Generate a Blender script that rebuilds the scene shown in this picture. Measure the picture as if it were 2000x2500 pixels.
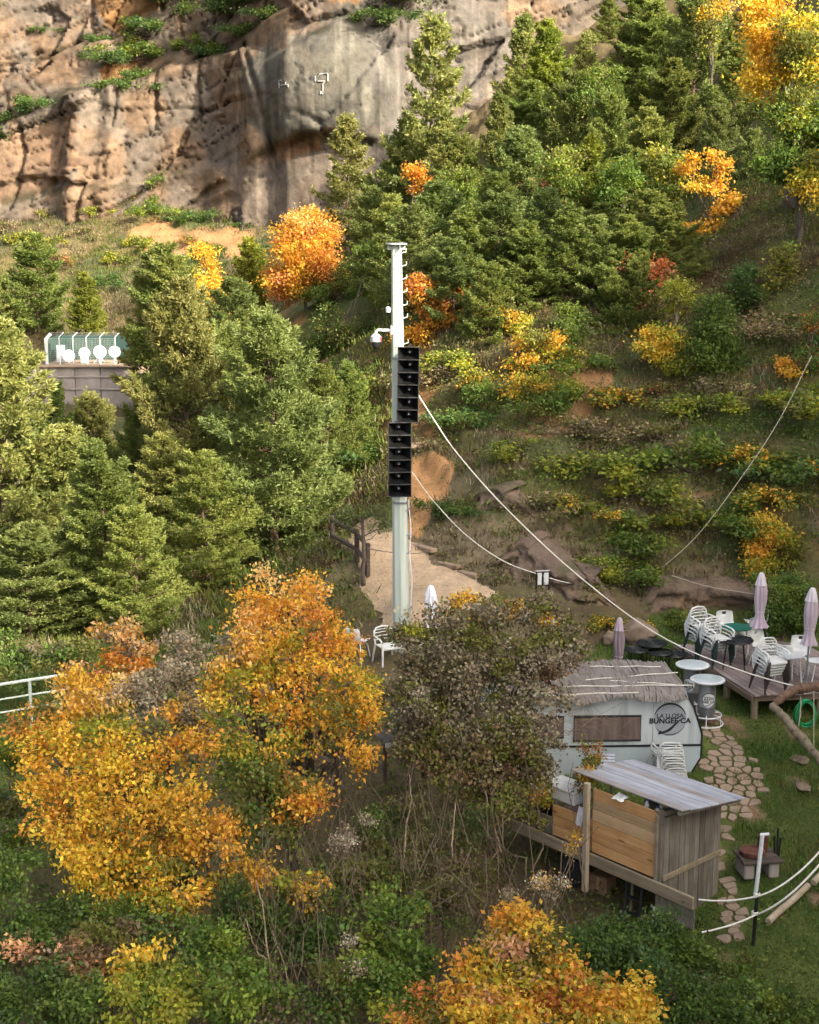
import bpy, math, random
import numpy as np
from mathutils import Vector, Matrix, Euler

SC = bpy.context.scene
for _o in list(bpy.data.objects):
    bpy.data.objects.remove(_o)
COL = SC.collection
R = math.radians
rng = np.random.default_rng(7)
random.seed(7)

# ------------------------------------------------------------------ camera, sky, sun, exposure
FPX, PITCH, CAMZ = 3600.0, R(10.74), 11.0
cam_d = bpy.data.cameras.new("camera")
cam = bpy.data.objects.new("camera", cam_d)
COL.objects.link(cam)
cam.location = (0, 0, CAMZ)
cam.rotation_euler = (R(90) - PITCH, 0, 0)
cam_d.sensor_fit = 'VERTICAL'
cam_d.sensor_height = 36.0
cam_d.lens = 36.0 * FPX / 2500.0
cam_d.clip_start = 0.5
cam_d.clip_end = 2000
SC.camera = cam

SUN_AZ, SUN_EL = R(131), R(30)          # azimuth clockwise from +Y
world = bpy.data.worlds.new("World")
SC.world = world
world.use_nodes = True
wn = world.node_tree
wn.nodes.clear()
_out = wn.nodes.new("ShaderNodeOutputWorld")
_bg = wn.nodes.new("ShaderNodeBackground")
_sky = wn.nodes.new("ShaderNodeTexSky")
_sky.sky_type = 'NISHITA'
_sky.sun_disc = False
_sky.sun_elevation = SUN_EL
_sky.sun_rotation = SUN_AZ
_sky.air_density = 0.7
_sky.dust_density = 6.0
_sky.ozone_density = 0.2
_bg.inputs['Strength'].default_value = 0.15
_hs = wn.nodes.new("ShaderNodeHueSaturation")       # sky desaturated, which takes blue out of the shade
_hs.inputs['Saturation'].default_value = 0.55
wn.links.new(_sky.outputs[0], _hs.inputs['Color'])
wn.links.new(_hs.outputs[0], _bg.inputs[0])
wn.links.new(_bg.outputs[0], _out.inputs[0])

sun_d = bpy.data.lights.new("sun", 'SUN')
sun_d.energy = 3.7
sun_d.angle = R(1.0)
sun_d.color = (1.0, 0.90, 0.74)
sun = bpy.data.objects.new("sun", sun_d)
COL.objects.link(sun)
_sv = Vector((math.sin(SUN_AZ) * math.cos(SUN_EL), math.cos(SUN_AZ) * math.cos(SUN_EL), math.sin(SUN_EL)))
sun.rotation_euler = _sv.to_track_quat('Z', 'Y').to_euler()
sun.location = (40, -20, 60)

SC.view_settings.view_transform = 'Standard'
SC.view_settings.look = 'None'
SC.view_settings.gamma = 1.0
SC.view_settings.use_curve_mapping = False
SC.view_settings.exposure = 1.95
SC.render.engine = 'CYCLES'
SC.cycles.max_bounces = 9
SC.cycles.diffuse_bounces = 6
SC.cycles.transmission_bounces = 5
SC.cycles.glossy_bounces = 2
SC.cycles.use_denoising = True

# ------------------------------------------------------------------ helpers: pixels of the 2000x2500 photograph to places
FW = Vector((0, math.cos(PITCH), -math.sin(PITCH)))
UP = Vector((0, math.sin(PITCH), math.cos(PITCH)))

def U(px, py, depth):
    a, b = (px - 1000) / FPX, (py - 1250) / FPX
    d = FW - UP * b
    return Vector((a * depth, d.y * depth, CAMZ + d.z * depth))

def PZ(px, py, z):
    a, b = (px - 1000) / FPX, (py - 1250) / FPX
    d = FW - UP * b
    t = (z - CAMZ) / d.z
    return Vector((a * t, d.y * t, z))

def sm(a, b, x):
    t = np.clip((np.asarray(x, float) - a) / (b - a), 0, 1)
    return t * t * (3 - 2 * t)

def _hash(ix, iy, seed):
    h = (ix.astype(np.int64) * 374761393 + iy.astype(np.int64) * 668265263 + seed * 974711) & 0xFFFFFFFF
    h = ((h ^ (h >> 13)) * 1274126177) & 0xFFFFFFFF
    h = h ^ (h >> 16)
    return (h & 0xFFFF) / 65535.0

def vnoise(x, y, seed=0):
    x = np.asarray(x, float); y = np.asarray(y, float)
    ix = np.floor(x); iy = np.floor(y)
    fx = x - ix; fy = y - iy
    fx = fx * fx * (3 - 2 * fx); fy = fy * fy * (3 - 2 * fy)
    a = _hash(ix, iy, seed); b = _hash(ix + 1, iy, seed)
    c = _hash(ix, iy + 1, seed); d = _hash(ix + 1, iy + 1, seed)
    return (a * (1 - fx) + b * fx) * (1 - fy) + (c * (1 - fx) + d * fx) * fy

def fbm(x, y, seed=0, octv=4, lac=2.1, gain=0.5):
    s = 0; a = 1; t = 0
    for k in range(octv):
        s = s + a * vnoise(x, y, seed + 17 * k); t += a
        x = np.asarray(x) * lac + 3.7; y = np.asarray(y) * lac + 1.3; a *= gain
    return s / t

def inpoly(x, y, poly):
    x = np.asarray(x, float); y = np.asarray(y, float)
    r = np.zeros(x.shape, bool)
    n = len(poly)
    for i in range(n):
        x1, y1 = poly[i][0], poly[i][1]
        x2, y2 = poly[(i + 1) % n][0], poly[(i + 1) % n][1]
        c = ((y1 > y) != (y2 > y)) & (x < (x2 - x1) * (y - y1) / (y2 - y1 + 1e-12) + x1)
        r ^= c
    return r

# ------------------------------------------------------------------ helpers: objects
def tag(o, label=None, cat=None, group=None, kind=None):
    if label: o["label"] = label
    if cat: o["category"] = cat
    if group: o["group"] = group
    if kind: o["kind"] = kind
    return o

def thing(name, label, cat, loc=(0, 0, 0), rotz=0.0, group=None):
    o = bpy.data.objects.new(name, None)
    COL.objects.link(o)
    o.location = loc
    o.rotation_euler = (0, 0, rotz)
    o.empty_display_size = 0.2
    return tag(o, label, cat, group)

def link(name, me, parent=None, loc=None, rot=None, scale=None):
    o = bpy.data.objects.new(name, me)
    COL.objects.link(o)
    if parent is not None: o.parent = parent
    if loc is not None: o.location = loc
    if rot is not None: o.rotation_euler = rot
    if scale is not None: o.scale = scale
    return o

def kids(o):
    return [c for c in bpy.data.objects if c.parent == o]

def dup(root, loc=None, rot=None, scale=None, label=None, group=None):
    r = root.copy(); COL.objects.link(r)
    if loc is not None: r.location = loc
    if rot is not None: r.rotation_euler = rot
    if scale is not None: r.scale = scale
    if label: r["label"] = label
    if group: r["group"] = group
    for ch in root.children:
        c = ch.copy(); COL.objects.link(c); c.parent = r
        for g in ch.children:
            d = g.copy(); COL.objects.link(d); d.parent = c
    return r

def np_mesh(name, V, F, mat=None, col=None, smooth=False):
    """V (n,3); F (m,k) with a fixed k; col (n,3) per vertex"""
    V = np.asarray(V, np.float32); F = np.asarray(F, np.int32)
    me = bpy.data.meshes.new(name)
    m, k = F.shape
    me.vertices.add(len(V)); me.vertices.foreach_set("co", V.ravel())
    me.loops.add(m * k); me.loops.foreach_set("vertex_index", F.ravel())
    me.polygons.add(m)
    me.polygons.foreach_set("loop_start", np.arange(0, m * k, k, dtype=np.int32))
    if smooth: me.polygons.foreach_set("use_smooth", np.ones(m, bool))
    me.update(calc_edges=True)
    if col is not None:
        c = np.ones((len(V), 4), np.float32); c[:, :3] = col
        at = me.color_attributes.new("col", 'FLOAT_COLOR', 'POINT')
        at.data.foreach_set("color", c.ravel())
    if mat is not None: me.materials.append(mat)
    return me

def grid_faces(nu, nv):
    i = np.arange(nu - 1)[:, None] * nv + np.arange(nv - 1)[None, :]
    i = i.ravel()
    return np.stack([i, i + nv, i + nv + 1, i + 1], 1)

class MB:
    """collects shapes, then becomes one mesh"""
    def __init__(self): self.v = []; self.f = []; self.s = []
    def add(self, V, F, smooth=False):
        o = len(self.v)
        self.v += [tuple(p) for p in V]
        for q in F:
            self.f.append([i + o for i in q]); self.s.append(smooth)
        return self
    def box(self, c, s, rot=None, ch=0.0):
        hx, hy, hz = s[0] / 2, s[1] / 2, s[2] / 2
        c = Vector(c)
        M = rot if isinstance(rot, Matrix) else (Euler(rot).to_matrix() if rot else Matrix.Identity(3))
        if ch <= 0:
            V = [Vector((x * hx, y * hy, z * hz)) for z in (-1, 1) for y in (-1, 1) for x in (-1, 1)]
            F = [(0, 2, 3, 1), (4, 5, 7, 6), (0, 1, 5, 4), (2, 6, 7, 3), (0, 4, 6, 2), (1, 3, 7, 5)]
        else:
            V = []; idx = {}
            for x in (-1, 1):
                for y in (-1, 1):
                    for z in (-1, 1):
                        for a in range(3):
                            p = [x * hx, y * hy, z * hz]
                            for b in range(3):
                                if b != a: p[b] -= (x, y, z)[b] * ch
                            idx[(x, y, z, a)] = len(V); V.append(Vector(p))
            F = []
            for a in range(3):
                b, d = (a + 1) % 3, (a + 2) % 3
                for s0 in (-1, 1):
                    q = []
                    for sb, sd in ((-1, -1), (1, -1), (1, 1), (-1, 1)):
                        k = [0, 0, 0]; k[a] = s0; k[b] = sb; k[d] = sd
                        q.append(idx[(k[0], k[1], k[2], a)])
                    F.append(q if s0 > 0 else q[::-1])
                for sb in (-1, 1):
                    for sd in (-1, 1):
                        k0 = [0, 0, 0]; k1 = [0, 0, 0]
                        k0[a] = -1; k1[a] = 1
                        for k in (k0, k1): k[b] = sb; k[d] = sd
                        q = [idx[(*k0, b)], idx[(*k1, b)], idx[(*k1, d)], idx[(*k0, d)]]
                        F.append(q if sb * sd > 0 else q[::-1])
            for x in (-1, 1):
                for y in (-1, 1):
                    for z in (-1, 1):
                        q = [idx[(x, y, z, a)] for a in range(3)]
                        F.append(q if x * y * z > 0 else q[::-1])
        self.add([c + M @ p for p in V], F)
        return self
    def tube(self, pts, rad, sides=6, closed=False, cap=True, flat=1.0):
        pts = [Vector(p) for p in pts]
        n = len(pts)
        if not hasattr(rad, '__len__'): rad = [rad] * n
        V = []; F = []
        up = None
        for i in range(n):
            if closed: t = pts[(i + 1) % n] - pts[i - 1]
            else: t = pts[min(i + 1, n - 1)] - pts[max(i - 1, 0)]
            if t.length < 1e-9: t = Vector((0, 0, 1))
            t.normalize()
            if up is None:
                up = Vector((0, 0, 1)) if abs(t.z) < 0.9 else Vector((1, 0, 0))
            a = t.cross(up)
            if a.length < 1e-6: a = t.orthogonal()
            a.normalize(); b = a.cross(t); b.normalize(); up = b
            for k in range(sides):
                w = 2 * math.pi * k / sides
                V.append(pts[i] + a * (math.cos(w) * rad[i]) + b * (math.sin(w) * rad[i] * flat))
        m = n if closed else n - 1
        for i in range(m):
            j = (i + 1) % n
            for k in range(sides):
                l = (k + 1) % sides
                F.append((i * sides + k, i * sides + l, j * sides + l, j * sides + k))
        if cap and not closed:
            F.append(tuple(range(sides))[::-1]); F.append(tuple((n - 1) * sides + k for k in range(sides)))
        return self.add(V, F, True)
    def lathe(self, prof, seg=20, c=(0, 0, 0), wob=None):
        V = []; F = []
        n = len(prof)
        for i, (r, z) in enumerate(prof):
            for k in range(seg):
                w = 2 * math.pi * k / seg
                rr = r * (wob(i, w) if wob else 1)
                V.append((c[0] + rr * math.cos(w), c[1] + rr * math.sin(w), c[2] + z))
        for i in range(n - 1):
            for k in range(seg):
                l = (k + 1) % seg
                F.append((i * seg + k, i * seg + l, (i + 1) * seg + l, (i + 1) * seg + k))
        if prof[0][0] > 1e-4: F.append(tuple(range(seg))[::-1])
        if prof[-1][0] > 1e-4: F.append(tuple((n - 1) * seg + k for k in range(seg)))
        return self.add(V, F, True)
    def prism(self, poly, y0, y1):
        """polygon in (x,z), pushed from y0 to y1"""
        n = len(poly)
        V = [(p[0], y0, p[1]) for p in poly] + [(p[0], y1, p[1]) for p in poly]
        F = [tuple(range(n)), tuple(range(2 * n - 1, n - 1, -1))]
        for i in range(n):
            j = (i + 1) % n
            F.append((i, n + i, n + j, j))
        return self.add(V, F)
    def slab(self, poly, z0, z1):
        """polygon in (x,y), from z0 up to z1"""
        n = len(poly)
        V = [(p[0], p[1], z0) for p in poly] + [(p[0], p[1], z1) for p in poly]
        F = [tuple(range(n))[::-1], tuple(range(n, 2 * n))]
        for i in range(n):
            j = (i + 1) % n
            F.append((i, j, n + j, n + i))
        return self.add(V, F)
    def mesh(self, name, mat=None):
        me = bpy.data.meshes.new(name)
        me.from_pydata([tuple(p) for p in self.v], [], self.f)
        me.polygons.foreach_set("use_smooth", self.s)
        me.update()
        if any(self.s):
            try: me.set_sharp_from_angle(angle=R(42))
            except Exception: pass
        if mat is not None: me.materials.append(mat)
        return me
    def build(self, name, mat, parent=None, loc=None, rot=None):
        return link(name, self.mesh(name, mat), parent, loc, rot)

# ------------------------------------------------------------------ materials
def nt_new(name):
    m = bpy.data.materials.new(name); m.use_nodes = True
    t = m.node_tree; t.nodes.clear()
    o = t.nodes.new("ShaderNodeOutputMaterial")
    b = t.nodes.new("ShaderNodeBsdfPrincipled")
    t.links.new(b.outputs[0], o.inputs[0])
    return m, t, o, b

def N(t, typ, **kw):
    n = t.nodes.new(typ)
    for k, v in kw.items(): setattr(n, k, v)
    return n

def ramp(t, fac, stops):
    r = N(t, "ShaderNodeValToRGB")
    el = r.color_ramp.elements
    while len(el) < len(stops): el.new(0.5)
    for e, (p, c) in zip(el, stops):
        e.position = p; e.color = (*c, 1)
    t.links.new(fac, r.inputs[0])
    return r.outputs[0]

def mixc(t, fac, a, b, mode='MIX'):
    m = N(t, "ShaderNodeMix", data_type='RGBA', blend_type=mode)
    if isinstance(fac, (int, float)): m.inputs[0].default_value = fac
    else: t.links.new(fac, m.inputs[0])
    for s, i in ((a, 6), (b, 7)):
        if isinstance(s, tuple): m.inputs[i].default_value = (*s, 1)
        else: t.links.new(s, m.inputs[i])
    return m.outputs[2]

def coords(t, stretch=(1, 1, 1), rnd=True, kind='Object'):
    tc = N(t, "ShaderNodeTexCoord"); mp = N(t, "ShaderNodeMapping")
    t.links.new(tc.outputs[kind], mp.inputs[0])
    mp.inputs['Scale'].default_value = stretch
    if rnd:
        oi = N(t, "ShaderNodeObjectInfo"); mu = N(t, "ShaderNodeMath", operation='MULTIPLY')
        mu.inputs[1].default_value = 37.0
        t.links.new(oi.outputs['Random'], mu.inputs[0]); t.links.new(mu.outputs[0], mp.inputs['Location'])
    return mp.outputs[0]

def noise(t, vec, scale, detail=4, rough=0.55):
    n = N(t, "ShaderNodeTexNoise")
    n.inputs['Scale'].default_value = scale; n.inputs['Detail'].default_value = detail
    n.inputs['Roughness'].default_value = rough
    t.links.new(vec, n.inputs['Vector'])
    return n.outputs['Fac']

def bump(t, b, h, strength=0.4, dist=0.02):
    n = N(t, "ShaderNodeBump")
    n.inputs['Strength'].default_value = strength; n.inputs['Distance'].default_value = dist
    t.links.new(h, n.inputs['Height']); t.links.new(n.outputs[0], b.inputs['Normal'])

def M_basic(name, c1, c2, scale=6, rough=0.6, metal=0.0, bmp=0.1, stretch=(1, 1, 1), spec=0.4, c3=None):
    m, t, o, b = nt_new(name)
    v = coords(t, stretch)
    n = noise(t, v, scale, 5)
    st = [(0.32, c1), (0.68, c2)] if c3 is None else [(0.28, c1), (0.5, c2), (0.72, c3)]
    t.links.new(ramp(t, n, st), b.inputs['Base Color'])
    b.inputs['Roughness'].default_value = rough; b.inputs['Metallic'].default_value = metal
    b.inputs['Specular IOR Level'].default_value = spec
    if bmp > 0: bump(t, b, noise(t, v, scale * 5, 3), bmp, 0.01)
    return m

def M_wood(name, c1, c2, c3, axis=0, rough=0.75, var=0.35, grain=14):
    """plank wood: grain runs along one local axis, every plank with its own tone and knots"""
    m, t, o, b = nt_new(name)
    s = [1.0, 1.0, 1.0]; s[axis] = 0.07
    v = coords(t, tuple(s))
    n1 = noise(t, v, grain, 6, 0.65)
    v2 = coords(t, (1, 1, 1))
    n2 = noise(t, v2, 2.2, 3)
    c = ramp(t, n1, [(0.3, c1), (0.52, c2), (0.72, c3)])
    c = mixc(t, 0.35, c, ramp(t, n2, [(0.3, c1), (0.7, c3)]))
    oi = N(t, "ShaderNodeObjectInfo")
    mr = N(t, "ShaderNodeMapRange"); mr.inputs['To Min'].default_value = 1 - var; mr.inputs['To Max'].default_value = 1 + var
    t.links.new(oi.outputs['Random'], mr.inputs['Value'])
    hs = N(t, "ShaderNodeHueSaturation"); t.links.new(mr.outputs[0], hs.inputs['Value']); t.links.new(c, hs.inputs['Color'])
    kv = coords(t, tuple(0.35 if i == axis else 1.2 for i in range(3)))
    vo = N(t, "ShaderNodeTexVoronoi"); vo.inputs['Scale'].default_value = 3.0
    t.links.new(kv, vo.inputs['Vector'])
    kr = ramp(t, vo.outputs['Distance'], [(0.05, (0.35, 0.28, 0.22)), (0.12, (1, 1, 1))])
    t.links.new(mixc(t, 0.8, hs.outputs[0], kr, 'MULTIPLY'), b.inputs['Base Color'])
    b.inputs['Roughness'].default_value = rough
    b.inputs['Specular IOR Level'].default_value = 0.25
    bump(t, b, n1, 0.35, 0.006)
    return m

def M_leaf(name, trans=0.3, rough=0.55, var=0.18, huevar=0.0, spec=0.25):
    m, t, o, b = nt_new(name)
    at = N(t, "ShaderNodeAttribute", attribute_name="col")
    oi = N(t, "ShaderNodeObjectInfo")
    mr = N(t, "ShaderNodeMapRange"); mr.inputs['To Min'].default_value = 1 - var; mr.inputs['To Max'].default_value = 1 + var
    t.links.new(oi.outputs['Random'], mr.inputs['Value'])
    hs = N(t, "ShaderNodeHueSaturation")
    t.links.new(mr.outputs[0], hs.inputs['Value']); t.links.new(at.outputs['Color'], hs.inputs['Color'])
    if huevar:
        mu = N(t, "ShaderNodeMath", operation='MULTIPLY'); mu.inputs[1].default_value = 7.31
        fr = N(t, "ShaderNodeMath", operation='FRACT')
        t.links.new(oi.outputs['Random'], mu.inputs[0]); t.links.new(mu.outputs[0], fr.inputs[0])
        m2 = N(t, "ShaderNodeMapRange"); m2.inputs['To Min'].default_value = 0.5 - huevar; m2.inputs['To Max'].default_value = 0.5 + huevar
        t.links.new(fr.outputs[0], m2.inputs['Value']); t.links.new(m2.outputs[0], hs.inputs['Hue'])
    t.links.new(hs.outputs[0], b.inputs['Base Color'])
    b.inputs['Roughness'].default_value = rough; b.inputs['Specular IOR Level'].default_value = spec
    tr = N(t, "ShaderNodeBsdfTranslucent")
    h2 = N(t, "ShaderNodeHueSaturation"); h2.inputs['Value'].default_value = 1.5; h2.inputs['Saturation'].default_value = 1.05
    t.links.new(hs.outputs[0], h2.inputs['Color']); t.links.new(h2.outputs[0], tr.inputs[0])
    mx = N(t, "ShaderNodeMixShader"); mx.inputs[0].default_value = trans
    t.links.new(b.outputs[0], mx.inputs[1]); t.links.new(tr.outputs[0], mx.inputs[2])
    t.links.new(mx.outputs[0], o.inputs[0])
    return m

def M_rock(name, fine=5.0, bmp=0.5):
    """vertex colour broken up by grain, pits and streaks"""
    m, t, o, b = nt_new(name)
    at = N(t, "ShaderNodeAttribute", attribute_name="col")
    v = coords(t, (1, 1, 1), rnd=False)
    n1 = noise(t, v, fine, 8, 0.7)
    n2 = noise(t, v, fine * 0.18, 5, 0.6)
    k = ramp(t, n1, [(0.25, (0.62, 0.60, 0.58)), (0.5, (1, 1, 1)), (0.75, (1.32, 1.28, 1.22))])
    k2 = ramp(t, n2, [(0.3, (0.82, 0.80, 0.80)), (0.7, (1.18, 1.14, 1.08))])
    c = mixc(t, 1.0, at.outputs['Color'], k, 'MULTIPLY')
    c = mixc(t, 1.0, c, k2, 'MULTIPLY')
    t.links.new(c, b.inputs['Base Color'])
    b.inputs['Roughness'].default_value = 0.92; b.inputs['Specular IOR Level'].default_value = 0.15
    bump(t, b, n1, bmp, 0.12)
    return m

MAT = {}
MAT['galv'] = M_basic("galvanised_steel", (0.28, 0.33, 0.27), (0.46, 0.50, 0.43), 5, 0.6, 0.0, 0.05, (1, 1, 0.06), 0.35, (0.40, 0.42, 0.36))
MAT['steel_dark'] = M_basic("dark_steel", (0.010, 0.012, 0.011), (0.025, 0.026, 0.024), 8, 0.5, 0.4)
MAT['black_paint'] = M_basic("black_painted_metal", (0.003, 0.003, 0.003), (0.007, 0.007, 0.007), 7, 0.45, 0.0, 0.05)
MAT['horn_edge'] = M_basic("horn_edge_black", (0.022, 0.022, 0.022), (0.05, 0.049, 0.047), 7, 0.4)
MAT['white_paint'] = M_basic("white_paint", (0.48, 0.49, 0.48), (0.62, 0.62, 0.60), 4, 0.45, 0, 0.03)
MAT['white_plastic'] = M_basic("white_plastic", (0.50, 0.50, 0.46), (0.64, 0.64, 0.60), 5, 0.4, 0, 0.02, (1, 1, 1), 0.5)
MAT['cream_plastic'] = M_basic("cream_plastic", (0.48, 0.46, 0.39), (0.58, 0.56, 0.48), 5, 0.45)
MAT['dark_leg'] = M_basic("dark_green_plastic", (0.012, 0.028, 0.024), (0.025, 0.045, 0.038), 6, 0.5)
MAT['brown_leg'] = M_basic("dark_brown_plastic", (0.035, 0.022, 0.018), (0.06, 0.04, 0.03), 6, 0.5)
MAT['grey_metal'] = M_basic("grey_metal", (0.22, 0.23, 0.24), (0.36, 0.37, 0.38), 5, 0.4, 0.5)
MAT['barrel'] = M_basic("brushed_grey_barrel", (0.16, 0.17, 0.18), (0.27, 0.28, 0.29), 4, 0.38, 0.6, 0.03, (1, 1, 0.1))
MAT['table_glass'] = M_basic("pale_table_top", (0.36, 0.42, 0.42), (0.48, 0.54, 0.53), 3, 0.3, 0.1)
MAT['green_top'] = M_basic("green_plastic", (0.004, 0.10, 0.065), (0.008, 0.14, 0.09), 4, 0.4)
MAT['mauve'] = M_basic("mauve_canvas", (0.36, 0.28, 0.32), (0.47, 0.39, 0.42), 3, 0.9, 0, 0.25, (1, 1, 0.3), 0.1)
MAT['mauve_pale'] = M_basic("faded_mauve_canvas", (0.50, 0.44, 0.46), (0.60, 0.54, 0.55), 3, 0.9, 0, 0.25, (1, 1, 0.3), 0.1)
MAT['mauve_dark'] = M_basic("dull_mauve_canvas", (0.19, 0.145, 0.16), (0.27, 0.21, 0.225), 3, 0.9, 0, 0.25, (1, 1, 0.3), 0.1)
MAT['white_canvas'] = M_basic("white_canvas", (0.60, 0.58, 0.62), (0.76, 0.74, 0.76), 3, 0.9, 0, 0.25, (1, 1, 0.3), 0.1)
MAT['caravan'] = M_basic("caravan_panel", (0.27, 0.30, 0.285), (0.44, 0.475, 0.46), 3.2, 0.38, 0.0, 0.05, (1, 1, 0.12), 0.5, (0.39, 0.43, 0.43))
MAT['caravan_low'] = M_basic("caravan_lower_panel", (0.31, 0.37, 0.37), (0.41, 0.46, 0.455), 1.6, 0.38, 0.0, 0.05, (1, 1, 0.35), 0.5)
MAT['rubber'] = M_basic("black_rubber", (0.006, 0.006, 0.007), (0.015, 0.015, 0.016), 8, 0.7)
MAT['window'] = M_basic("curtained_window", (0.09, 0.065, 0.055), (0.18, 0.135, 0.115), 9, 0.12, 0, 0.0, (1, 1, 0.12), 0.7)
MAT['ink'] = M_basic("black_print", (0.005, 0.006, 0.007), (0.010, 0.011, 0.013), 6, 0.6)
MAT['logo_grey'] = M_basic("logo_grey", (0.22, 0.245, 0.25), (0.27, 0.295, 0.30), 4, 0.5)
MAT['reed'] = M_basic("weathered_reed", (0.13, 0.108, 0.092), (0.29, 0.25, 0.215), 9, 0.9, 0, 0.3, (1, 0.1, 1), 0.1, (0.20, 0.165, 0.145))
MAT['rope'] = M_basic("pale_rope", (0.55, 0.52, 0.44), (0.72, 0.69, 0.60), 20, 0.8)
MAT['rope_dull'] = M_basic("dull_cable", (0.30, 0.27, 0.20), (0.42, 0.38, 0.28), 20, 0.8)
MAT['cable_dark'] = M_basic("dark_cable", (0.08, 0.07, 0.06), (0.14, 0.12, 0.10), 20, 0.8)
MAT['wood_orange'] = M_wood("fresh_orange_board", (0.40, 0.20, 0.075), (0.55, 0.30, 0.12), (0.64, 0.40, 0.19), 0, 0.7, 0.14, 9)
MAT['wood_tan'] = M_wood("tan_board", (0.30, 0.19, 0.09), (0.42, 0.28, 0.145), (0.50, 0.36, 0.21), 0, 0.75, 0.16, 9)
MAT['wood_grey'] = M_wood("weathered_board", (0.07, 0.060, 0.045), (0.14, 0.121, 0.092), (0.23, 0.202, 0.16), 2, 0.85, 0.25, 16)
MAT['wood_beam'] = M_wood("old_beam", (0.14, 0.105, 0.065), (0.24, 0.19, 0.12), (0.34, 0.28, 0.19), 0, 0.85, 0.12, 12)
MAT['wood_post'] = M_wood("pale_post", (0.22, 0.165, 0.10), (0.34, 0.27, 0.18), (0.44, 0.36, 0.26), 2, 0.85, 0.1, 12)
MAT['wood_roof'] = M_wood("silvered_roof_board", (0.19, 0.19, 0.20), (0.35, 0.36, 0.39), (0.46, 0.47, 0.51), 0, 0.6, 0.12, 11)  # weathered silver grey with the sky's blue tinge put into the colour
MAT['wood_roof_b'] = M_wood("browner_roof_board", (0.17, 0.135, 0.105), (0.30, 0.265, 0.24), (0.42, 0.40, 0.40), 0, 0.6, 0.12, 11)
MAT['wood_deck'] = M_wood("deck_board", (0.13, 0.095, 0.08), (0.23, 0.175, 0.15), (0.33, 0.27, 0.24), 1, 0.8, 0.2, 12)
MAT['wood_deck_d'] = M_wood("deck_beam", (0.09, 0.06, 0.04), (0.17, 0.12, 0.085), (0.25, 0.19, 0.14), 1, 0.85, 0.15, 12)
MAT['wood_dark'] = M_wood("dark_timber", (0.04, 0.03, 0.024), (0.085, 0.062, 0.047), (0.14, 0.105, 0.08), 0, 0.85, 0.15, 12)
MAT['log'] = M_basic("bare_log", (0.07, 0.052, 0.032), (0.20, 0.155, 0.10), 7, 0.9, 0, 0.8, (1, 1, 1), 0.15, (0.15, 0.13, 0.09))
MAT['log_red'] = M_basic("reddish_bark_log", (0.07, 0.035, 0.022), (0.17, 0.10, 0.062), 7, 0.9, 0, 0.5)
MAT['bark_pine'] = M_basic("pine_bark", (0.05, 0.036, 0.026), (0.13, 0.085, 0.055), 6, 0.95, 0, 0.6, (1, 1, 0.35), 0.1)
MAT['bark'] = M_basic("grey_brown_bark", (0.06, 0.047, 0.036), (0.15, 0.12, 0.09), 7, 0.95, 0, 0.5, (1, 1, 0.3), 0.1)
MAT['stem'] = M_basic("dry_stem", (0.14, 0.10, 0.06), (0.29, 0.22, 0.14), 4, 0.9, 0, 0.2, (1, 1, 0.3), 0.1)
MAT['stem_dark'] = M_basic("old_brown_stem", (0.055, 0.04, 0.026), (0.15, 0.115, 0.075), 4, 0.9, 0, 0.2, (1, 1, 0.3), 0.1)
MAT['chalk'] = M_basic("faded_chalk_paint", (0.24, 0.235, 0.21), (0.36, 0.35, 0.32), 6, 0.9)
MAT['card'] = M_basic("cardboard", (0.22, 0.13, 0.075), (0.29, 0.18, 0.105), 3, 0.85)
MAT['rust'] = M_basic("rusty_iron", (0.07, 0.025, 0.016), (0.15, 0.058, 0.033), 12, 0.85, 0.1, 0.4)
MAT['hose'] = M_basic("green_hose", (0.004, 0.16, 0.045), (0.008, 0.24, 0.07), 6, 0.35)
MAT['concrete'] = M_basic("stained_concrete", (0.20, 0.165, 0.14), (0.33, 0.285, 0.25), 1.2, 0.9, 0, 0.3, (1, 1, 0.5), 0.2)
MAT['stone'] = M_basic("sandstone_slab", (0.17, 0.12, 0.078), (0.28, 0.205, 0.14), 3, 0.9, 0, 0.35, (1, 1, 1), 0.2, (0.22, 0.16, 0.11))
MAT['boulder'] = M_basic("boulder", (0.11, 0.08, 0.055), (0.26, 0.185, 0.13), 2.6, 0.92, 0, 0.6, (1, 1, 1), 0.2)
MAT['dish'] = M_basic("white_dish", (0.76, 0.77, 0.76), (0.82, 0.82, 0.81), 2, 0.4)
MAT['mesh_green'] = M_basic("green_fence_screen", (0.012, 0.034, 0.028), (0.018, 0.046, 0.037), 5, 0.8)
MAT['lens'] = M_basic("dark_dome", (0.01, 0.01, 0.012), (0.02, 0.02, 0.022), 4, 0.12)
MAT['silver'] = M_basic("silver_housing", (0.42, 0.42, 0.44), (0.52, 0.52, 0.54), 4, 0.35, 0.3)
MAT['red'] = M_basic("red_tape", (0.30, 0.03, 0.04), (0.36, 0.05, 0.06), 4, 0.5)
MAT['blue'] = M_basic("blue_plate", (0.06, 0.10, 0.30), (0.08, 0.13, 0.36), 4, 0.5)
MAT['pine'] = M_leaf("pine_needles", 0.40, 0.5, 0.16, 0.014, 0.25)
MAT['leaf'] = M_leaf("leaves", 0.42, 0.55, 0.10, 0.008)
MAT['dry'] = M_leaf("dry_growth", 0.2, 0.8, 0.08, 0.0, 0.1)
MAT['rock'] = M_rock("cliff_rock", 2.2, 0.8)
MAT['rockface'] = M_rock("slope_rock", 7.0, 0.9)
MAT['soil'] = M_rock("hill_ground", 9.0, 0.6)
MAT['sand'] = M_rock("sandy_path", 14.0, 0.35)

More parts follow.
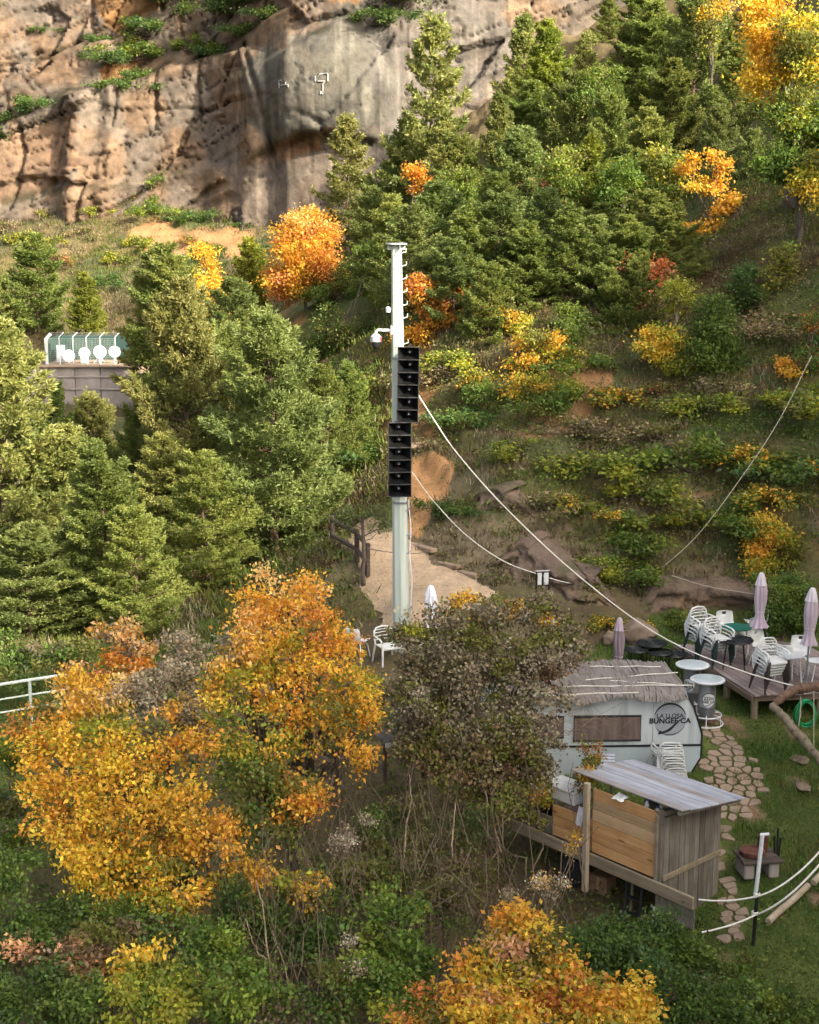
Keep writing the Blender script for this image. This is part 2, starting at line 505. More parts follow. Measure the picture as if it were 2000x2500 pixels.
# ================================================================== TERRAIN
_A = []
for p in [  # (px, py, depth) of ground seen in the photograph
    (1300, 700, 54), (1300, 1000, 46.5), (1300, 1200, 42), (1250, 1390, 39.2), (1500, 1500, 37.6), (1700, 1430, 39.5),
    (1900, 1470, 38.8), (1600, 1000, 46), (1900, 1050, 43.5), (1900, 600, 52), (1900, 420, 58), (1700, 780, 50),
    (1000, 1150, 46), (960, 1270, 43.5), (1150, 1420, 39), (1000, 1450, 37.6), (850, 1330, 40), (1080, 1050, 47.5), (1100, 860, 51),
    (950, 850, 54), (800, 1200, 48), (1100, 700, 57), (1500, 700, 52.5), (1500, 1250, 41.5), (1800, 1250, 41.2),
]:
    _A.append(tuple(U(*p)))
_A += [
    # lawn, deck, caravan, shed
    (6.7, 37.2, 0.72), (7.8, 31.9, 0.15), (9.5, 36, 0.75), (9.5, 31, 0.2), (4.0, 34.5, 0.62), (6.6, 31.4, 0.33), (6.2, 29.0, 0.0), (2.0, 31.0, 0.35),
    (1.0, 34.5, 0.8), (5.8, 27.2, -0.55), (5.6, 25.2, -0.98), (6.5, 25.4, -0.78), (7.6, 28.0, -0.3), (8.2, 25.5, -0.62), (5.8, 23.1, -0.95),
    (7.3, 22.5, -0.95), (6.0, 20.8, -1.3), (4.2, 22.6, -1.35), (3.2, 25.0, -1.5), (2.2, 26.6, -1.2), (0.8, 28.8, -0.5), (2.5, 28.7, -0.25), (4.2, 27.6, -0.35),
    # ravine in front, with the shading ridge's end behind the camera
    (2.0, 21.5, -2.4), (0.0, 24.5, -2.2), (-3.0, 24.0, -2.6), (-6.0, 24.0, -2.4), (4.0, 18.0, -2.6), (0.0, 18.0, -3.8), (-5.0, 18.0, -4.0), (7.0, 16.0, -2.4),
    (0, 10, -6), (-8, 10, -6.2), (8, 10, -5), (0, 2, -8.5), (-10, 0, -9), (10, 0, -7.5), (0, -20, -12), (-30, -20, -14), (14, -12, 2), (34, -24, 30), (-15, 14, -6), (-12, 20, -3.0),
    # left terrace and the drop beyond it
    (-1.0, 31.5, 0.3), (-5, 30.5, -0.2), (-9, 30.5, 0.1), (-9.0, 34, 0.5), (-4, 36, 0.6), (-1.0, 37.5, 0.9), (-12, 26, -1.5), (-14, 31, 0.0), (-7, 42, 0.7), (-12, 42, 0.6), (-3, 44, 1.4), (-3, 50, 2.4),
    (-18, 40, 0.2), (-8, 52, 1.2), (-16, 55, 0.8), (-14, 66, 1.3), (-6, 62, 3.4), (-24, 50, 0.0), (-40, 50, -2), (-60, 40, -6), (-40, 20, -6), (-26, 68, 1.3), (-35, 72, 1.0),
    # meadow slope up to the cliff foot
    (-14, 76, 1.6), (-19, 76, 1.5), (-25, 78, 1.6), (-19.5, 92, 4.0), (-12, 84, 2.4), (-28, 84, 1.9), (-20, 83.6, 1.1), (-16, 83.6, 1.2), (-24, 83.6, 1.1), (-22, 98, 6.3), (-30, 98, 6.0), (-14, 98, 8.0), (-6, 96, 10), (-5, 84, 8.0),
    (-29, 113, 11.9), (-20, 113, 14.3), (-14, 111, 12.9), (-7, 105, 11.0), (-40, 112, 10), (-60, 110, 8), (-60, 80, 0), (-3, 72, 8.5),
    # wooded hillside behind
    (4, 59, 8.6), (10, 59, 9.2), (4, 64, 8.4), (10, 64, 9.2), (3, 72, 9.4), (11, 72, 10.6), (2, 86, 12.6), (12, 86, 14.6), (6, 102, 18.5), (20, 100, 24), (15, 62, 13.8), (18, 70, 18), (15, 52, 11.5),
    (22, 84, 24), (0, 130, 30), (30, 120, 34), (-40, 140, 25), (40, 140, 40),
    # unseen ridge to the right, heights set to shade lawn and trees
    (12.5, 33, 0.9), (12, 26, 0.2), (13, 20, 0.2), (14, 41, 5.2), (17, 46, 10.5), (20, 31, 8), (20, 22, 8), (20, 12, 8.5), (25, 38, 17), (24, 50, 18),
    (30, 28, 21), (29, 18, 22), (29, 8, 27), (28, -3, 30.5), (26, -14, 31), (22, 2, 15.5), (20, -8, 17), (36, 40, 28), (37, 24, 32), (36, 10, 32), (36, -5, 32), (34, 52, 27), (44, 30, 37), (44, 8, 37), (44, 50, 33), (42, 66, 31), (32, 64, 25),
    (60, 30, 36), (60, 60, 42), (60, -10, 38), (40, 80, 38), (52, 100, 42), (90, 40, 40), (80, 130, 50), (-90, 130, 10), (-100, 30, -16), (-90, -20, -20),
]
_A = np.array(_A, float)

def _phi(d2): return np.sqrt(d2 + 1.2)

def _tps(A):
    n = len(A)
    d2 = (A[:, None, 0] - A[None, :, 0]) ** 2 + (A[:, None, 1] - A[None, :, 1]) ** 2
    K = _phi(d2) - np.eye(n) * 0.25
    P = np.concatenate([np.ones((n, 1)), A[:, :2]], 1)
    M = np.block([[K, P], [P.T, np.zeros((3, 3))]])
    return np.linalg.solve(M, np.concatenate([A[:, 2], np.zeros(3)]))
_W = _tps(_A)

def G(x, y, detail=True):
    x = np.asarray(x, float); y = np.asarray(y, float)
    shp = x.shape
    xf = x.ravel(); yf = y.ravel()
    z = np.empty(xf.shape)
    for i in range(0, len(xf), 20000):
        xs = xf[i:i + 20000]; ys = yf[i:i + 20000]
        d2 = (xs[:, None] - _A[None, :, 0]) ** 2 + (ys[:, None] - _A[None, :, 1]) ** 2
        z[i:i + 20000] = _phi(d2) @ _W[:-3] + _W[-3] + _W[-2] * xs + _W[-1] * ys
    if detail:
        hill = sm(1.3, 4.0, z) * sm(35, 39, yf + np.maximum(0, xf - 11) * 0.9)
        far = sm(62, 90, yf)
        z = z + (0.03 + 0.65 * hill + 1.0 * far) * (fbm(xf * 0.55, yf * 0.55, 3, 5) - 0.5)
        # stepped rock ribs at the foot of the hill
        rib = hill * sm(8.2, 4.5, z) * sm(-1, 1.5, xf) * (1 - sm(13, 16, xf))
        q = z * 1.25 + 1.2 * fbm(xf * 0.35, yf * 0.35, 9, 3)
        z = z + rib * 0.55 * (np.floor(q) + sm(0.35, 0.65, q - np.floor(q)) - q)
    return z.reshape(shp)

def g1(x, y): return float(G(np.array([x]), np.array([y]))[0])

def GP(px, py, t0=16.0, t1=135.0):
    """the place where the line of sight through a pixel meets the ground"""
    t = np.arange(t0, t1, 0.08)
    a, b = (px - 1000) / FPX, (py - 1250) / FPX
    d = FW - UP * b
    x, y, z = a * t, d.y * t, CAMZ + d.z * t
    h = G(x, y)
    k = np.argmax(z < h)
    return Vector((x[k], y[k], h[k]))

# named areas on the ground, in metres, from the photograph's outline of them
_pp = [(905, 1262), (945, 1268), (1000, 1325), (1080, 1378), (1165, 1418), (1215, 1450), (1160, 1500), (1060, 1560), (950, 1575), (925, 1500), (880, 1440), (868, 1395), (835, 1330), (860, 1290)]
PATH_POLY = [GP(*p)[:2] for p in _pp]
_pb = [(1005, 1125), (1070, 1105), (1118, 1135), (1095, 1195), (1055, 1260), (1020, 1315), (980, 1315), (992, 1200)]
BARE_POLY = [GP(*p)[:2] for p in _pb]
_pl = [(1400, 1905), (1400, 1600), (1480, 1570), (1600, 1500), (1700, 1490), (1900, 1500), (2100, 1500), (2200, 1700), (2200, 2300), (2050, 2500), (1760, 2480), (1700, 2330), (1640, 2240), (1620, 2100), (1480, 1960)]
LAWN_POLY = [GP(*p)[:2] for p in _pl]

_ps = [(290, 585), (350, 555), (425, 528), (450, 565), (560, 555), (610, 575), (600, 640), (500, 625), (400, 615), (320, 605)]
SOIL_POLY = [GP(*p)[:2] for p in _ps]
_pz = [(1230, 1010), (1330, 985), (1430, 905), (1500, 880), (1480, 960), (1420, 1040), (1380, 1120), (1270, 1130)]
SLIDE_POLY = [GP(*p)[:2] for p in _pz]

def ground_colour(x, y, z):
    n1 = fbm(x * 0.45, y * 0.45, 31, 4)[:, None]; n2 = fbm(x * 1.7, y * 1.7, 47, 4)[:, None]; n3 = fbm(x * 0.16, y * 0.16, 71, 3)[:, None]
    c = lambda *k: np.array(k)[None, :]
    litter = c(.085, .06, .038) * (0.7 + 0.6 * n2) + c(0.02, .03, 0.0) * n1
    scrub = c(.088, .085, .032) * (1 - sm(.40, .62, n1)) + c(.055, .075, .022) * sm(.40, .62, n1)
    soil = c(.26, .135, .06) * (0.75 + .5 * n2)
    rock = c(.15, .118, .075) * (0.7 + .6 * n2)
    hill = (sm(1.2, 2.2, z) * sm(36.0, 38, y + np.maximum(0, x - 11) * .9))[:, None]
    out = litter * (1 - hill) + scrub * hill
    # bare orange slides and brown rock ribs on the hill foot
    s = sm(.60, .70, fbm(x * .38 + 5, y * .38, 83, 4))[:, None] * hill * (sm(8.5, 6, z) * sm(2, 4, z))[:, None]
    out = out * (1 - s * .8) + soil * s * .8
    e = (inpoly(x + 2 * (n1[:, 0] - .5), y + 2 * (n2[:, 0] - .5), SLIDE_POLY) * 1.0)[:, None] * (.35 + .65 * sm(.38, .6, n2))
    out = out * (1 - e) + c(.235, .13, .062) * (.7 + .6 * n2) * e
    k = sm(.46, .62, fbm(x * .5 + 2, y * .5, 91, 4))[:, None] * hill * sm(5.2, 3.4, z)[:, None]
    out = out * (1 - k * .9) + rock * k * .9
    far = sm(74, 88, y)[:, None]
    meadow = c(.12, .095, .045) * (1 - sm(.42, .6, n1)) + c(.06, .07, .028) * sm(.42, .6, n1)
    orange = c(.25, .135, .062) * (.8 + .4 * n2)
    o = (inpoly(x + 3 * (n1[:, 0] - .5), y + 5 * (n2[:, 0] - .5), SOIL_POLY) * 1.0)[:, None]
    meadow = meadow * (1 - o) + orange * o
    wood = sm(-6, -1, x)[:, None]
    out = out * (1 - far) + (meadow * (1 - wood) + litter * wood) * far
    b = inpoly(x, y, BARE_POLY)[:, None]
    out = np.where(b, c(.40, .22, .095) * (.75 + .5 * n2), out)
    lawn = (inpoly(x, y, LAWN_POLY) | ((x < -5) & (y > 27) & (y < 38) & (x > -30)))[:, None] & (hill < .5)
    g = c(.055, .085, .018) * (.75 + .5 * n2) + c(.035, .022, .01) * sm(.52, .66, n1)
    out = np.where(lawn, g, out)
    dirt = sm(.66, .72, fbm(x * .9 + 4, y * .9, 63, 3))[:, None] * lawn * (x > 0)[:, None]
    return out * (1 - dirt) + c(.20, .13, .08) * dirt

def build_ground():
    u = np.linspace(-1, 1, 340); xs = 4 + 13.5 * u + 120 * np.sign(u) * np.abs(u) ** 5
    v = np.linspace(0, 1, 390)
    ys = 12 + 58 * v + 85 * v ** 5 - 45 * (1 - v) ** 9
    X, Y = np.meshgrid(xs, ys, indexing='ij')
    Z = G(X, Y)
    V = np.stack([X.ravel(), Y.ravel(), Z.ravel()], 1)
    F = grid_faces(len(xs), len(ys))
    me = np_mesh("ground", V, F, MAT['soil'], ground_colour(V[:, 0], V[:, 1], V[:, 2]), True)
    return tag(link("ground", me), "grassy terrace, wooded hillside and scrubby slope", None, None, 'structure')
build_ground()

def drape(name, poly, mat, colf, step=0.09, lift=0.025, edge=0.12):
    P = np.array([tuple(p)[:2] for p in poly])
    P = P
    x0, y0 = P.min(0) - .2; x1, y1 = P.max(0) + .2
    xs = np.arange(x0, x1, step); ys = np.arange(y0, y1, step)
    X, Y = np.meshgrid(xs, ys, indexing='ij')
    W = edge * 2 * (fbm(X * 1.6, Y * 1.6, 5, 3) - .5), edge * 2 * (fbm(X * 1.6 + 9, Y * 1.6, 6, 3) - .5)
    ins = inpoly(X + W[0] * 2, Y + W[1] * 2, P)
    Z = G(X, Y) + lift + 0.03 * (fbm(X * 2.2, Y * 2.2, 12, 3) - .5)
    V = np.stack([X.ravel(), Y.ravel(), Z.ravel()], 1)
    F = grid_faces(len(xs), len(ys))
    F = F[ins.ravel()[F].all(1)]
    used = np.unique(F); mp = -np.ones(len(V), int); mp[used] = np.arange(len(used))
    V = V[used]; F = mp[F]
    me = np_mesh(name, V, F, mat, colf(V[:, 0], V[:, 1], V[:, 2]), True)
    return tag(link(name, me), None, None, None, 'structure')

def path_col(x, y, z):
    n = fbm(x * 1.1, y * 1.1, 15, 4)[:, None]; n2 = fbm(x * 5, y * 5, 16, 3)[:, None]
    return np.array([[.36, .27, .175]]) * (.72 + .42 * n + .2 * n2)
drape("path", PATH_POLY, MAT['sand'], path_col, 0.05, 0.03)
# pale concrete kerb along the hill side of the path
_k = MB()
_kp = [GP(*p) for p in [(948, 1268), (1000, 1322), (1060, 1362), (1120, 1394), (1168, 1418)]]
for a, b in zip(_kp[:-1], _kp[1:]):
    d = b - a; L = d.length; n = max(1, int(L / 0.7))
    for i in range(n):
        p = a.lerp(b, (i + .5) / n)
        _k.box((p.x, p.y, g1(p.x, p.y) + .02), (L / n * .97, .22, .12), (0, 0, math.atan2(d.y, d.x) + random.uniform(-.04, .04)), .02)
tag(_k.build("path_kerb", MAT['stone']), None, None, None, 'structure')

# cut rock faces at the foot of the slope
def rock_face(name, foot, hgt, seed, lean=.45, lift=-.25):
    P = [GP(*p) for p in foot]; L = [0]
    for a, b in zip(P[:-1], P[1:]): L.append(L[-1] + (b - a).length)
    nu = int(L[-1] / .055); nv = int(hgt / .055)
    u = np.linspace(0, L[-1], nu); v = np.linspace(0, 1, nv)
    bx, by = np.interp(u, L, [p.x for p in P]), np.interp(u, L, [p.y for p in P])
    tx, ty = np.gradient(bx), np.gradient(by); tl = np.hypot(tx, ty); nx, ny = ty / tl, -tx / tl
    k = np.sign(ny.mean()) * -1; nx, ny = nx * k, ny * k               # towards the open side
    bz = G(bx, by)
    Uu, Vv = np.meshgrid(u, v, indexing='ij')
    h = hgt * (.62 + .75 * (fbm(Uu * .45, Uu * 0 + seed, seed, 3) - .3)) * np.minimum(1, np.minimum(Uu, L[-1] - Uu) / .8 + .05)
    back = lean * Vv * h + .9 * sm(.86, 1, Vv) + .06
    d = .6 * (fbm(Uu * .7, Vv * 2.4 + seed, seed + 1, 3, 2.2, .5) - .5) + .34 * (fbm(Uu * 2.6, Vv * 5 + seed, seed + 11, 5, 2.2, .65) - .5)
    lay = np.floor(Vv * 5 + .8 * fbm(Uu * .6, Vv * 1.5, seed + 2, 3)); d = d + .22 * (_hash(lay, np.floor(Uu * 1.3 + lay * .37), seed) - .5)
    cr = fbm(Uu * .8 + 4, Vv * 1.2, seed + 3, 4) - .5; d = d - .12 * np.exp(-(cr / .012) ** 2)
    off = back - d * np.minimum(1, Vv * 6 + .3)
    X = bx[:, None] - nx[:, None] * off; Y = by[:, None] - ny[:, None] * off
    Z = bz[:, None] + lift + Vv * (h + .3)
    V = np.stack([X.ravel(), Y.ravel(), Z.ravel()], 1)
    n1 = fbm(Uu * 1.2, Vv * 4, seed + 5, 5).ravel()[:, None]; n2 = fbm(Uu * .5, Vv * .8, seed + 6, 3).ravel()[:, None]
    c = np.array([[.165, .122, .09]]) * (.6 + .8 * n1) * (1 - sm(.5, .65, n2)) + np.array([[.20, .135, .085]]) * (.6 + .8 * n1) * sm(.5, .65, n2)
    g = sm(.55, .7, fbm(Uu * .9, Vv * 2, seed + 7, 4)).ravel()[:, None] * .6; c = c * (1 - g) + np.array([[.07, .075, .025]]) * g
    F = grid_faces(nu, nv)
    return tag(link(name, np_mesh(name, V, F, MAT['rockface'], c, True)), None, None, None, 'structure')
rock_face("rock_outcrop", [(1180, 1392), (1260, 1425), (1340, 1452), (1440, 1490), (1540, 1512)], 1.1, 31)
rock_face("rock_outcrop", [(1560, 1508), (1640, 1515), (1720, 1512), (1800, 1512), (1880, 1520), (1990, 1530)], .9, 37)
rock_face("rock_outcrop", [(1115, 1240), (1220, 1270), (1330, 1290)], .9, 41, .6)

# ================================================================== CLIFF
def build_cliff():
    base = np.array([(-95, 121), (-60, 121), (-36, 119), (-24, 118), (-15, 117), (-11.5, 113), (-8.5, 109.5), (-4, 108.5), (1, 109), (6, 111), (12, 114), (22, 117), (45, 122), (80, 128)], float)
    xs = np.concatenate([np.arange(-95, -38, .8), np.arange(-38, 22, .17), np.arange(22, 80, .8)])
    zs = np.concatenate([np.arange(2, 31.5, .17), np.arange(31.5, 52, .8)])
    X, Z = np.meshgrid(xs, zs, indexing='ij')
    Y0 = np.interp(X, base[:, 0], base[:, 1])
    # place on the face measured in the photograph's pixels, 1 px = 3.28 cm
    PX = 1000 + X * 30.5; PY = 567 - (Z - 11) * 30.0
    wx = 34 * (fbm(X * .25, Z * .25, 201, 4) - .5); wy = 34 * (fbm(X * .25 + 7, Z * .25, 202, 4) - .5)
    qx = PX + wx; qy = PY + wy
    out = np.zeros_like(X)                       # metres towards the valley
    out += (17 - (Z - 11)) * 0.12                # leans back
    def ledge(pts, h, w=14, x0=-1e9, x1=1e9, soft=60):
        P = np.array(pts, float)
        yc = np.interp(qx, P[:, 0], P[:, 1])
        m = sm(x0 - soft, x0 + 1, qx) * (1 - sm(x1 - 1, x1 + soft, qx))
        return m * h * sm(-w, w, qy - yc), m * np.exp(-((qy - yc) / (w * 1.1)) ** 2)
    L = []
    for spec in [
        ([(-400, 330), (0, 205), (120, 170), (240, 140), (320, 128), (420, 60), (470, -60)], 1.3, 11, -900, 300),
        ([(200, 262), (290, 250), (440, 200), (600, 158), (720, 105), (900, 30), (1000, -60)], 2.0, 13, 240, 960),
        ([(-400, 480), (0, 345), (110, 300), (200, 262), (330, 268)], 1.5, 12, -900, 250),
        ([(330, 235), (440, 205), (540, 180), (640, 178)], 1.6, 10, 330, 640),
        ([(-300, 560), (0, 520), (180, 480), (330, 455), (580, 430)], 0.9, 14, -900, 560),
        ([(600, 430), (700, 388), (800, 372), (920, 385)], -0.9, 14, 650, 900),
        ([(640, 230), (760, 180), (900, 120), (1000, 60)], 0.9, 10, 640, 1000),
    ]:
        s, e = ledge(*spec[:3], *spec[3:]); out += s; L.append(e)
    # undercut line along the long crack
    yc = np.interp(qx, [-400, 0, 120, 240, 320], [325, 200, 170, 138, 126])
    out -= 0.9 * np.exp(-((qy - yc - 2) / 5.0) ** 2) * (1 - sm(300, 330, qx))
    # grey bulge and the upright crack left of it
    bul = np.clip(1 - ((qx - 800) / 165) ** 2 - ((qy - 270) / 135) ** 2, 0, 1)
    out += 2.0 * bul ** .8
    for cx, cy0, cy1, lean in [(640, 170, 430, -.25), (430, 210, 330, .05), (335, 235, 330, .15), (230, 310, 460, .35), (420, 0, 70, .1), (255, 0, 110, -.05), (720, 20, 110, .3), (990, 0, 160, .1), (110, 330, 520, .12), (520, 200, 320, -.1)]:
        c = cx + lean * (cy0 - qy)
        out -= 0.65 * np.exp(-((qx - c) / 5.0) ** 2) * sm(cy0 - 15, cy0 + 5, qy) * (1 - sm(cy1 - 5, cy1 + 15, qy))
    # blocks: every block has its own tilt
    r2 = np.random.default_rng(5)
    S = np.stack([r2.uniform(-900, 2000, 150), r2.uniform(-520, 720, 150)], 1)
    tl = r2.normal(0, 1, (150, 3))
    best = np.full(X.shape, 1e18); bi = np.zeros(X.shape, int); sec = np.full(X.shape, 1e18)
    ax, ay = PX + wx * 1.3 + .35 * PY, (PY + wy * 1.3) * 1.25 + .3 * PX
    SA = np.stack([S[:, 0] + .35 * S[:, 1], S[:, 1] * 1.25 + .3 * S[:, 0]], 1)
    for i in range(len(S)):
        d = (ax - SA[i, 0]) ** 2 + (ay - SA[i, 1]) ** 2
        m = d < best
        sec = np.where(m, best, np.minimum(sec, d)); best = np.where(m, d, best); bi[m] = i
    grey_z = ((qx > 640) & (qx < 990) & (qy > 130) & (qy < 640))
    amp = np.where(grey_z, .38, 1.0)
    out += amp * (.32 * tl[bi, 0] + .0026 * tl[bi, 1] * (ax - SA[bi, 0]) + .0026 * tl[bi, 2] * (ay - SA[bi, 1]))
    gap = np.sqrt(sec) - np.sqrt(best)
    out -= amp * .8 * np.exp(-(gap / 6.0) ** 2) * sm(.46, .60, fbm(X * .22 + 3, Z * .22, 261, 3))
    # tilted bedding, sharp partings and roughness, all running up to the right
    bed = PY + .42 * PX + 30 * fbm(X * .12, Z * .12, 77, 4); along = PX - .42 * PY
    lay = np.floor(bed / 41.0); fr = bed / 41.0 - lay
    out += amp * .95 * (_hash(lay, lay * 0 + 3, 5) - .5) * sm(0, .10, fr) * (1 - sm(.90, 1, fr)) * sm(.36, .58, fbm(X * .14, Z * .14, 271, 3))
    lay = np.floor(bed / 17.0); out += amp * .17 * (_hash(lay, np.floor(along / 150 + lay * .37), 8) - .5)
    out += amp * .95 * (fbm(along / 150, bed / 55, 210, 6, 2.1, .55) - .5) + amp * .26 * (fbm(along / 60, bed / 15, 211, 5, 2.1, .52) - .5)
    c1_ = fbm(along / 190, bed / 48, 281, 4) - .5; c2_ = fbm(along / 60 + 5, bed / 210, 282, 4) - .5; c3_ = fbm(along / 80 + 9, bed / 24, 283, 4) - .5
    CR_ = np.exp(-(c1_ / .013) ** 2) + .6 * np.exp(-(c2_ / .010) ** 2) * sm(.5, .62, fbm(X * .1, Z * .1, 284, 3))
    out -= amp * .42 * np.clip(CR_, 0, 1.2)
    Y = Y0 - out
    V = np.stack([X.ravel(), Y.ravel(), Z.ravel()], 1)
    # rock colours, darker along the cracks
    q = lambda a: a.ravel()[:, None]
    n1 = q(fbm(X * .3, Z * .3, 221, 5)); n2 = q(fbm(X * 1.3, Z * 1.3, 222, 4)); n3 = q(fbm(X * .12, Z * .12 + 4, 223, 4))
    tan = np.array([[.33, .26, .19]]); pink = np.array([[.41, .26, .145]]); gry = np.array([[.25, .215, .18]]); ora = np.array([[.50, .27, .115]])
    c = tan * (.75 + .5 * n2) * (1 - sm(.45, .65, n1)) + pink * (.75 + .5 * n2) * sm(.45, .65, n1)
    k = sm(.5, .68, n3) * .75; c = c * (1 - k) + gry * (.75 + .5 * n2) * k
    c = c * (1 + .5 * (q(fbm(along / 130, bed / 15, 291, 5)) - .5)); c = c * (1 - .35 * np.clip(q(CR_), 0, 1))
    c = c * .8 + .2 * c.mean(1, keepdims=True)
    def patch(poly, colr, w, s=26):
        nonlocal c
        jx = qx + s * (fbm(X * .8, Z * .8, 231, 3) - .5) * 2; jy = qy + s * (fbm(X * .8 + 5, Z * .8, 232, 3) - .5) * 2
        m = (q(inpoly(jx, jy, poly).astype(float)) * w) * (.65 + .7 * (n2 - .2)).clip(0, 1)
        c = c * (1 - m) + np.array([colr]) * (.8 + .4 * n2) * m
    patch([(255, -60), (430, -60), (420, 60), (340, 118), (310, 118), (262, 60)], (.50, .27, .115), .95)
    patch([(300, 180), (375, 165), (370, 230), (300, 245)], (.50, .25, .10), .95)
    patch([(790, 60), (960, 10), (980, 70), (880, 100), (800, 95)], (.50, .26, .11), .9)
    patch([(-600, 400), (110, 330), (250, 315), (260, 430), (120, 500), (-600, 560)], (.44, .27, .16), .75)
    patch([(640, 200), (770, 150), (890, 95), (960, 160), (990, 260), (930, 360), (830, 370), (720, 400), (640, 330)], (.20, .195, .16), .9, 40)
    patch([(900, 60), (1180, 20), (1250, 250), (1100, 300), (960, 420), (930, 300)], (.225, .21, .185), .85, 40)
    patch([(600, 440), (700, 400), (900, 420), (960, 640), (590, 640)], (.30, .245, .195), .85)
    patch([(690, 385), (830, 360), (800, 410), (720, 425)], (.38, .20, .09), .9, 12)
    # pale and dark seepage streaks
    st = sm(.55, .72, q(fbm(X * 2.6, Z * .3, 241, 5))) * q(grey_z | ((qx > 560) & (qx < 1300) & (qy > 60)))
    c = c * (1 + .55 * st)
    sd = sm(.56, .70, q(fbm(X * 2.1 + 8, Z * .25, 243, 5)))
    c = c * (1 - .30 * sd * q((qx > 600) & (qy > 100)) - .12 * sd)
    # lichen and grass on the ledges
    lg = np.clip(sum(L), 0, 1) * sm(.42, .58, fbm(X * .8, Z * .8, 251, 4)); lg = q(lg)
    c = c * (1 - lg * .8) + np.array([[.075, .07, .03]]) * lg * .8
    c = c * np.array([[.34, .34, .335]])
    F = grid_faces(len(xs), len(zs))[:, ::-1]
    me = np_mesh("cliff", V, F, MAT['rock'], c, True)
    o = tag(link("cliff", me), "tan and grey sandstone cliff with slanting ledges", None, None, 'structure')
    def at(px, py):
        x = (px - 1000) / 30.5; z = 11 + (567 - py) / 30.0
        i = int(np.clip(np.searchsorted(xs, x), 0, len(xs) - 1)); j = int(np.clip(np.searchsorted(zs, z), 0, len(zs) - 1))
        return Vector((xs[i], Y[i, j], zs[j]))
    return o, at
CLIFF, CLIFF_AT = build_cliff()
# marks painted in white on the grey bulge
def cliff_mark(strokes, w=.055):
    mb = MB()
    for s in strokes:
        pts = []
        for a, b in zip(s[:-1], s[1:]):
            for k in range(6):
                f = k / 5; p = CLIFF_AT(a[0] + (b[0] - a[0]) * f, a[1] + (b[1] - a[1]) * f); p.y -= .06; pts.append(p)
        mb.tube(pts, w, 5)
    return mb.build("painted_mark", MAT['chalk'], CLIFF)
cliff_mark([[(806, 258), (828, 252)], [(808, 270), (822, 267), (817, 280), (815, 292)], [(829, 253), (831, 268)], [(812, 288), (819, 296)], [(805, 259), (804, 270)]], .04)
cliff_mark([[(728, 262), (726, 278)], [(742, 266), (744, 280)], [(727, 271), (743, 272)]], .03)

# ================================================================== MAST WITH HORN SPEAKERS
_mb = U(982, 1545, 36.0); MX, MY = _mb.x, _mb.y
MZ = g1(MX, MY)
_mt = PZ(968, 597, 0)  # direction only
def mast_at(py, px=None):
    """point of the mast axis at a pixel row"""
    b = (py - 1250) / FPX; d = FW - UP * b
    t = MY / d.y
    return Vector((((968 + (py - 597) * 0.0135) - 1000) / FPX * t, MY, CAMZ + d.z * t))
TOPZ = mast_at(597).z
mast = thing("mast", "tall tapered pale galvanised mast rising from behind the brown bush", "mast", (MX, MY, MZ))
def mast_part(mb, name, mat, parent=mast):
    o = mb.build(name, mat, parent)
    return o
_m = MB()
n = 10
pts = []; rr = []
for i in range(n + 1):
    z = MZ - .3 + (TOPZ - MZ + .3) * i / n
    f = (z - MZ) / (TOPZ - MZ)
    x = mast_at(597).x * f + mast_at(1545).x * (1 - f)
    pts.append(Vector((x - MX, 0, z - MZ))); rr.append(.215 - .095 * f)
_m.tube(pts, rr, 8)
_m.s = [False] * len(_m.s)
_m.build("shaft", MAT['galv'], mast)
def mast_x(z): 
    f = (z - MZ) / (TOPZ - MZ)
    return mast_at(597).x * f + mast_at(1545).x * (1 - f)
def mast_r(z): return .215 - .095 * (z - MZ) / (TOPZ - MZ)
t = pts[-1]
MB().lathe([(.25, 0), (.25, .035)], 24, (t.x, 0, t.z)).build("top_plate", MAT['galv'], mast)
gs = MB()
for k in range(4):
    w = k * math.pi / 2 + .4
    gs.box((t.x + .15 * math.cos(w), .15 * math.sin(w), t.z - .06), (.14, .012, .12), (0, 0, w))
pass
for k in range(4):
    w = k * math.pi / 2 + .4
    MB().box((t.x + .15 * math.cos(w), .15 * math.sin(w), t.z - .06), (.14, .012, .12), (0, 0, w)).build("gusset", MAT['galv'], mast)
for py in (618, 650, 682, 714, 746, 777, 840):
    p = mast_at(py); r = mast_r(p.z)
    MB().tube([(p.x - MX - .3 * r, -r * .95, p.z - MZ - .05), (p.x - MX + r * .9, -r * .35, p.z - MZ), (p.x - MX + r + .1, 0, p.z - MZ + .03), (p.x - MX + r + .1, 0, p.z - MZ + .11)], .013, 5).build("step_peg", MAT['galv'], mast)
for py in (874, 1225):
    p = mast_at(py); r = mast_r(p.z) + .012
    MB().lathe([(r, -.025), (r, .025)], 16, (p.x - MX, 0, p.z - MZ)).build("strap", MAT['grey_metal'], mast)
p = mast_at(1500); _c = MB()
cp = [(mast_x(mast_at(y).z) - MX + mast_r(mast_at(y).z) + .055 + .02 * math.sin(y * .05), -.08, mast_at(y).z - MZ) for y in range(1218, 1500, 14)]
_c.tube(cp, .012, 5); _c.build("cable", MAT['white_canvas'], mast)
for y in (1240, 1300, 1345, 1480):
    q = mast_at(y); r = mast_r(q.z)
    MB().tube([(q.x - MX + r * .7, -.1, q.z - MZ - .05), (q.x - MX + r + .02, -.1, q.z - MZ - .02), (q.x - MX + r + .06, -.08, q.z - MZ + .03)], .014, 5).build("cable_clip", MAT['grey_metal'], mast)
q = mast_at(954); MB().box((q.x - MX + .11, -.12, q.z - MZ), (.015, .02, .28), None, .004).build("blue_plate", MAT['blue'], mast)

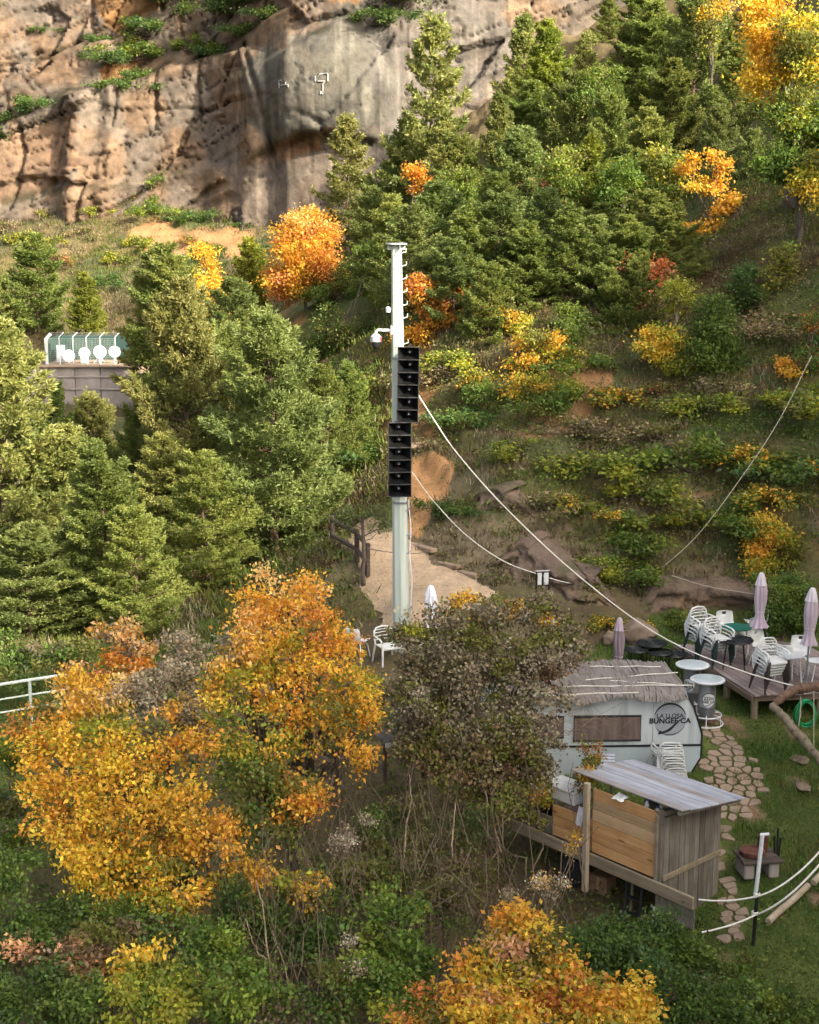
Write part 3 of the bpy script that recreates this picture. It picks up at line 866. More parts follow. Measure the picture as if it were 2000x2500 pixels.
# small white floodlight and the dome camera
q = mast_at(755)
lamp = thing("floodlight", "tiny white lamp on the left of the mast above the dome camera", "lamp", (q.x - mast_r(q.z), MY, q.z))
MB().tube([(0.02, 0, 0), (-.06, -.01, 0)], .018, 6).build("bracket", MAT['galv'], lamp)
MB().lathe([(.02, -.08), (.055, -.07), (.06, .03), (.03, .06)], 14, (-.08, -.02, 0)).build("lamp_head", MAT['white_paint'], lamp)
q = mast_at(806)
cctv = thing("dome_camera", "silver dome security camera hanging on an arm left of the mast", "security camera", (q.x - mast_r(q.z), MY, q.z))
MB().box((-.005, -.05, 0), (.05, .14, .22), None, .012).build("wall_plate", MAT['silver'], cctv)
MB().tube([(0, -.05, 0), (-.2, -.06, .0), (-.32, -.06, .01), (-.36, -.06, -.02), (-.37, -.06, -.1)], [.035, .035, .032, .03, .03], 8).build("arm", MAT['white_paint'], cctv)
MB().lathe([(.03, .0), (.07, -.03), (.125, -.08), (.13, -.20), (.115, -.215)], 20, (-.37, -.06, -.06)).build("housing", MAT['silver'], cctv)
MB().lathe([(.105, 0), (.1, -.06), (.075, -.13), (.03, -.17), (0.0, -.175)], 18, (-.37, -.06, -.275)).build("dome", MAT['lens'], cctv)
MB().box((-.262, -.12, -.2), (.05, .05, .11), (0, .3, .4), .01).build("red_tag", MAT['red'], cctv)

# horn speaker: flared square mouth, throat plug, back chamber
def make_horn():
    t = thing("horn_speaker", "x", "loudspeaker", (0, 0, 0), 0, "horn loudspeakers stacked on the mast")
    w, h = .255, .138
    mb = MB()
    prof = [(1.0, 0), (.94, .03), (.62, .15), (.42, .27), (.30, .36)]
    V = []; F = []
    for s, y in prof:
        V += [(-w * s, y, -h * s), (w * s, y, -h * s), (w * s, y, h * s), (-w * s, y, h * s)]
    for i in range(len(prof) - 1):
        for k in range(4):
            l = (k + 1) % 4
            F.append((i * 4 + k, i * 4 + l, i * 4 + 4 + l, i * 4 + 4 + k))
    b = len(prof) * 4 - 4
    F.append((b, b + 1, b + 2, b + 3))
    mb.add(V, F); mb.build("horn", MAT['black_paint'], t)
    rm = MB()
    for sx in (-1, 1): rm.box((sx * (w + .008), .0, 0), (.016, .035, 2 * h + .03), None, .003)
    rm.box((0, -.004, h + .008), (2 * w, .04, .016), None, .003); rm.box((0, -.004, -h - .008), (2 * w, .04, .016), None, .003)
    rm.build("rim", MAT['horn_edge'], t)
    MB().lathe([(0, 0), (.022, .006), (.03, .03), (.03, .12)], 12).build("throat_plug", MAT['silver'], t)
    pl = t.children[-1]; pl.rotation_euler = (R(-90), 0, 0); pl.location = (0, .23, 0)
    MB().box((0, .41, 0), (.19, .14, .19), None, .03).build("back_chamber", MAT['black_paint'], t)
    MB().box((0, .2, h + .012), (.06, .5, .02), None, .004).build("bracket", MAT['steel_dark'], t)
    return t
_horn = None
ordw = ["topmost", "second from top", "third from top", "fourth from top", "fifth from top", "lowest"]
for col, (px0, px1, ys, word, rot) in enumerate([(998, 995, (863, 894, 925, 955, 986, 1016), "upper right column", R(-6)), (976, 976, (1047, 1078, 1108, 1138, 1168, 1198), "lower left column", R(5))]):
    for i, py in enumerate(ys):
        px = px0 + (px1 - px0) * i / 5
        t0 = (MY - .58) / (FW - UP * ((py - 1250) / FPX)).y
        pos = U(px, py, t0)
        lab = "black horn speaker, %s of the %s on the mast" % (ordw[i], word)
        if _horn is None: _horn = make_horn(); h = _horn; h["label"] = lab
        else: h = dup(_horn, label=lab)
        h.location = pos; h.rotation_euler = (R(3), 0, rot + .03 * random.uniform(-1, 1))
        h.scale = (.94 if col == 0 else 1.02, 1, 1.0)

# ================================================================== CABLES
def cable(name, label, pts, r, mat, sag=0.0, n=24, cat="cable"):
    P = []
    ext = [pts[0] * 2 - pts[1]] + list(pts) + [pts[-1] * 2 - pts[-2]]
    for i in range(1, len(ext) - 2):                       # smooth curve through the points
        p0, p1, p2, p3 = ext[i - 1:i + 3]
        for k in range(n):
            f = k / n
            p = (p1 * 2 + (p2 - p0) * f + (p0 * 2 - p1 * 5 + p2 * 4 - p3) * f * f + (p1 * 3 - p0 - p2 * 3 + p3) * f ** 3) * .5
            p.z -= sag * 4 * f * (1 - f); P.append(p)
    P.append(pts[-1]); o = P[0].copy()
    return tag(MB().tube([p - o for p in P], r, 5).build(name, mat, None, o), label, cat)
def upts(l): return [U(*p) for p in l]
cable("guy_cable", "long pale rope sloping from the upper speakers down across the deck", upts([(1022, 965, 35.5), (1060, 1025, 35.3), (1115, 1105, 35), (1230, 1235, 34.6), (1400, 1395, 34), (1600, 1545, 33), (1800, 1634, 32), (2030, 1699, 31)]), .014, MAT['rope'], 0, 6, "rope")
cable("sagging_cable", "pale cable sagging from the lower speakers past the white sign to the slope", upts([(1004, 1150, 35.6), (1060, 1225, 36), (1140, 1308, 36.6), (1230, 1370, 37.2), (1315, 1402, 37.8), (1400, 1425, 38.2), (1490, 1424, (GP(1490, 1424) - Vector((0, 0, CAMZ))).dot(FW) + .1)]), .012, MAT['rope'], 0, 6)
cable("thin_wire", "thin yellowish wire crossing the overgrown slope at the right edge", upts([(1982, 868, 41), (1900, 1030, 40.5), (1800, 1180, 40), (1700, 1310, 39.9), (1600, 1400, 39.9)]), .010, MAT['rope_dull'], 0, 6, "wire")
cable("dark_wire", "dark wire hanging across the path between the fence post and the bank", upts([(888, 1336, 37.5), (930, 1345, 37.6), (1000, 1352, 38.0), (1050, 1346, 38.6)]), .011, MAT['cable_dark'], 0, 6, "wire")
cable("slope_wire", "faint grey wire running behind the mauve parasol along the rock foot", upts([(1640, 1405, 38.4), (1730, 1432, 38.2), (1840, 1450, 37.8)]), .009, MAT['rope_dull'], 0, 6, "wire")
tag(MB().tube([U(1170, 1281, 41.6) - U(1170, 1281, 41.6), U(1243, 1281, 41.2) - U(1170, 1281, 41.6)], .022, 6).build("marker_pole", MAT['mesh_green'], None, U(1170, 1281, 41.6)), "short pale green pole lying level on the rock face right of the mast", "pole")

# double white sign at the foot of the slope
_sd = (GP(1325, 1432) - Vector((0, 0, CAMZ))).dot(FW) - 1.5; sp = U(1325, 1425, _sd)
sg = thing("notice_sign", "small double white sign board in a dark frame at the slope foot", "sign", (sp.x, sp.y, g1(sp.x, sp.y)), R(12))
zs = sp.z - sg.location.z
for sx, wx in ((-.085, .10), (.085, .12)):
    pn = MB().box((sx, -.02, zs + .13), (wx, .02, .3), None, .004).build("sign_panel", MAT['white_paint'], sg)
for sx in (-.16, 0.005, .165):
    MB().box((sx, .01, (zs + .32) / 2), (.03, .03, zs + .32), None, .004).build("sign_post", MAT['steel_dark'], sg)
MB().box((0, .01, zs + .33), (.36, .035, .03), None, .004).build("top_rail", MAT['silver'], sg)

# ================================================================== SATELLITE COMPOUND, far left
cy0 = 85.0
def CX(px): return (px - 1000) / FPX * cy0 * 1.0
wz0, wz1 = 1.0, U(200, 893, cy0).z
wall = thing("retaining_wall", "stained concrete retaining wall below the white satellite dishes", "wall", (CX(215), cy0 - .6, wz0))
for k, (a, b) in enumerate([(60, 128), (129, 190), (191, 252), (253, 330)]):
    MB().box(((CX(a) + CX(b)) / 2 - CX(215), 0.02 * (k % 2), (wz1 - wz0) / 2), (CX(b) - CX(a), .5, wz1 - wz0), None, .03).build("wall_panel", MAT['concrete'], wall)
for k, zz in enumerate((.55, 1.25)):
    MB().box((0, -.27, (wz1 - wz0) - zz), (CX(325) - CX(70), .06, .09), None, .01).build("wall_ledge", MAT['concrete'], wall)
MB().box((0, -.05, wz1 - wz0 + .05), (CX(335) - CX(58), .8, .10), None, .02).build("coping", MAT['stone'], wall)
PADZ = wz1 + .1
pad = MB().slab([(CX(60), cy0 - .3), (CX(340), cy0 - .3), (CX(340), cy0 + 6), (CX(60), cy0 + 6)], wz1 - 1.2, PADZ - .03)
tag(pad.build("gravel_terrace", MAT['stone']), None, None, None, 'structure')
fen = thing("screen_fence", "chain fence with angled post tops and green screen round the satellite dishes", "fence", (CX(200), cy0, PADZ))
for i, px in enumerate((116, 148, 181, 214, 247, 284)):
    h = 1.55 if i else 1.45
    MB().tube([(CX(px) - CX(200), 0, 0), (CX(px) - CX(200), 0, h), (CX(px) - CX(200) + .28, 0, h + .28)], .03 if i else .10, 6).build("fence_post", MAT['white_paint'] if i else MAT['galv'], fen)
for zz in (1.62, 1.72, 1.8):
    MB().tube([(CX(116) - CX(200) + (zz - 1.5), 0, zz), (CX(284) - CX(200) + (zz - 1.5), 0, zz)], .008, 4).build("barbed_wire", MAT['grey_metal'], fen)
sc_ = MB()
sc_.box((CX(200) - CX(200), 3.2, .75), (CX(300) - CX(112), .03, 1.4)); sc_.box((CX(116) - CX(200), 1.6, .75), (.03, 3.2, 1.4))
sc_.build("green_screen", MAT['mesh_green'], fen)
cl = MB()
for i in range(46):
    x = CX(118) - CX(200) + i * .085
    cl.tube([(x, .01, .02), (x, .01, 1.5)], .0035, 3)
for i in range(14): cl.tube([(CX(118) - CX(200), .012, .05 + i * .11), (CX(283) - CX(200), .012, .05 + i * .11)], .0035, 3)
tag(cl.build("wire_netting", MAT['galv'], fen), None, None, None, 'stuff')
dishes = [(162, 868, .34, 20, "white satellite dish beside the white cabinet, leftmost of four"), (201, 861, .31, 16, "white satellite dish on a boxy base, second of four"), (239, 858, .36, 22, "white satellite dish with a dark feed arm, third of four"), (275, 858, .32, 18, "white satellite dish partly hidden by pine branches, rightmost of four")]
_dish = None
for i, (px, py, r, yaw, lab) in enumerate(dishes):
    x = CX(px); z = U(px, py, cy0 + .8).z
    d = thing("satellite_dish", lab, "satellite dish", (x, cy0 + .8, PADZ), R(yaw), "satellite dishes in the fenced compound")
    zc = z - PADZ
    prof = [(0.0, .12)] + [(r * k / 6, .12 - .12 * (k / 6) ** 2) for k in range(1, 7)] + [(r + .012, -.005), (r, -.02)] + [(r * k / 6, .10 - .12 * (k / 6) ** 2) for k in range(5, 0, -1)] + [(0, .10)]
    bw = MB().lathe(prof, 22).build("reflector", MAT['dish'], d, (0, 0, zc), (R(76), 0, 0))
    MB().tube([(0, 0, -.26), (0, -.3, -.06)], .018, 6).build("feed_arm", MAT['grey_metal'], d, (0, -.02, zc))
    MB().box((0, -.32, zc - .04), (.07, .1, .07), None, .015).build("feed_horn", MAT['silver'], d)
    if i == 1: MB().box((0, .05, zc * .35), (.46, .4, zc * .7), None, .03).build("base", MAT['dish'], d)
    else: MB().tube([(0, .12, 0), (0, .12, zc)], .05, 8).build("mast_post", MAT['dish'], d)
    if i == 2:
        for s in (-1, 1): MB().tube([(0, .12, zc * .6), (s * .3, .3, 0)], .025, 6).build("strut", MAT['dish'], d)
for px, w, h, lab in ((138, .42, .98, "white equipment cabinet left of the first satellite dish"), (233, .3, .5, "low white box behind the third satellite dish")):
    cb = thing("equipment_cabinet", lab, "cabinet", (CX(px), cy0 + 1.3, PADZ))
    MB().box((0, 0, h / 2), (w, .4, h), None, .02).build("cabinet_body", MAT['dish'], cb)
    MB().box((0, -.208, h / 2), (w * .86, .016, h * .9), None, .004).build("door", MAT['white_paint'], cb)

# ================================================================== LEFT RAILING AND PATH FENCE
rl = thing("railing", "pale metal railing with three bars at the left edge of the terrace", "railing", (0, 0, 0))
ra = U(-120, 1690, 30.6); rb = U(72, 1660, 31.6); rc = U(170, 1646, 32.2)
base0 = ra.copy(); base0.z = g1(ra.x, ra.y); rl.location = base0
for dz, rad in ((0, .035), (-.33, .02), (-.62, .02)):
    MB().tube([ra - base0 + Vector((0, 0, dz)), rb - base0 + Vector((0, 0, dz)), rc - base0 + Vector((0, 0, dz))], rad, 8).build("rail", MAT['galv'], rl)
for f in (ra, rb, rc):
    gz = min(g1(f.x, f.y) - .1, f.z - .9)
    MB().tube([f - base0, Vector((f.x, f.y, gz)) - base0], .035, 8).build("rail_post", MAT['galv'], rl)
pf = thing("path_fence", "dark wooden post and rail fence along the left of the sandy path", "fence", tuple(GP(872, 1378)))
b0 = pf.location.copy()
ends = [(GP(812, 1338), 0), (GP(872, 1378), 1), (GP(898, 1415), 1)]
for p, _ in ends:
    MB().box(p - b0 + Vector((0, 0, .42)), (.11, .11, 1.0), (0, 0, .5), .012).build("fence_post", MAT['wood_dark'], pf)
for a, b in zip(ends[:-1], ends[1:]):
    for hz in (.82, .38):
        p = a[0] - b0 + Vector((0, -.06, hz)); q = b[0] - b0 + Vector((0, -.06, hz))
        MB().tube([p, q], .055, 6).build("fence_rail", MAT['wood_dark'], pf)

# ================================================================== PARASOLS
def parasol(name, label, top, canopy_bot, base, mat, mat_cap, w, flare=0.0, tie=True, lean=(0, 0)):
    """closed parasol; top / canopy_bot / base are world heights on one axis"""
    t = thing(name, label, "parasol", base, 0, "closed parasols")
    h0 = canopy_bot - base[2]; h1 = top - base[2]
    MB().tube([(0, 0, 0), (0, 0, h1 - .05)], .024, 8).build("pole", MAT['grey_metal'], t)
    L = h1 - h0
    def wob(seed, a=.16):
        return lambda i, ww: 1 + a * math.sin(8 * ww + seed + i * .25) + .06 * math.sin(3 * ww + seed * 2 + i)
    fl = 1 + flare
    prof = [(w * .80 * fl, h0), (w * .74 * (1 + flare * .6), h0 + L * .05), (w * .60 * (1 + flare * .3), h0 + L * .14), (w * .56, h0 + L * .22), (w * .68, h0 + L * .36), (w * .80, h0 + L * .52), (w * .78, h0 + L * .66), (w * .66, h0 + L * .78), (w * .45, h0 + L * .90), (w * .16, h0 + L * .97)]
    MB().lathe(prof, 48, (0, 0, 0), wob(1.3)).build("canopy", mat, t)
    MB().lathe([(w * .80, h1 - L * .235), (w * .74, h1 - L * .22), (w * .56, h1 - L * .12), (w * .36, h1 - L * .03), (w * .2, h1 - .01), (0, h1)], 48, (0, 0, 0), wob(2.2, .10)).build("vent_cap", mat_cap, t)
    if tie:
        rp = [(w * .62 * math.cos(k * .5236), w * .62 * math.sin(k * .5236), h0 + L * .285 + .01 * math.sin(k)) for k in range(12)]
        MB().tube(rp, .012, 5, True).build("tie", mat_cap, t)
    t.rotation_euler = (lean[0], lean[1], 0)
    return t
def par_px(name, label, px, top, bot, depth, gz, w, mat, cap, flare, tie=True, lean=(0, 0)):
    a = U(px, top, depth); c = U(px, bot, depth)
    z1 = CAMZ + (FW - UP * ((top - 1250) / FPX)).z / (FW - UP * ((top - 1250) / FPX)).y * a.y
    z0 = CAMZ + (FW - UP * ((bot - 1250) / FPX)).z / (FW - UP * ((bot - 1250) / FPX)).y * a.y
    return parasol(name, label, z1, z0, (a.x, a.y, gz if gz is not None else g1(a.x, a.y)), mat, cap, w, flare, tie, lean)
par_px("closed_parasol", "white closed parasol standing on the sandy path right of the mast", 1052, 1428, 1535, 35.2, None, .17, MAT['white_canvas'], MAT['white_canvas'], .25, False)
par_px("closed_parasol", "dull dark mauve closed parasol behind the caravan roof", 1513, 1507, 1640, 33.4, None, .14, MAT['mauve_dark'], MAT['mauve'], .05)
# ================================================================== DECK
DZ = .80
FL = PZ(1842, 1696, DZ); BL = PZ(1648, 1573, DZ)
dk = thing("wooden_deck", "weathered plank deck on short posts carrying the white chairs", "deck", (FL.x, FL.y, DZ))
dv = Vector((BL.x - FL.x, BL.y - FL.y, 0)); DL = dv.length; dv.normalize()
dyaw = math.atan2(dv.y, dv.x) - math.pi / 2
wv = Vector((math.cos(dyaw), math.sin(dyaw), 0)).lerp(Vector((1, 0, 0)), .6).normalized()
DW = 3.25; npl = 23
for i in range(npl):
    s = DW / npl
    c = wv * (s * (i + .5)) + dv * (DL / 2 + random.uniform(-.03, .03))
    o = MB().box((0, 0, 0), (s - .012, DL + random.uniform(-.05, .06), .035), None, .004).build("plank", MAT['wood_deck'], dk, c + Vector((0, 0, -.018 + random.uniform(-.004, .004))), (random.uniform(-.002, .002), random.uniform(-.01, .01), dyaw))
for f in (.03, .35, .68, .97):
    c = wv * (DW / 2) + dv * (DL * f)
    MB().box((0, 0, 0), (.09, DW + .05, .15), None, .01).build("joist", MAT['wood_deck_d'], dk, c + Vector((0, 0, -.115)), (0, 0, math.atan2(wv.y, wv.x) - math.pi / 2))
MB().box((0, 0, 0), (.035, DL, .14), None, .006).build("fascia", MAT['wood_deck_d'], dk, dv * (DL / 2) - wv * .03 + Vector((0, 0, -.11)), (0, 0, dyaw))
for f in (.04, .36, .68, .96):
    for g in (.03, .5, .97):
        c = wv * (DW * g) + dv * (DL * f); x, y = FL.x + c.x, FL.y + c.y
        gz = g1(x, y) - DZ - .15
        if gz < -.25: MB().tube([(c.x, c.y, -.19), (c.x, c.y, gz)], .085, 8).build("deck_post", MAT['log'], dk)
par_px("closed_parasol", "mauve closed parasol with pale cap at the back of the deck", 1860, 1397, 1530, 35.2, DZ, .165, MAT['mauve'], MAT['mauve_pale'], .55, True)
par_px("closed_parasol", "mauve closed parasol at the right edge of the photo", 1980, 1434, 1573, 33.0, DZ, .175, MAT['mauve'], MAT['mauve_pale'], .3, True, (0, R(1.0)))

# ================================================================== CHAIRS AND TABLES
def slat_chair(label, white, legm, group):
    t = thing("stacking_chair", label, "chair", (0, 0, 0), 0, group)
    W, SH, BH = .27, .43, .83
    s = MB(); s.box((0, .0, SH), (.46, .42, .022), (R(3), 0, 0), .006); s.box((0, -.2, SH - .02), (.44, .03, .05), None, .008)
    s.build("seat", white, t)
    b = MB()
    arch = [(-.235, .20, SH), (-.25, .245, .60), (-.235, .28, .75), (-.17, .30, BH), (0, .31, BH + .025), (.17, .30, BH), (.235, .28, .75), (.25, .245, .60), (.235, .20, SH)]
    b.tube(arch, .021, 6)
    for z in (.55, .63, .71, .775):
        y = .2 + (z - SH) * .26
        b.tube([(-.24, y, z), (0, y + .035, z + .005), (.24, y, z)], .021, 6, False, True, .45)
    b.build("backrest", white, t)
    for sx in (-1, 1):
        MB().tube([(sx * .25, .25, .66), (sx * .28, .1, .665), (sx * .285, -.12, .65), (sx * .28, -.21, .60), (sx * .265, -.215, .46)], [.02, .024, .026, .024, .02], 6, False, True, .6).build("armrest", white, t)
        MB().tube([(sx * .255, -.205, SH + .05), (sx * .275, -.24, .2), (sx * .285, -.26, 0)], [.03, .026, .021], 6).build("leg", legm, t)
        MB().tube([(sx * .235, .20, SH + .03), (sx * .255, .27, .2), (sx * .265, .31, 0)], [.03, .026, .021], 6).build("leg", legm, t)
    return t
def stack(px, py, n, yaw, labels, white, legm, group, z0=DZ, dz=.088, step=.035, proto=None, lowleg=None):
    b = PZ(px, py, z0)
    out = []
    for i in range(n):
        if proto is None:
            proto = slat_chair(labels[0], white, legm, group); c = proto
        else: c = dup(proto, label=labels[i], group=group)
        c.location = (b.x + math.sin(yaw) * step * i, b.y - math.cos(yaw) * step * i, z0 + dz * i)
        c.rotation_euler = (R(1.0) * i, 0, yaw + random.uniform(-.04, .04))
        out.append(c)
    return proto
ow = lambda n: ["lowest"] + ["second from the bottom", "third from the bottom", "fourth from the bottom", "fifth from the bottom", "sixth from the bottom", "seventh from the bottom"][:n - 2] + ["topmost"]
gA = "white slatted chairs stacked on the deck"
pA = stack(1706, 1602, 5, R(28), ["white slatted chair, %s of the stack at the deck's back left" % w for w in ow(5)], MAT['white_plastic'], MAT['dark_leg'], gA)
stack(1744, 1622, 4, R(30), ["white slatted chair, %s of the stack beside the black mesh table" % w for w in ow(4)], None, None, gA, proto=pA)
pB = stack(1874, 1684, 5, R(24), ["white slatted chair, %s of the stack at the deck's front edge" % w for w in ow(5)], MAT['white_plastic'], MAT['brown_leg'], gA, dz=.08)
# all-white stack leaning behind the bar
zb = -.5; bb = Vector(((1640 - 1000) / FPX * 30.0, 28.5, zb))
pC = None; lw = ow(8)
for i in range(8):
    lab = "all-white plastic armchair, %s of the leaning stack against the caravan" % lw[i]
    if pC is None: pC = slat_chair(lab, MAT['white_plastic'], MAT['white_plastic'], "white armchairs stacked against the caravan"); c = pC
    else: c = dup(pC, label=lab)
    c.location = (bb.x - .018 * i, bb.y + .01 * i, zb + .105 * i); c.rotation_euler = (0, R(-3), R(188) + random.uniform(-.03, .03)); c.scale = (.95, .95, .8)

def shell_chair(label, shell, legm, tip=0):
    t = thing("shell_chair", label, "chair", (0, 0, 0), 0, "white shell chairs on the deck")
    ns, nu = 12, 9
    V = []; F = []
    path = [(-.25, .47), (-.23, .455), (-.12, .44), (.02, .435), (.14, .44), (.20, .475), (.225, .56), (.24, .65), (.255, .73), (.265, .80), (.262, .825), (.26, .832)]
    for i, (y, z) in enumerate(path):
        f = i / (ns - 1)
        hw = .235 if f < .55 else .235 - .05 * (f - .55) / .45
        for j in range(nu):
            u = -1 + 2 * j / (nu - 1)
            hw2 = hw if i < ns - 2 else hw * (.9 if i == ns - 2 else .72)
            V.append((u * hw2, y - .05 * u * u * (f > .45), z + (.045 * u * u if f < .5 else 0)))
    F = [tuple(q) for q in grid_faces(ns, nu).tolist() if not (q[0] // nu == 8 and 3 <= q[0] % nu <= 4)]
    me = MB().add(V, F, True).mesh("seat_shell", shell)
    o = link("seat_shell", me, t)
    m = o.modifiers.new("thick", 'SOLIDIFY'); m.thickness = .012
    for sx in (-1, 1):
        for sy, y in ((-1, -.16), (1, .15)):
            MB().tube([(sx * .15, y * .7, .44), (sx * .2, y, .38), (sx * .235, y * 1.5, 0)], .012, 6).build("leg", legm, t)
    return t
def place(o, px, py, yaw, z=DZ, rot=(0, 0)):
    p = PZ(px, py, z); o.location = p; o.rotation_euler = (rot[0], rot[1], yaw); return o
s1 = place(shell_chair("white shell chair behind the round green table", MAT['white_plastic'], MAT['white_paint']), 1772, 1574, R(5))
place(dup(s1, label="white shell chair right of the green table, turned towards it"), 1846, 1563, R(-75))
s3 = place(shell_chair("cream shell chair in front of the green table", MAT['cream_plastic'], MAT['white_paint']), 1826, 1594, R(-62))
place(dup(s1, label="white shell chair behind the round white table at the right"), 1950, 1640, R(-18))
s5 = place(dup(s1, label="white shell chair half hidden behind the front chair stack"), 1862, 1625, R(35))
place(dup(s1, label="white shell chair seen at the right edge of the photo"), 1994, 1662, R(-80))
place(dup(s1, label="white shell chair between chair stack and white table, turned away"), 1916, 1652, R(150))

def round_table(name, label, r, h, topm, legm, legr=.014, mesh_top=False, thick=.025, group=None, splay=.85):
    t = thing(name, label, "table", (0, 0, 0), 0, group)
    if mesh_top:
        MB().tube([(r * math.cos(k * .2618), r * math.sin(k * .2618), h) for k in range(24)], .016, 6, True).build("rim", legm, t)
        m = MB()
        for k in range(8): m.tube([(0, 0, h), (r * math.cos(k * math.pi / 4), r * math.sin(k * math.pi / 4), h)], .010, 4)
        for q in (.16, .34, .52, .7, .86): m.tube([(r * q * math.cos(k * .2618), r * q * math.sin(k * .2618), h) for k in range(24)], .011, 4, True)
        m.lathe([(r * .97, h - .012), (r * .97, h - .008)], 24)
        m.build("mesh_top", topm, t)
    else:
        MB().lathe([(r - .012, h - thick), (r, h - thick * .5), (r - .004, h), ], 36).build("table_top", topm, t)
    for k in range(4):
        w = k * math.pi / 2 + .5
        MB().tube([(r * .62 * math.cos(w), r * .62 * math.sin(w), h - .012), (r * splay * math.cos(w), r * splay * math.sin(w), 0)], legr, 6).build("leg", legm, t)
    return t
def ptab(o, px, py, h, z):
    p = PZ(px, py, z + h); o.location = (p.x, p.y, z); o.rotation_euler = (0, 0, random.uniform(0, 1.5)); return o
ptab(round_table("round_table", "round green plastic table at the back of the deck", .37, .70, MAT['green_top'], MAT['white_paint'], .02), 1799, 1530, .70, DZ)
ptab(round_table("round_table", "round black mesh table on the deck in front of the green table", .42, .68, MAT['steel_dark'], MAT['black_paint'], .014, True, group="round black mesh tables"), 1795, 1562, .68, DZ)
ptab(round_table("round_table", "round white plastic table between the white chairs at the right", .36, .66, MAT['white_plastic'], MAT['white_paint'], .018), 1927, 1597, .66, DZ)
mt = None
for px, py, r, lab in ((1552, 1586, .30, "black mesh table on the grass nearest the dark parasol"), (1592, 1570, .37, "largest black mesh table on the grass, furthest back"), (1610, 1592, .33, "black mesh table on the grass in front of the largest one"), (1645, 1597, .30, "black mesh table on the grass nearest the deck corner")):
    q = PZ(px, py, 1.2); gz = g1(q.x, q.y)
    ptab(round_table("round_table", lab, r, .62, MAT['steel_dark'], MAT['black_paint'], .013, True, group="round black mesh tables"), px, py, .62, gz)

# text helper
def text_mesh(body, size, ext=.002, bold=0.0, align='CENTER'):
    cu = bpy.data.curves.new("lettering", 'FONT'); cu.body = body; cu.size = size; cu.align_x = align; cu.align_y = 'CENTER'
    cu.extrude = ext; cu.offset = bold; cu.resolution_u = 3
    ob = bpy.data.objects.new("tmp", cu); COL.objects.link(ob)
    bpy.context.view_layer.update()
    me = bpy.data.meshes.new_from_object(ob.evaluated_get(bpy.context.evaluated_depsgraph_get()))
    bpy.data.objects.remove(ob); bpy.data.curves.remove(cu)
    me.name = "lettering"
    return me
def diver_poly(s, ox, oz):
    """diving figure: arms and head low at the left, feet high at the right"""
    P = [(-.95, -.62), (-.80, -.42), (-.62, -.50), (-.30, -.40), (0, -.22), (.32, .06), (.62, .30), (.86, .46), (.98, .46), (.80, .32), (.52, .04), (.34, -.16), (.18, -.34), (-.05, -.50), (-.34, -.60), (-.62, -.66), (-.72, -.72), (-.98, -.72)]
    return [(ox + s * x, oz + s * z) for x, z in P]

# ---- barrel bar tables
def barrel(label, px_top, py_top, ztop, gz, logo_yaw):
    p = PZ(px_top, py_top, ztop)
    t = thing("barrel_table", label, "bar table", (p.x, p.y, gz), logo_yaw, "bar tables made of metal barrels")
    h = ztop - gz
    MB().lathe([(.185, .13), (.19, .14), (.19, h * .40), (.194, h * .405), (.194, h * .415), (.19, h * .42), (.19, h - .05)], 32).build("barrel_body", MAT['barrel'], t)
    MB().lathe([(.30, h - .05), (.365, h - .045), (.38, h - .03), (.38, h - .008), (.365, h)], 40).build("top_disc", MAT['white_paint'], t)
    MB().lathe([(.31, h - .002), (.31, h + .006), (.30, h + .01)], 40).build("top_inlay", MAT['table_glass'], t)
    for r, z in ((.37, .02), (.33, .22)):
        MB().tube([(r * math.cos(k * .1745), r * math.sin(k * .1745), z) for k in range(36)], .017, 6, True).build("foot_ring", MAT['white_paint'], t)
    for k in range(6):
        w = k * math.pi / 3 + .3
        MB().tube([(.18 * math.cos(w), .18 * math.sin(w), .24), (.33 * math.cos(w), .33 * math.sin(w), .22), (.37 * math.cos(w), .37 * math.sin(w), .02)], .012, 5).build("ring_spoke", MAT['white_paint'], t)
    rc = .1935
    def bend(co, r): 
        a = co[0] / r
        return (r * math.sin(a), -r * math.cos(a), co[1])
    lz = h * .58
    V = [bend((0, lz), rc)]; F = []
    seg = 32
    for ring in (1, 2, 3, 4):
        for k in range(seg):
            w = 2 * math.pi * k / seg
            V.append(bend((.155 * ring / 4 * math.cos(w), lz + .155 * ring / 4 * math.sin(w)), rc))
    for k in range(seg): F.append((0, 1 + k, 1 + (k + 1) % seg))
    for q in range(3):
        for k in range(seg):
            l = (k + 1) % seg; b = 1 + q * seg
            F.append((b + k, b + seg + k, b + seg + l, b + l))
    lg = MB().add(V, F, True).build("round_logo", MAT['white_paint'], t)
    rg = MB()
    ringp = [Vector(bend((.153 * math.cos(w), lz + .153 * math.sin(w)), rc + .003)) for w in np.linspace(.75, 3.6, 24)]
    rg.tube(ringp, .007, 4)
    rg.build("logo_ring", MAT['ink'], lg)
    for body, size, oz in (("222m", .105, .035), ("GEE CA", .082, -.045)):
        me = text_mesh(body, size, .0005, .0022)
        for v in me.vertices: v.co = Vector(bend((v.co.x, v.co.y + lz + oz), rc + .003 + v.co.z))
        me.materials.clear(); me.materials.append(MAT['ink'])
        link("lettering", me, lg)
    dp = diver_poly(.085, 0, lz - .085)
    vv = [Vector(bend((x, z), rc + .0035)) for x, z in dp]
    MB().add([tuple(v) for v in vv], [tuple(range(len(vv)))]).build("diver_emblem", MAT['ink'], lg)
    return t
barrel("metal barrel bar table with round logo, in front by the lawn", 1728, 1657, 1.32, g1(*PZ(1728, 1657, 1.32)[:2]), R(2))
barrel("metal barrel bar table standing further back beside the caravan corner", 1691, 1621, 1.38, g1(*PZ(1691, 1621, 1.38)[:2]), R(-38))

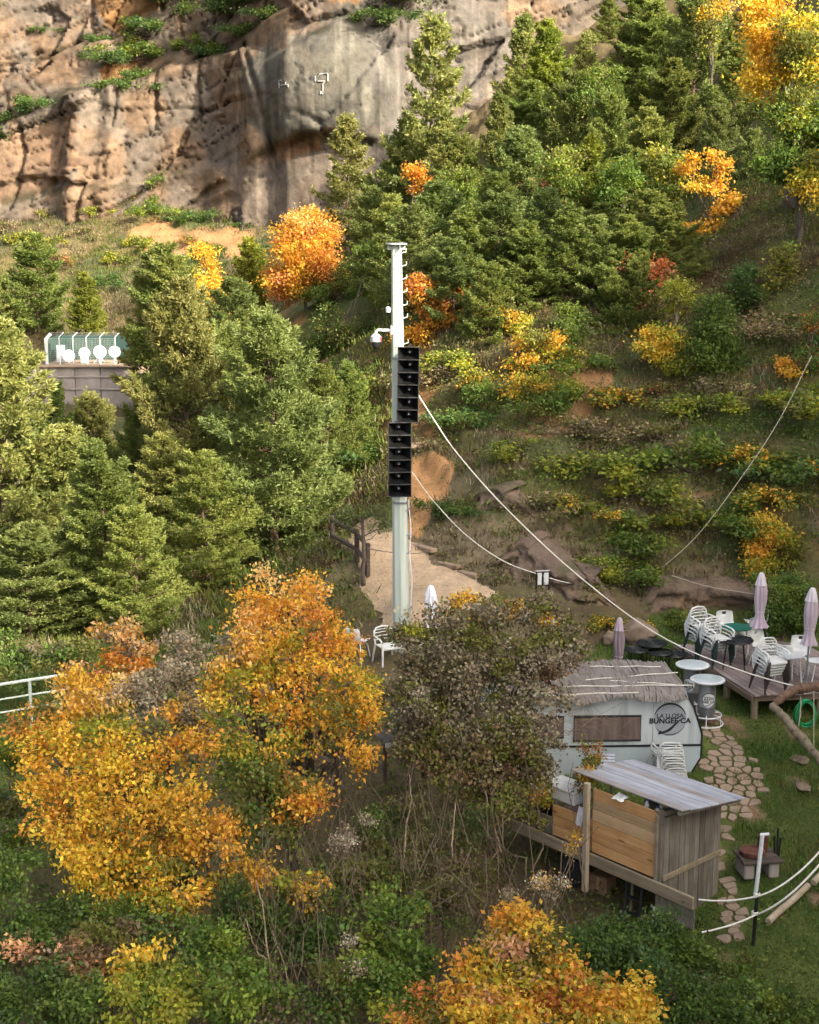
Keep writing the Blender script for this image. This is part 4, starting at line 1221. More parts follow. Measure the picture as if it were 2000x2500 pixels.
# ================================================================== CARAVAN
cvY = 28.96
CR = U(1712, 1820, 30.5)                      # rightmost point of the near side
gx0 = CR.x; gz0 = -.32
cv = thing("caravan", "old pale grey caravan with a reed mat roof and round logo", "caravan", (gx0, CR.y, gz0), R(2.0))
def cz(py): 
    b = (py - 1250) / FPX; d = FW - UP * b
    return CAMZ + d.z / d.y * CR.y - gz0
def cx(px): return (px - 1712) / FPX * 30.5
CW = 2.05; CLN = -4.6
prof = [(cx(1686), cz(1892)), (cx(1712), cz(1849)), (cx(1713), cz(1792)), (cx(1705), cz(1766)), (cx(1690), cz(1724)), (cx(1675), cz(1700)), (cx(1655), cz(1690)), (CLN + .5, cz(1690)), (CLN + .15, cz(1730)), (CLN, cz(1790)), (CLN, cz(1850)), (CLN + .3, cz(1892))]
MB().prism(prof, 0, CW).build("body", MAT['caravan'], cv)
low = [(cx(1686), cz(1892)), (cx(1712), cz(1849)), (cx(1712), cz(1821)), (CLN, cz(1821)), (CLN, cz(1850)), (CLN + .3, cz(1892))]
MB().prism(low, -.012, -.002).build("lower_panel", MAT['caravan_low'], cv)
MB().box(((cx(1713) + CLN) / 2, -.02, cz(1818)), (cx(1713) - CLN, .02, .045), None, .005).build("belt_trim", MAT['ink'], cv)
for sx_ in (-1.02, -2.95, -3.9):
    MB().box((sx_, -.004, (cz(1700) + cz(1812)) / 2), (.012, .012, cz(1700) - cz(1812)), None, .002).build("panel_seam", MAT['logo_grey'], cv)
ed = MB()
for yy in (-.008, CW + .008):
    MB().tube([(x, yy, z) for x, z in prof[:7]], .022, 6).build("edge_trim", MAT['rubber'], cv)
def cwin(a, b, ty, by):
    w = MB().box(((cx(a) + cx(b)) / 2, -.012, (cz(ty) + cz(by)) / 2), (cx(b) - cx(a), .02, cz(ty) - cz(by)), None, .006)
    f = MB(); X0, X1, Z0, Z1 = cx(a), cx(b), cz(by), cz(ty)
    f.tube([(X0, -.022, Z0), (X1, -.022, Z0), (X1, -.022, Z1), (X0, -.022, Z1)], .022, 6, True)
    fr = f.build("window", MAT['rubber'], cv)
    w.build("pane", MAT['window'], fr)
cwin(1399, 1562, 1745, 1804); cwin(1300, 1373, 1745, 1796)
wl = MB().lathe([(.30, -.09), (.31, -.07), (.31, .07), (.30, .09)], 24).build("wheel", MAT['rubber'], cv, (-2.3, .25, .30), (R(90), 0, 0))
MB().lathe([(.17, -.1), (.17, .1)], 18).build("hub", MAT['grey_metal'], wl)
# logo
lx, lz = cx(1633), cz(1755); lr = .335
lg = MB().lathe([(lr, -.002), (lr, .002)], 48).build("round_logo", MAT['logo_grey'], cv, (lx, -.006, lz), (R(90), 0, 0))
rg = MB()
for a0, a1, ww in ((.30, 2.85, .022), (3.65, 5.9, .010)):
    P_ = [(lr * math.cos(w), lr * math.sin(w), .004) for w in np.linspace(a0, a1, 36)]
    nP = len(P_); rad = [ww * (.35 + .65 * math.sin(math.pi * min(max(k / (nP - 1), .02), .98))) for k in range(nP)]
    rg.tube(P_, rad, 5, False, True, .3)
rg.build("logo_ring", MAT['ink'], lg)
for body, size, oz, b in (("LA LLOSA", .128, .075, .002), ("BUNGEE CA", .158, -.035, .0045)):
    me = text_mesh(body, size, .001, b); me.materials.clear(); me.materials.append(MAT['ink'])
    link("lettering", me, lg, (.0, oz, .008))
dp = diver_poly(.27, .0, -.125)
MB().slab([(x * .92, z) for x, z in dp], .004, .007).build("diver_emblem", MAT['ink'], lg)
# reed mat roof: bundles of reeds running down over the near edge
roof = MB().box(((cx(1655) + CLN + .5) / 2, CW / 2, cz(1690) + .02), (cx(1655) - CLN - .5, CW, .05), None, .01).build("roof", MAT['reed'], cv)
rd = MB(); r3 = random.Random(3)
x = CLN + .4; zt = cz(1690)
while x < cx(1668):
    for lay in range(2):
        dx = r3.uniform(-.015, .015)
        e = -.17 - r3.uniform(0, .05) - .03 * math.sin(x * 5); drop = .15 + r3.uniform(0, .05) + .035 * math.sin(x * 4.3)
        top = CW - r3.uniform(-.05, .12) if lay == 0 else r3.uniform(.5, 1.6)
        zz = zt + .055 + .012 * lay + r3.uniform(0, .02) + .03 * math.sin(x * 3.1)
        rd.tube([(x + dx, top, zz + .01), (x + dx + r3.uniform(-.03, .03), top * .5, zz + .02), (x + dx + r3.uniform(-.02, .02), .0, zz), (x + dx + r3.uniform(-.05, .05), e, zz - drop)], [.014, .016, .016, .011], 3, False, False)
    x += .021
tag(rd.build("reed_mat", MAT['reed'], cv), None, None, None, 'stuff')
for a, b in (((1250, 1700), (1560, 1690)), ((1380, 1676), (1690, 1672)), ((1430, 1660), (1655, 1641)), ((1440, 1627), (1614, 1627)), ((1490, 1662), (1650, 1671))):
    def rp(px, py):
        z = cz(1690) + gz0 + .12; q = PZ(px, py, z); M = Matrix.Rotation(-R(2.0), 3, 'Z'); return M @ (q - cv.location)
    p0, p1 = rp(*a), rp(*b)
    MB().tube([p0.lerp(p1, k / 6) + Vector((0, 0, .01 * math.sin(k * 2))) for k in range(7)], .012, 5).build("roof_rope", MAT['rope'], cv)

# ================================================================== WOODEN BAR ON A TRAILER
SH = thing("wooden_bar", "rough plank bar hut on a trailer with a sloping silver-grey board roof", "bar hut", (4.4, 24.3, 0), math.atan2(-.756, .653))
def shp(mb, name, mat, loc=None, rot=None, parent=None): return mb.build(name, mat, parent or SH, loc, rot)
zt = -.20
hs = [.20, .215, .20, .215, .19, .22]
mats = ['wood_orange', 'wood_orange', 'wood_orange', 'wood_tan', 'wood_tan', 'wood_orange']
z = zt
for i, (h, m) in enumerate(zip(hs, mats)):
    o = shp(MB().box((0, 0, 0), (1.58, .028, h - .008), None, .004), "plank", MAT[m], (-.80, random.uniform(-.008, .008), z + h / 2), (random.uniform(-.02, .02), random.uniform(-.004, .004), 0))
    if i < 3: shp(MB().box((0, 0, 0), (.98, .028, h - .008), None, .004), "plank", MAT[m], (-2.12, .03 + random.uniform(-.008, .008), z + h / 2), (random.uniform(-.02, .02), random.uniform(-.005, .005), 0))
    z += h
shp(MB().box((0, 0, 0), (4.42, .055, .23), None, .012), "base_beam", MAT['wood_beam'], (-1.39, -.075, -.31), (0, R(.6), 0))
shp(MB().box((0, 0, 0), (3.6, 1.55, .05), None, .008), "floor", MAT['wood_dark'], (-1.8, .8, -.30))
for x, y, z0, z1, w, m in ((-1.62, -.14, -.95, 1.16, .115, 'wood_post'), (.0, .0, -1.15, 1.10, .10, 'wood_grey'), (.0, 1.6, -1.15, .98, .10, 'wood_grey'), (-1.65, 1.6, -.9, 1.0, .09, 'wood_grey'), (-.06, -.03, -.25, 1.0, .07, 'wood_beam'), (-2.6, .06, -.4, .5, .09, 'wood_grey')):
    shp(MB().box((0, 0, 0), (w, w * .8, z1 - z0), None, .012), "post", MAT[m], (x, y, (z0 + z1) / 2), (0, R(random.uniform(-.6, .6)), random.uniform(-.05, .05)))
nb = 11; bw = 1.56 / nb
for i in range(nb):
    zl = -1.15 - random.uniform(0, .05); zh = .93 + random.uniform(-.02, .03)
    shp(MB().box((0, 0, 0), (.022, bw - .01, zh - zl), None, .003), "board", MAT['wood_grey'], (.045 + random.uniform(-.006, .006), .03 + bw * (i + .5), (zh + zl) / 2), (random.uniform(-.006, .006), random.uniform(-.004, .004), random.uniform(-.03, .03)))
shp(MB().box((0, 0, 0), (.04, 1.62, .10), None, .008), "cross_rail", MAT['wood_beam'], (.082, .80, -.13), (R(1.5), 0, 0))
shp(MB().box((0, 0, 0), (.05, 1.6, .09), None, .008), "cross_rail", MAT['wood_grey'], (.02, .80, .97), (R(-4), 0, 0))
for i in range(5):
    shp(MB().box((0, 0, 0), (1.6, .022, .2), None, .004), "plank", MAT['wood_grey'], (-.83, 1.58, -.17 + .205 * i))
nr = 9; rw = 1.78 / nr
for i in range(nr):
    y = -.03 + rw * (i + .5); f = i / (nr - 1)
    shp(MB().box((0, 0, 0), (2.64 + random.uniform(-.03, .03), rw - .006, .024), None, .004), "roof_plank", MAT['wood_roof_b' if i in (0, 5) else 'wood_roof'], (-.835 + random.uniform(-.02, .02), y, 1.215 - .2 * f + random.uniform(-.006, .006)), (R(-6.4), random.uniform(-.004, .004), 0))
for x in (-2.05, -.02, .38):
    shp(MB().box((0, 0, 0), (.06, 1.74, .07), None, .008), "rafter", MAT['wood_grey'], (x, .85, 1.06), (R(-6.4), 0, 0))
for i, zz in enumerate((-.52, -.72)):
    shp(MB().box((0, 0, 0), (.86, .03, .19), None, .006), "skirt_board", MAT['wood_grey'], (.40, -.05, zz), (0, R(1.0), 0))
shp(MB().box((0, 0, 0), (1.5, .3, .03), None, .006), "counter", MAT['wood_tan'], (-.82, .17, .82))
shp(MB().tube([(-3.4, .3, -.45), (.0, .3, -.5)], .04, 6), "trailer_rail", MAT['steel_dark'])
shp(MB().tube([(-3.4, 1.2, -.45), (.0, 1.2, -.5)], .04, 6), "trailer_rail", MAT['steel_dark'])
for yy in (.12, 1.4):
    tw = shp(MB().lathe([(.20, -.07), (.27, -.065), (.29, -.04), (.29, .04), (.27, .065), (.20, .07)], 24), "wheel", MAT['rubber'], (-2.15, yy, -.83), (R(90), 0, 0))
    MB().lathe([(.0, .05), (.08, .06), (.10, .04), (.17, .03), (.20, .072), (.20, -.06)], 20).build("hub", MAT['grey_metal'], tw, (0, 0, 0), (0, 0, 0))
# lower left end of the trailer
for i in range(2):
    shp(MB().box((0, 0, 0), (1.0, .024, .17), None, .004), "plank", MAT['wood_grey'], (-3.1, .03, -.12 + .18 * i), (0, random.uniform(-.01, .01), 0))
shw = SH.matrix_basis
def SW(x, y, z): return SH.matrix_basis @ Vector((x, y, z))
bpy.context.view_layer.update()
srz = SH.rotation_euler.z
# things kept on, in and under the bar
cb = thing("cool_box", "white cool box lid among yellow vines at the left end of the bar", "cool box", SW(-2.55, .35, .46), srz)
MB().box((0, 0, .12), (.78, .5, .22), None, .02).build("box_body", MAT['white_paint'], cb)
MB().box((0, 0, .26), (.82, .54, .05), None, .012).build("lid", MAT['white_plastic'], cb)
bn = thing("bin", "dark round bin at the far left end of the trailer", "bin", SW(-3.1, .28, -.26), srz)
MB().lathe([(.17, 0), (.2, .5), (.22, .52), (.21, .55)], 20).build("bin_body", MAT['steel_dark'], bn)
MB().lathe([(.22, .54), (.2, .6), (.05, .63), (0, .63)], 20).build("lid", MAT['rubber'], bn)
def crumple(name, label, cat, loc, sx, sy, mat, rz, seed, tilt=(0, 0)):
    rr = random.Random(seed); n = 6
    V = [((i / (n - 1) - .5) * sx + rr.uniform(-.01, .01), (j / (n - 1) - .5) * sy + rr.uniform(-.01, .01), rr.uniform(0, .03)) for i in range(n) for j in range(n)]
    o = link(name, MB().add(V, [tuple(q) for q in grid_faces(n, n).tolist()]).mesh(name, mat), None, loc, (tilt[0], tilt[1], rz))
    m = o.modifiers.new("thick", 'SOLIDIFY'); m.thickness = .004
    return tag(o, label, cat)
crumple("paper_sheet", "folded white paper lying on the top board of the bar front", "paper", SW(-.92, -.03, 1.06), .24, .20, MAT['white_plastic'], srz, 4, (R(18), 0))
crumple("hanging_cloth", "ragged off-white cloth hanging on the bar front left of the pale post", "cloth", SW(-1.85, -.05, .42), .16, .38, MAT['white_canvas'], srz, 9, (R(86), R(12)))
bx = PZ(1473, 2192, -1.28); cbx = thing("cardboard_box", "brown cardboard box on the ground under the bar beam", "box", (bx.x, bx.y + .1, min(g1(bx.x, bx.y), -1.2)), srz + .1)
MB().box((0, 0, .18), (.40, .32, .36), None, .006).build("box_body", MAT['card'], cbx)
MB().box((0, -.165, .18), (.06, .006, .34)).build("tape", MAT['wood_tan'], cbx)
for s in (-1, 1): MB().box((0, s * .12, .37), (.39, .15, .008), (s * .3, 0, 0)).build("flap", MAT['card'], cbx)
ldb = SW(-.55, -.12, -1.25)
ld = thing("stepladder", "dark folding stepladder leaning under the beam of the bar", "ladder", ldb, srz)
for x, l in ((-.20, .0), (.16, 0)):
    MB().box((x, .10, .42), (.05, .03, .92), (R(-14), R(-8), 0), .005).build("rail", MAT['steel_dark'], ld)
MB().box((-.14, .2, .42), (.05, .03, .92), (R(-14), R(-8), 0), .005).build("rail", MAT['wood_grey'], ld)
for zz in (.2, .48): MB().box((-.02, .10 + zz * .1, zz), (.34, .09, .025), None, .004).build("step", MAT['steel_dark'], ld)
tp = SW(-.08, -.1, -1.25)
tag(MB().tube([(0, 0, 0), (.05, -.02, .55)], .025, 8).build("steel_tube", MAT['silver'], None, tp), "short silver tube standing by the grey boards under the bar", "tube")
pl = U(1462, 1862, 28.9)
pt = thing("slatted_pallet", "grey slatted pallet leaning behind the left end of the bar roof", "pallet", (pl.x, pl.y, pl.z - .5), R(-8))
for i in range(5): MB().box((0, -.22 + .11 * i, .5 + .022 * i), (.62, .075, .02), (R(12), 0, 0), .003).build("slat", MAT['wood_roof'], pt)
for s in (-.26, .26): MB().box((s, 0, .48), (.06, .56, .05), (R(12), 0, 0), .004).build("bearer", MAT['wood_grey'], pt)
for s in (-.26, .26):
    MB().box((s, .1, -.1), (.06, .06, 1.2), None, .006).build("leg", MAT['wood_grey'], pt)
# interior clutter seen in the gap under the roof
for x, r, h, lab in ((-.25, .06, .2, "white jar in the gap under the bar roof near the corner post"), (-.5, .045, .26, "pale bottle in the gap under the bar roof beside the jar")):
    j = thing("jar", lab, "jar", SW(x, .2, .835), 0)
    MB().lathe([(r * .9, 0), (r, .02), (r, h * .65), (r * .55, h * .8), (r * .5, h * .9)], 14).build("jar_body", MAT['white_plastic'], j)
    MB().lathe([(r * .56, h * .9), (r * .56, h), (0, h)], 12).build("lid", MAT['blue'], j)

# ================================================================== FLAGSTONE PATH
def clip(poly, nx, ny, d):
    out = []
    for i in range(len(poly)):
        a = poly[i]; b = poly[(i + 1) % len(poly)]
        da = a[0] * nx + a[1] * ny - d; db = b[0] * nx + b[1] * ny - d
        if da <= 0: out.append(a)
        if da * db < 0:
            t = da / (da - db); out.append((a[0] + (b[0] - a[0]) * t, a[1] + (b[1] - a[1]) * t))
    return out
_fp = [(1716, 1765), (1770, 1785), (1845, 1860), (1868, 1905), (1862, 1962), (1815, 2000), (1788, 2030), (1778, 2060), (1782, 2150), (1806, 2180), (1822, 2250), (1825, 2300), (1770, 2310), (1764, 2190), (1750, 2160), (1748, 2000), (1760, 1962), (1722, 1890)]
FPOLY = [tuple(GP(*p)[:2]) for p in _fp]
_fx = [p[0] for p in FPOLY]; _fy = [p[1] for p in FPOLY]
fsb = thing("flagstone_path", "x", "x", (0, 0, 0))
for k in ("label", "category"): del fsb[k]
fsb["kind"] = "structure"; fsb.location = (sum(_fx) / len(_fx), sum(_fy) / len(_fy), -.3)
r5 = random.Random(21); seeds = []
yy = min(_fy) - .3
while yy < max(_fy) + .3:
    xx = min(_fx) - .3
    while xx < max(_fx) + .3:
        seeds.append((xx + r5.uniform(-.10, .10), yy + r5.uniform(-.09, .09))); xx += .26
    yy += .22
nst = 0
for s in seeds:
    if not bool(inpoly(np.array([s[0]]), np.array([s[1]]), FPOLY)[0]): continue
    if r5.random() < .08: continue
    P = [(s[0] - 1, s[1] - 1), (s[0] + 1, s[1] - 1), (s[0] + 1, s[1] + 1), (s[0] - 1, s[1] + 1)]
    for q in seeds:
        if q is s or abs(q[0] - s[0]) > 1.2 or abs(q[1] - s[1]) > 1.2: continue
        dx, dy = q[0] - s[0], q[1] - s[1]; L = math.hypot(dx, dy)
        P = clip(P, dx / L, dy / L, (s[0] * dx + s[1] * dy) / L + L / 2 - .012 - r5.uniform(0, .016))
        if len(P) < 3: break
    if len(P) < 3: continue
    Q = []                                       # worn corners
    for i in range(len(P)):
        a, b = Vector(P[i]), Vector(P[(i + 1) % len(P)])
        if (b - a).length < .05: Q.append(tuple(a.lerp(b, .5))); continue
        Q += [tuple(a.lerp(b, .14)), tuple(a.lerp(b, .86))]
    gz = g1(*s); tx, ty = g1(s[0] + .1, s[1]) - gz, g1(s[0], s[1] + .1) - gz
    n = len(Q); h = .03 + r5.uniform(0, .018)
    top = [((p[0] - s[0]) * .95, (p[1] - s[1]) * .95, h) for p in Q]; bot = [((p[0] - s[0]), (p[1] - s[1]), -.06) for p in Q]; mid = [((p[0] - s[0]), (p[1] - s[1]), h - .012) for p in Q]
    V = bot + mid + top
    F = [tuple(range(2 * n, 3 * n))] + [(k * n + i, k * n + (i + 1) % n, (k + 1) * n + (i + 1) % n, (k + 1) * n + i) for k in (0, 1) for i in range(n)]
    MB().add(V, F).build("stone", MAT['stone'], fsb, Vector((s[0], s[1], gz)) - fsb.location, (math.atan2(ty, .1), -math.atan2(tx, .1), 0))

# ================================================================== FIRE BENCH, POST WITH ROPES, LOGS
fb = PZ(1848, 2138, g1(6.4, 25.5)); gz = g1(fb.x, fb.y)
ft = thing("stone_bench", "low dark timber bench with a rusty iron ring on the lawn", "bench", (fb.x, fb.y, gz), R(8))
for i in range(3): MB().box((0, -.21 + .21 * i, .34), (.74 + .04 * (i == 0), .19, .06), (0, random.uniform(-.01, .01), 0), .012).build("plank", MAT['wood_dark'], ft)
for s in (-.24, .24): MB().box((s, 0, .15), (.2, .5, .31), None, .03).build("block", MAT['concrete'], ft)
rg_ = thing("iron_ring", "rusty iron ring lying on the dark timber bench", "iron ring", (fb.x - .10, fb.y + .02, gz + .375))
MB().lathe([(.15, .0), (.22, .0), (.235, .02), (.235, .09), (.22, .1), (.16, .1), (.15, .08)], 28).build("ring_body", MAT['rust'], rg_)
MB().lathe([(.0, .015), (.15, .015)], 20).build("ash_bed", MAT['stone'], rg_)
cn = thing("rusty_can", "rusty iron cylinder standing beside the ring on the bench", "can", (fb.x + .12, fb.y + .16, gz + .375))
MB().lathe([(.09, 0), (.095, .0), (.095, .3), (.10, .31), (.085, .31), (.085, .05)], 20).build("can_body", MAT['rust'], cn)
ib = PZ(1893, 2128, gz); ir = thing("iron_stakes", "dark iron grate stakes standing behind the bench", "stake", (ib.x, ib.y, gz))
for k, (dx, h) in enumerate(((-.03, .72), (.02, .86), (.06, .66))):
    MB().box((dx, .02 * k, h / 2), (.035, .02, h), (0, R(3 * k - 3), .2), .004).build("stake", MAT['steel_dark'], ir)
gp_ = GP(1838, 2312); tp_ = PZ(1862, 2036, 0)
def on_vertical(px, py, y):
    d = FW - UP * ((py - 1250) / FPX); t = y / d.y
    return Vector(((px - 1000) / FPX * t, y, CAMZ + d.z * t))
ps = thing("rope_post", "white pipe post on a dark stake holding the two white ropes", "post", gp_, 0)
top = on_vertical(1862, 2036, gp_.y) - gp_; mid = on_vertical(1849, 2188, gp_.y) - gp_
MB().tube([(0, 0, -.1), mid + Vector((0, 0, .1))], .032, 8).build("stake", MAT['steel_dark'], ps)
MB().tube([mid - Vector((.03, 0, .02)), top], .036, 10).build("pipe", MAT['white_paint'], ps)
MB().tube([top + Vector((-.04, 0, -.02)), top + Vector((.11, 0, .0))], .028, 8).build("tee_arm", MAT['white_paint'], ps)
k1 = on_vertical(1849, 2188, gp_.y - .04); k2 = on_vertical(1844, 2234, gp_.y - .04)
for k in (k1, k2):
    for dz in (0, .035): MB().tube([(k.x - gp_.x + .045 * math.cos(w), k.y - gp_.y + .04 + .045 * math.sin(w), k.z - gp_.z + dz) for w in np.linspace(0, 6.0, 12)], .015, 5, True).build("rope_knot", MAT['rope'], ps)
cable("white_rope", "upper white rope running from the bar beam through the post to the right", [U(1706, 2196, 25.3), k1], .017, MAT['rope'], .05, 10, "rope")
def curve3(a, b, c, n=16):
    return [a * (1 - t) ** 2 + b * 2 * t * (1 - t) + c * t * t for t in [i / n for i in range(n + 1)]]
cable("white_rope", "upper white rope sweeping from the post up to the right edge", curve3(k1, U(1935, 2165, 24.7), U(2030, 2045, 25.2)), .017, MAT['rope'], 0, 2, "rope")
cable("white_rope", "lower white rope running from the grass by the hut to the post", curve3(U(1714, 2276, 24.6), U(1790, 2262, 24.5), k2), .017, MAT['rope'], 0, 2, "rope")
cable("white_rope", "lower white rope sweeping from the post up to the right edge", curve3(k2, U(1930, 2205, 24.4), U(2030, 2075, 24.9)), .017, MAT['rope'], 0, 2, "rope")
for a, b, lab in (((1875, 2266), (1972, 2176), "pale round log lying on the grass, lower one of two"), ((1985, 2168), (2060, 2098), "pale round log at the right edge, upper one of two")):
    p, q = GP(*a), GP(*b); p.z += .09; q.z += .09
    pts = [(q - p) * f + Vector((0, 0, .01 * math.sin(f * 7))) for f in np.linspace(0, 1, 7)]
    tag(MB().tube(pts, [.065, .062, .064, .06, .063, .06, .058], 10).build("log", MAT['wood_post'], None, p), lab, "log")
# driftwood arch, hose, hanging rope
la = [U(1888, 1724, 31.0), U(1912, 1700, 31.1), U(1945, 1682, 31.2), U(1990, 1676, 31.2), U(2080, 1690, 31.0)]
ar = thing("driftwood_arch", "bent reddish driftwood trunk arching in front of the deck", "driftwood", la[0])
def rough_trunk(pts, rad, seed):
    rr = random.Random(seed); Q = []; RR = []
    m = 9
    for i in range(len(pts) - 1):
        for k in range(m):
            f = k / m; p = pts[i].lerp(pts[i + 1], f)
            Q.append(p - la[0] + Vector((rr.uniform(-.018, .018), rr.uniform(-.018, .018), rr.uniform(-.018, .018)))); RR.append((rad[i] * (1 - f) + rad[i + 1] * f) * rr.uniform(.86, 1.1))
    mb = MB().tube(Q, RR, 14)
    mb.v = [tuple(c + .022 * (float(fbm(np.array([v[0] * 9 + v[2] * 4]), np.array([v[1] * 9 + v[2] * 3]), seed, 3)[0]) - .5) for c in v) for v in mb.v]
    return mb
rough_trunk(la, [.07, .09, .10, .11, .12], 5).build("branch", MAT['log_red'], ar)
lb = [U(1886, 1722, 31.0), U(1915, 1752, 30.6), U(1955, 1800, 30.0), U(2000, 1850, 29.2), U(2060, 1930, 28.2)]
rough_trunk(lb, [.075, .088, .092, .096, .10], 6).build("trunk", MAT['log'], ar)
hc = U(1966, 1738, 30.85)
hs_ = thing("garden_hose", "coil of bright green hose hanging under the driftwood arch", "hose", hc)
hp = MB(); r6 = random.Random(2)
for c in range(7):
    rx, rz = .20 + r6.uniform(-.03, .02), .27 + r6.uniform(-.03, .03)
    ox, oz = r6.uniform(-.02, .02), r6.uniform(-.03, .02)
    hp.tube([(ox + rx * math.cos(w) * (1 - .1 * math.sin(w)), -.02 * c + .03 * math.sin(w * 2 + c), oz + rz * math.sin(w)) for w in np.linspace(0, 6.283, 25)[:-1]], .016, 5, True)
tag(hp.build("coil", MAT['hose'], hs_), None, None, None, 'stuff')
MB().tube([(-.14, -.15, .27), (-.15, -.16, 0), (-.17, -.16, -.26)], .014, 5).build("tie", MAT['rope_dull'], hs_)
cable("pale_string", "thin pale cord hanging straight down beside the green hose", [U(1987, 1687, 30.7), U(1987, 1848, 30.7)], .011, MAT['rope_dull'], 0, 4, "string")
cable("pale_string", "short dull cord hanging left of the green hose", [U(1955, 1700, 30.7), U(1955, 1752, 30.7)], .010, MAT['rope_dull'], 0, 4, "string")

# boulders
def boulder(label, px, py, sx, sy, sz, seed, mat='boulder', depth=None):
    p = GP(px, py) if depth is None else U(px, py, depth)
    n, m = 40, 24
    V = []
    r = np.random.default_rng(seed); dirs = r.normal(0, 1, (16, 3)); dirs /= np.linalg.norm(dirs, axis=1)[:, None]; cut = r.uniform(.58, .92, 16)
    for i in range(m):
        th = math.pi * (i + .5) / m
        for j in range(n):
            ph = 2 * math.pi * j / n
            d = np.array([math.sin(th) * math.cos(ph), math.sin(th) * math.sin(ph), math.cos(th)])
            k = 1.0
            dd = dirs @ d
            for q in range(16):
                if dd[q] > 1e-3: k = min(k, cut[q] / dd[q])
            k *= 1 + .30 * (float(fbm(np.array([d[0] * 2.6 + seed]), np.array([d[1] * 2.6 + d[2] * 3.3]), seed, 6)[0]) - .5)
            V.append((d[0] * k * sx, d[1] * k * sy, d[2] * k * sz))
    F = [(i * n + j, (i + 1) * n + j, (i + 1) * n + (j + 1) % n, i * n + (j + 1) % n) for i in range(m - 1) for j in range(n)]
    F += [tuple(range(n)), tuple(range((m - 1) * n, m * n))[::-1]]
    o = MB().add(V, F, True).build("boulder", MAT[mat], None, (p.x, p.y, p.z + sz * .45), (0, 0, seed))
    return tag(o, label, "boulder")
boulder("large brown boulder on the grass behind the dark mauve parasol", 1556, 1563, .62, .5, .42, 3)
boulder("small orange-brown rock left of the dark mauve parasol", 1485, 1572, .26, .22, .2, 5)
boulder("flat pinkish rock in the lawn near the driftwood trunk", 1955, 1858, .34, .24, .06, 8)
boulder("flat reddish rock in the lawn right of the flagstones", 1960, 1920, .42, .22, .05, 11)
boulder("weathered block lying below the cliff among dark shrubs", 512, 492, 1.3, .9, .55, 14)
boulder("long pale slab below the cliff, left of the weathered block", 520, 506, 1.7, .9, .32, 15)
boulder("brown rock jutting from the slope at the upper right edge", 1955, 505, 1.0, .8, .8, 17)
boulder("dark rock slab overhanging the orange soil slide beside the mast", 1040, 1100, 1.0, .5, .20, 19, depth=47.2)

# ================================================================== VEGETATION
def C(*k): return np.array(k, float)
PAL = dict(
    orange=C(.54, .25, .04), deep=C(.47, .175, .055), amber=C(.56, .325, .045), yellow=C(.60, .42, .055), pink=C(.52, .29, .14), peach=C(.60, .40, .15),
    ygreen=C(.27, .27, .035), lime=C(.19, .23, .035), green=C(.115, .165, .029), mid=C(.088, .135, .026), dark=C(.058, .090, .019), olive=C(.13, .13, .03),
    brown=C(.17, .105, .055), umber=C(.135, .105, .058), beige=C(.30, .23, .145), fluff=C(.27, .23, .15), dull=C(.205, .17, .10), white=C(.50, .45, .35), straw=C(.33, .25, .12), rust=C(.36, .16, .06), bluegreen=C(.06, .105, .030))

def _norm(a): return a / (np.linalg.norm(a, axis=-1, keepdims=True) + 1e-9)

def leaves(P, D, size, colr, r, flat=.62, up=.5, droop=0.0):
    """one folded, pointed leaf (two triangles, four corners) for every place P, pointing about D"""
    n = len(P)
    a = _norm(D + r.normal(0, .45, (n, 3)) + np.array([0, 0, -droop]))
    nrm = _norm(r.normal(0, .6, (n, 3)) + np.array([0, 0, up]))
    b = _norm(np.cross(nrm, a)); nrm = np.cross(a, b)
    L = (size * r.uniform(.45, 1.5, n))[:, None]; W = L * flat * .5
    base = P - a * L * .5; tip = P + a * L * .5; m = P - a * L * .08 + nrm * L * .10
    V = np.stack([base, m + b * W, tip, m - b * W], 1).reshape(-1, 3)
    F = np.arange(4 * n).reshape(n, 4)
    return V, F, np.repeat(colr, 4, 0)

def tubes_np(segs, sides=4):
    """segs: list of (points (k,3), radii (k)); all into one mesh"""
    mb = MB()
    for p, rad in segs: mb.tube([Vector(q) for q in p], list(rad), sides, False, False)
    return mb

def limb(a, b, r0, r1, r, wob=.08, n=5, sag=.0):
    t = np.linspace(0, 1, n)[:, None]
    L = np.linalg.norm(b - a)
    p = a * (1 - t) + b * t
    j = r.normal(0, wob * L, (n, 3)); j[0] = 0; j[-1] = 0
    p = p + j * np.sin(t * math.pi)
    p[:, 2] += sag * L * np.sin(t[:, 0] * math.pi)
    return p, np.linspace(r0, r1, n)

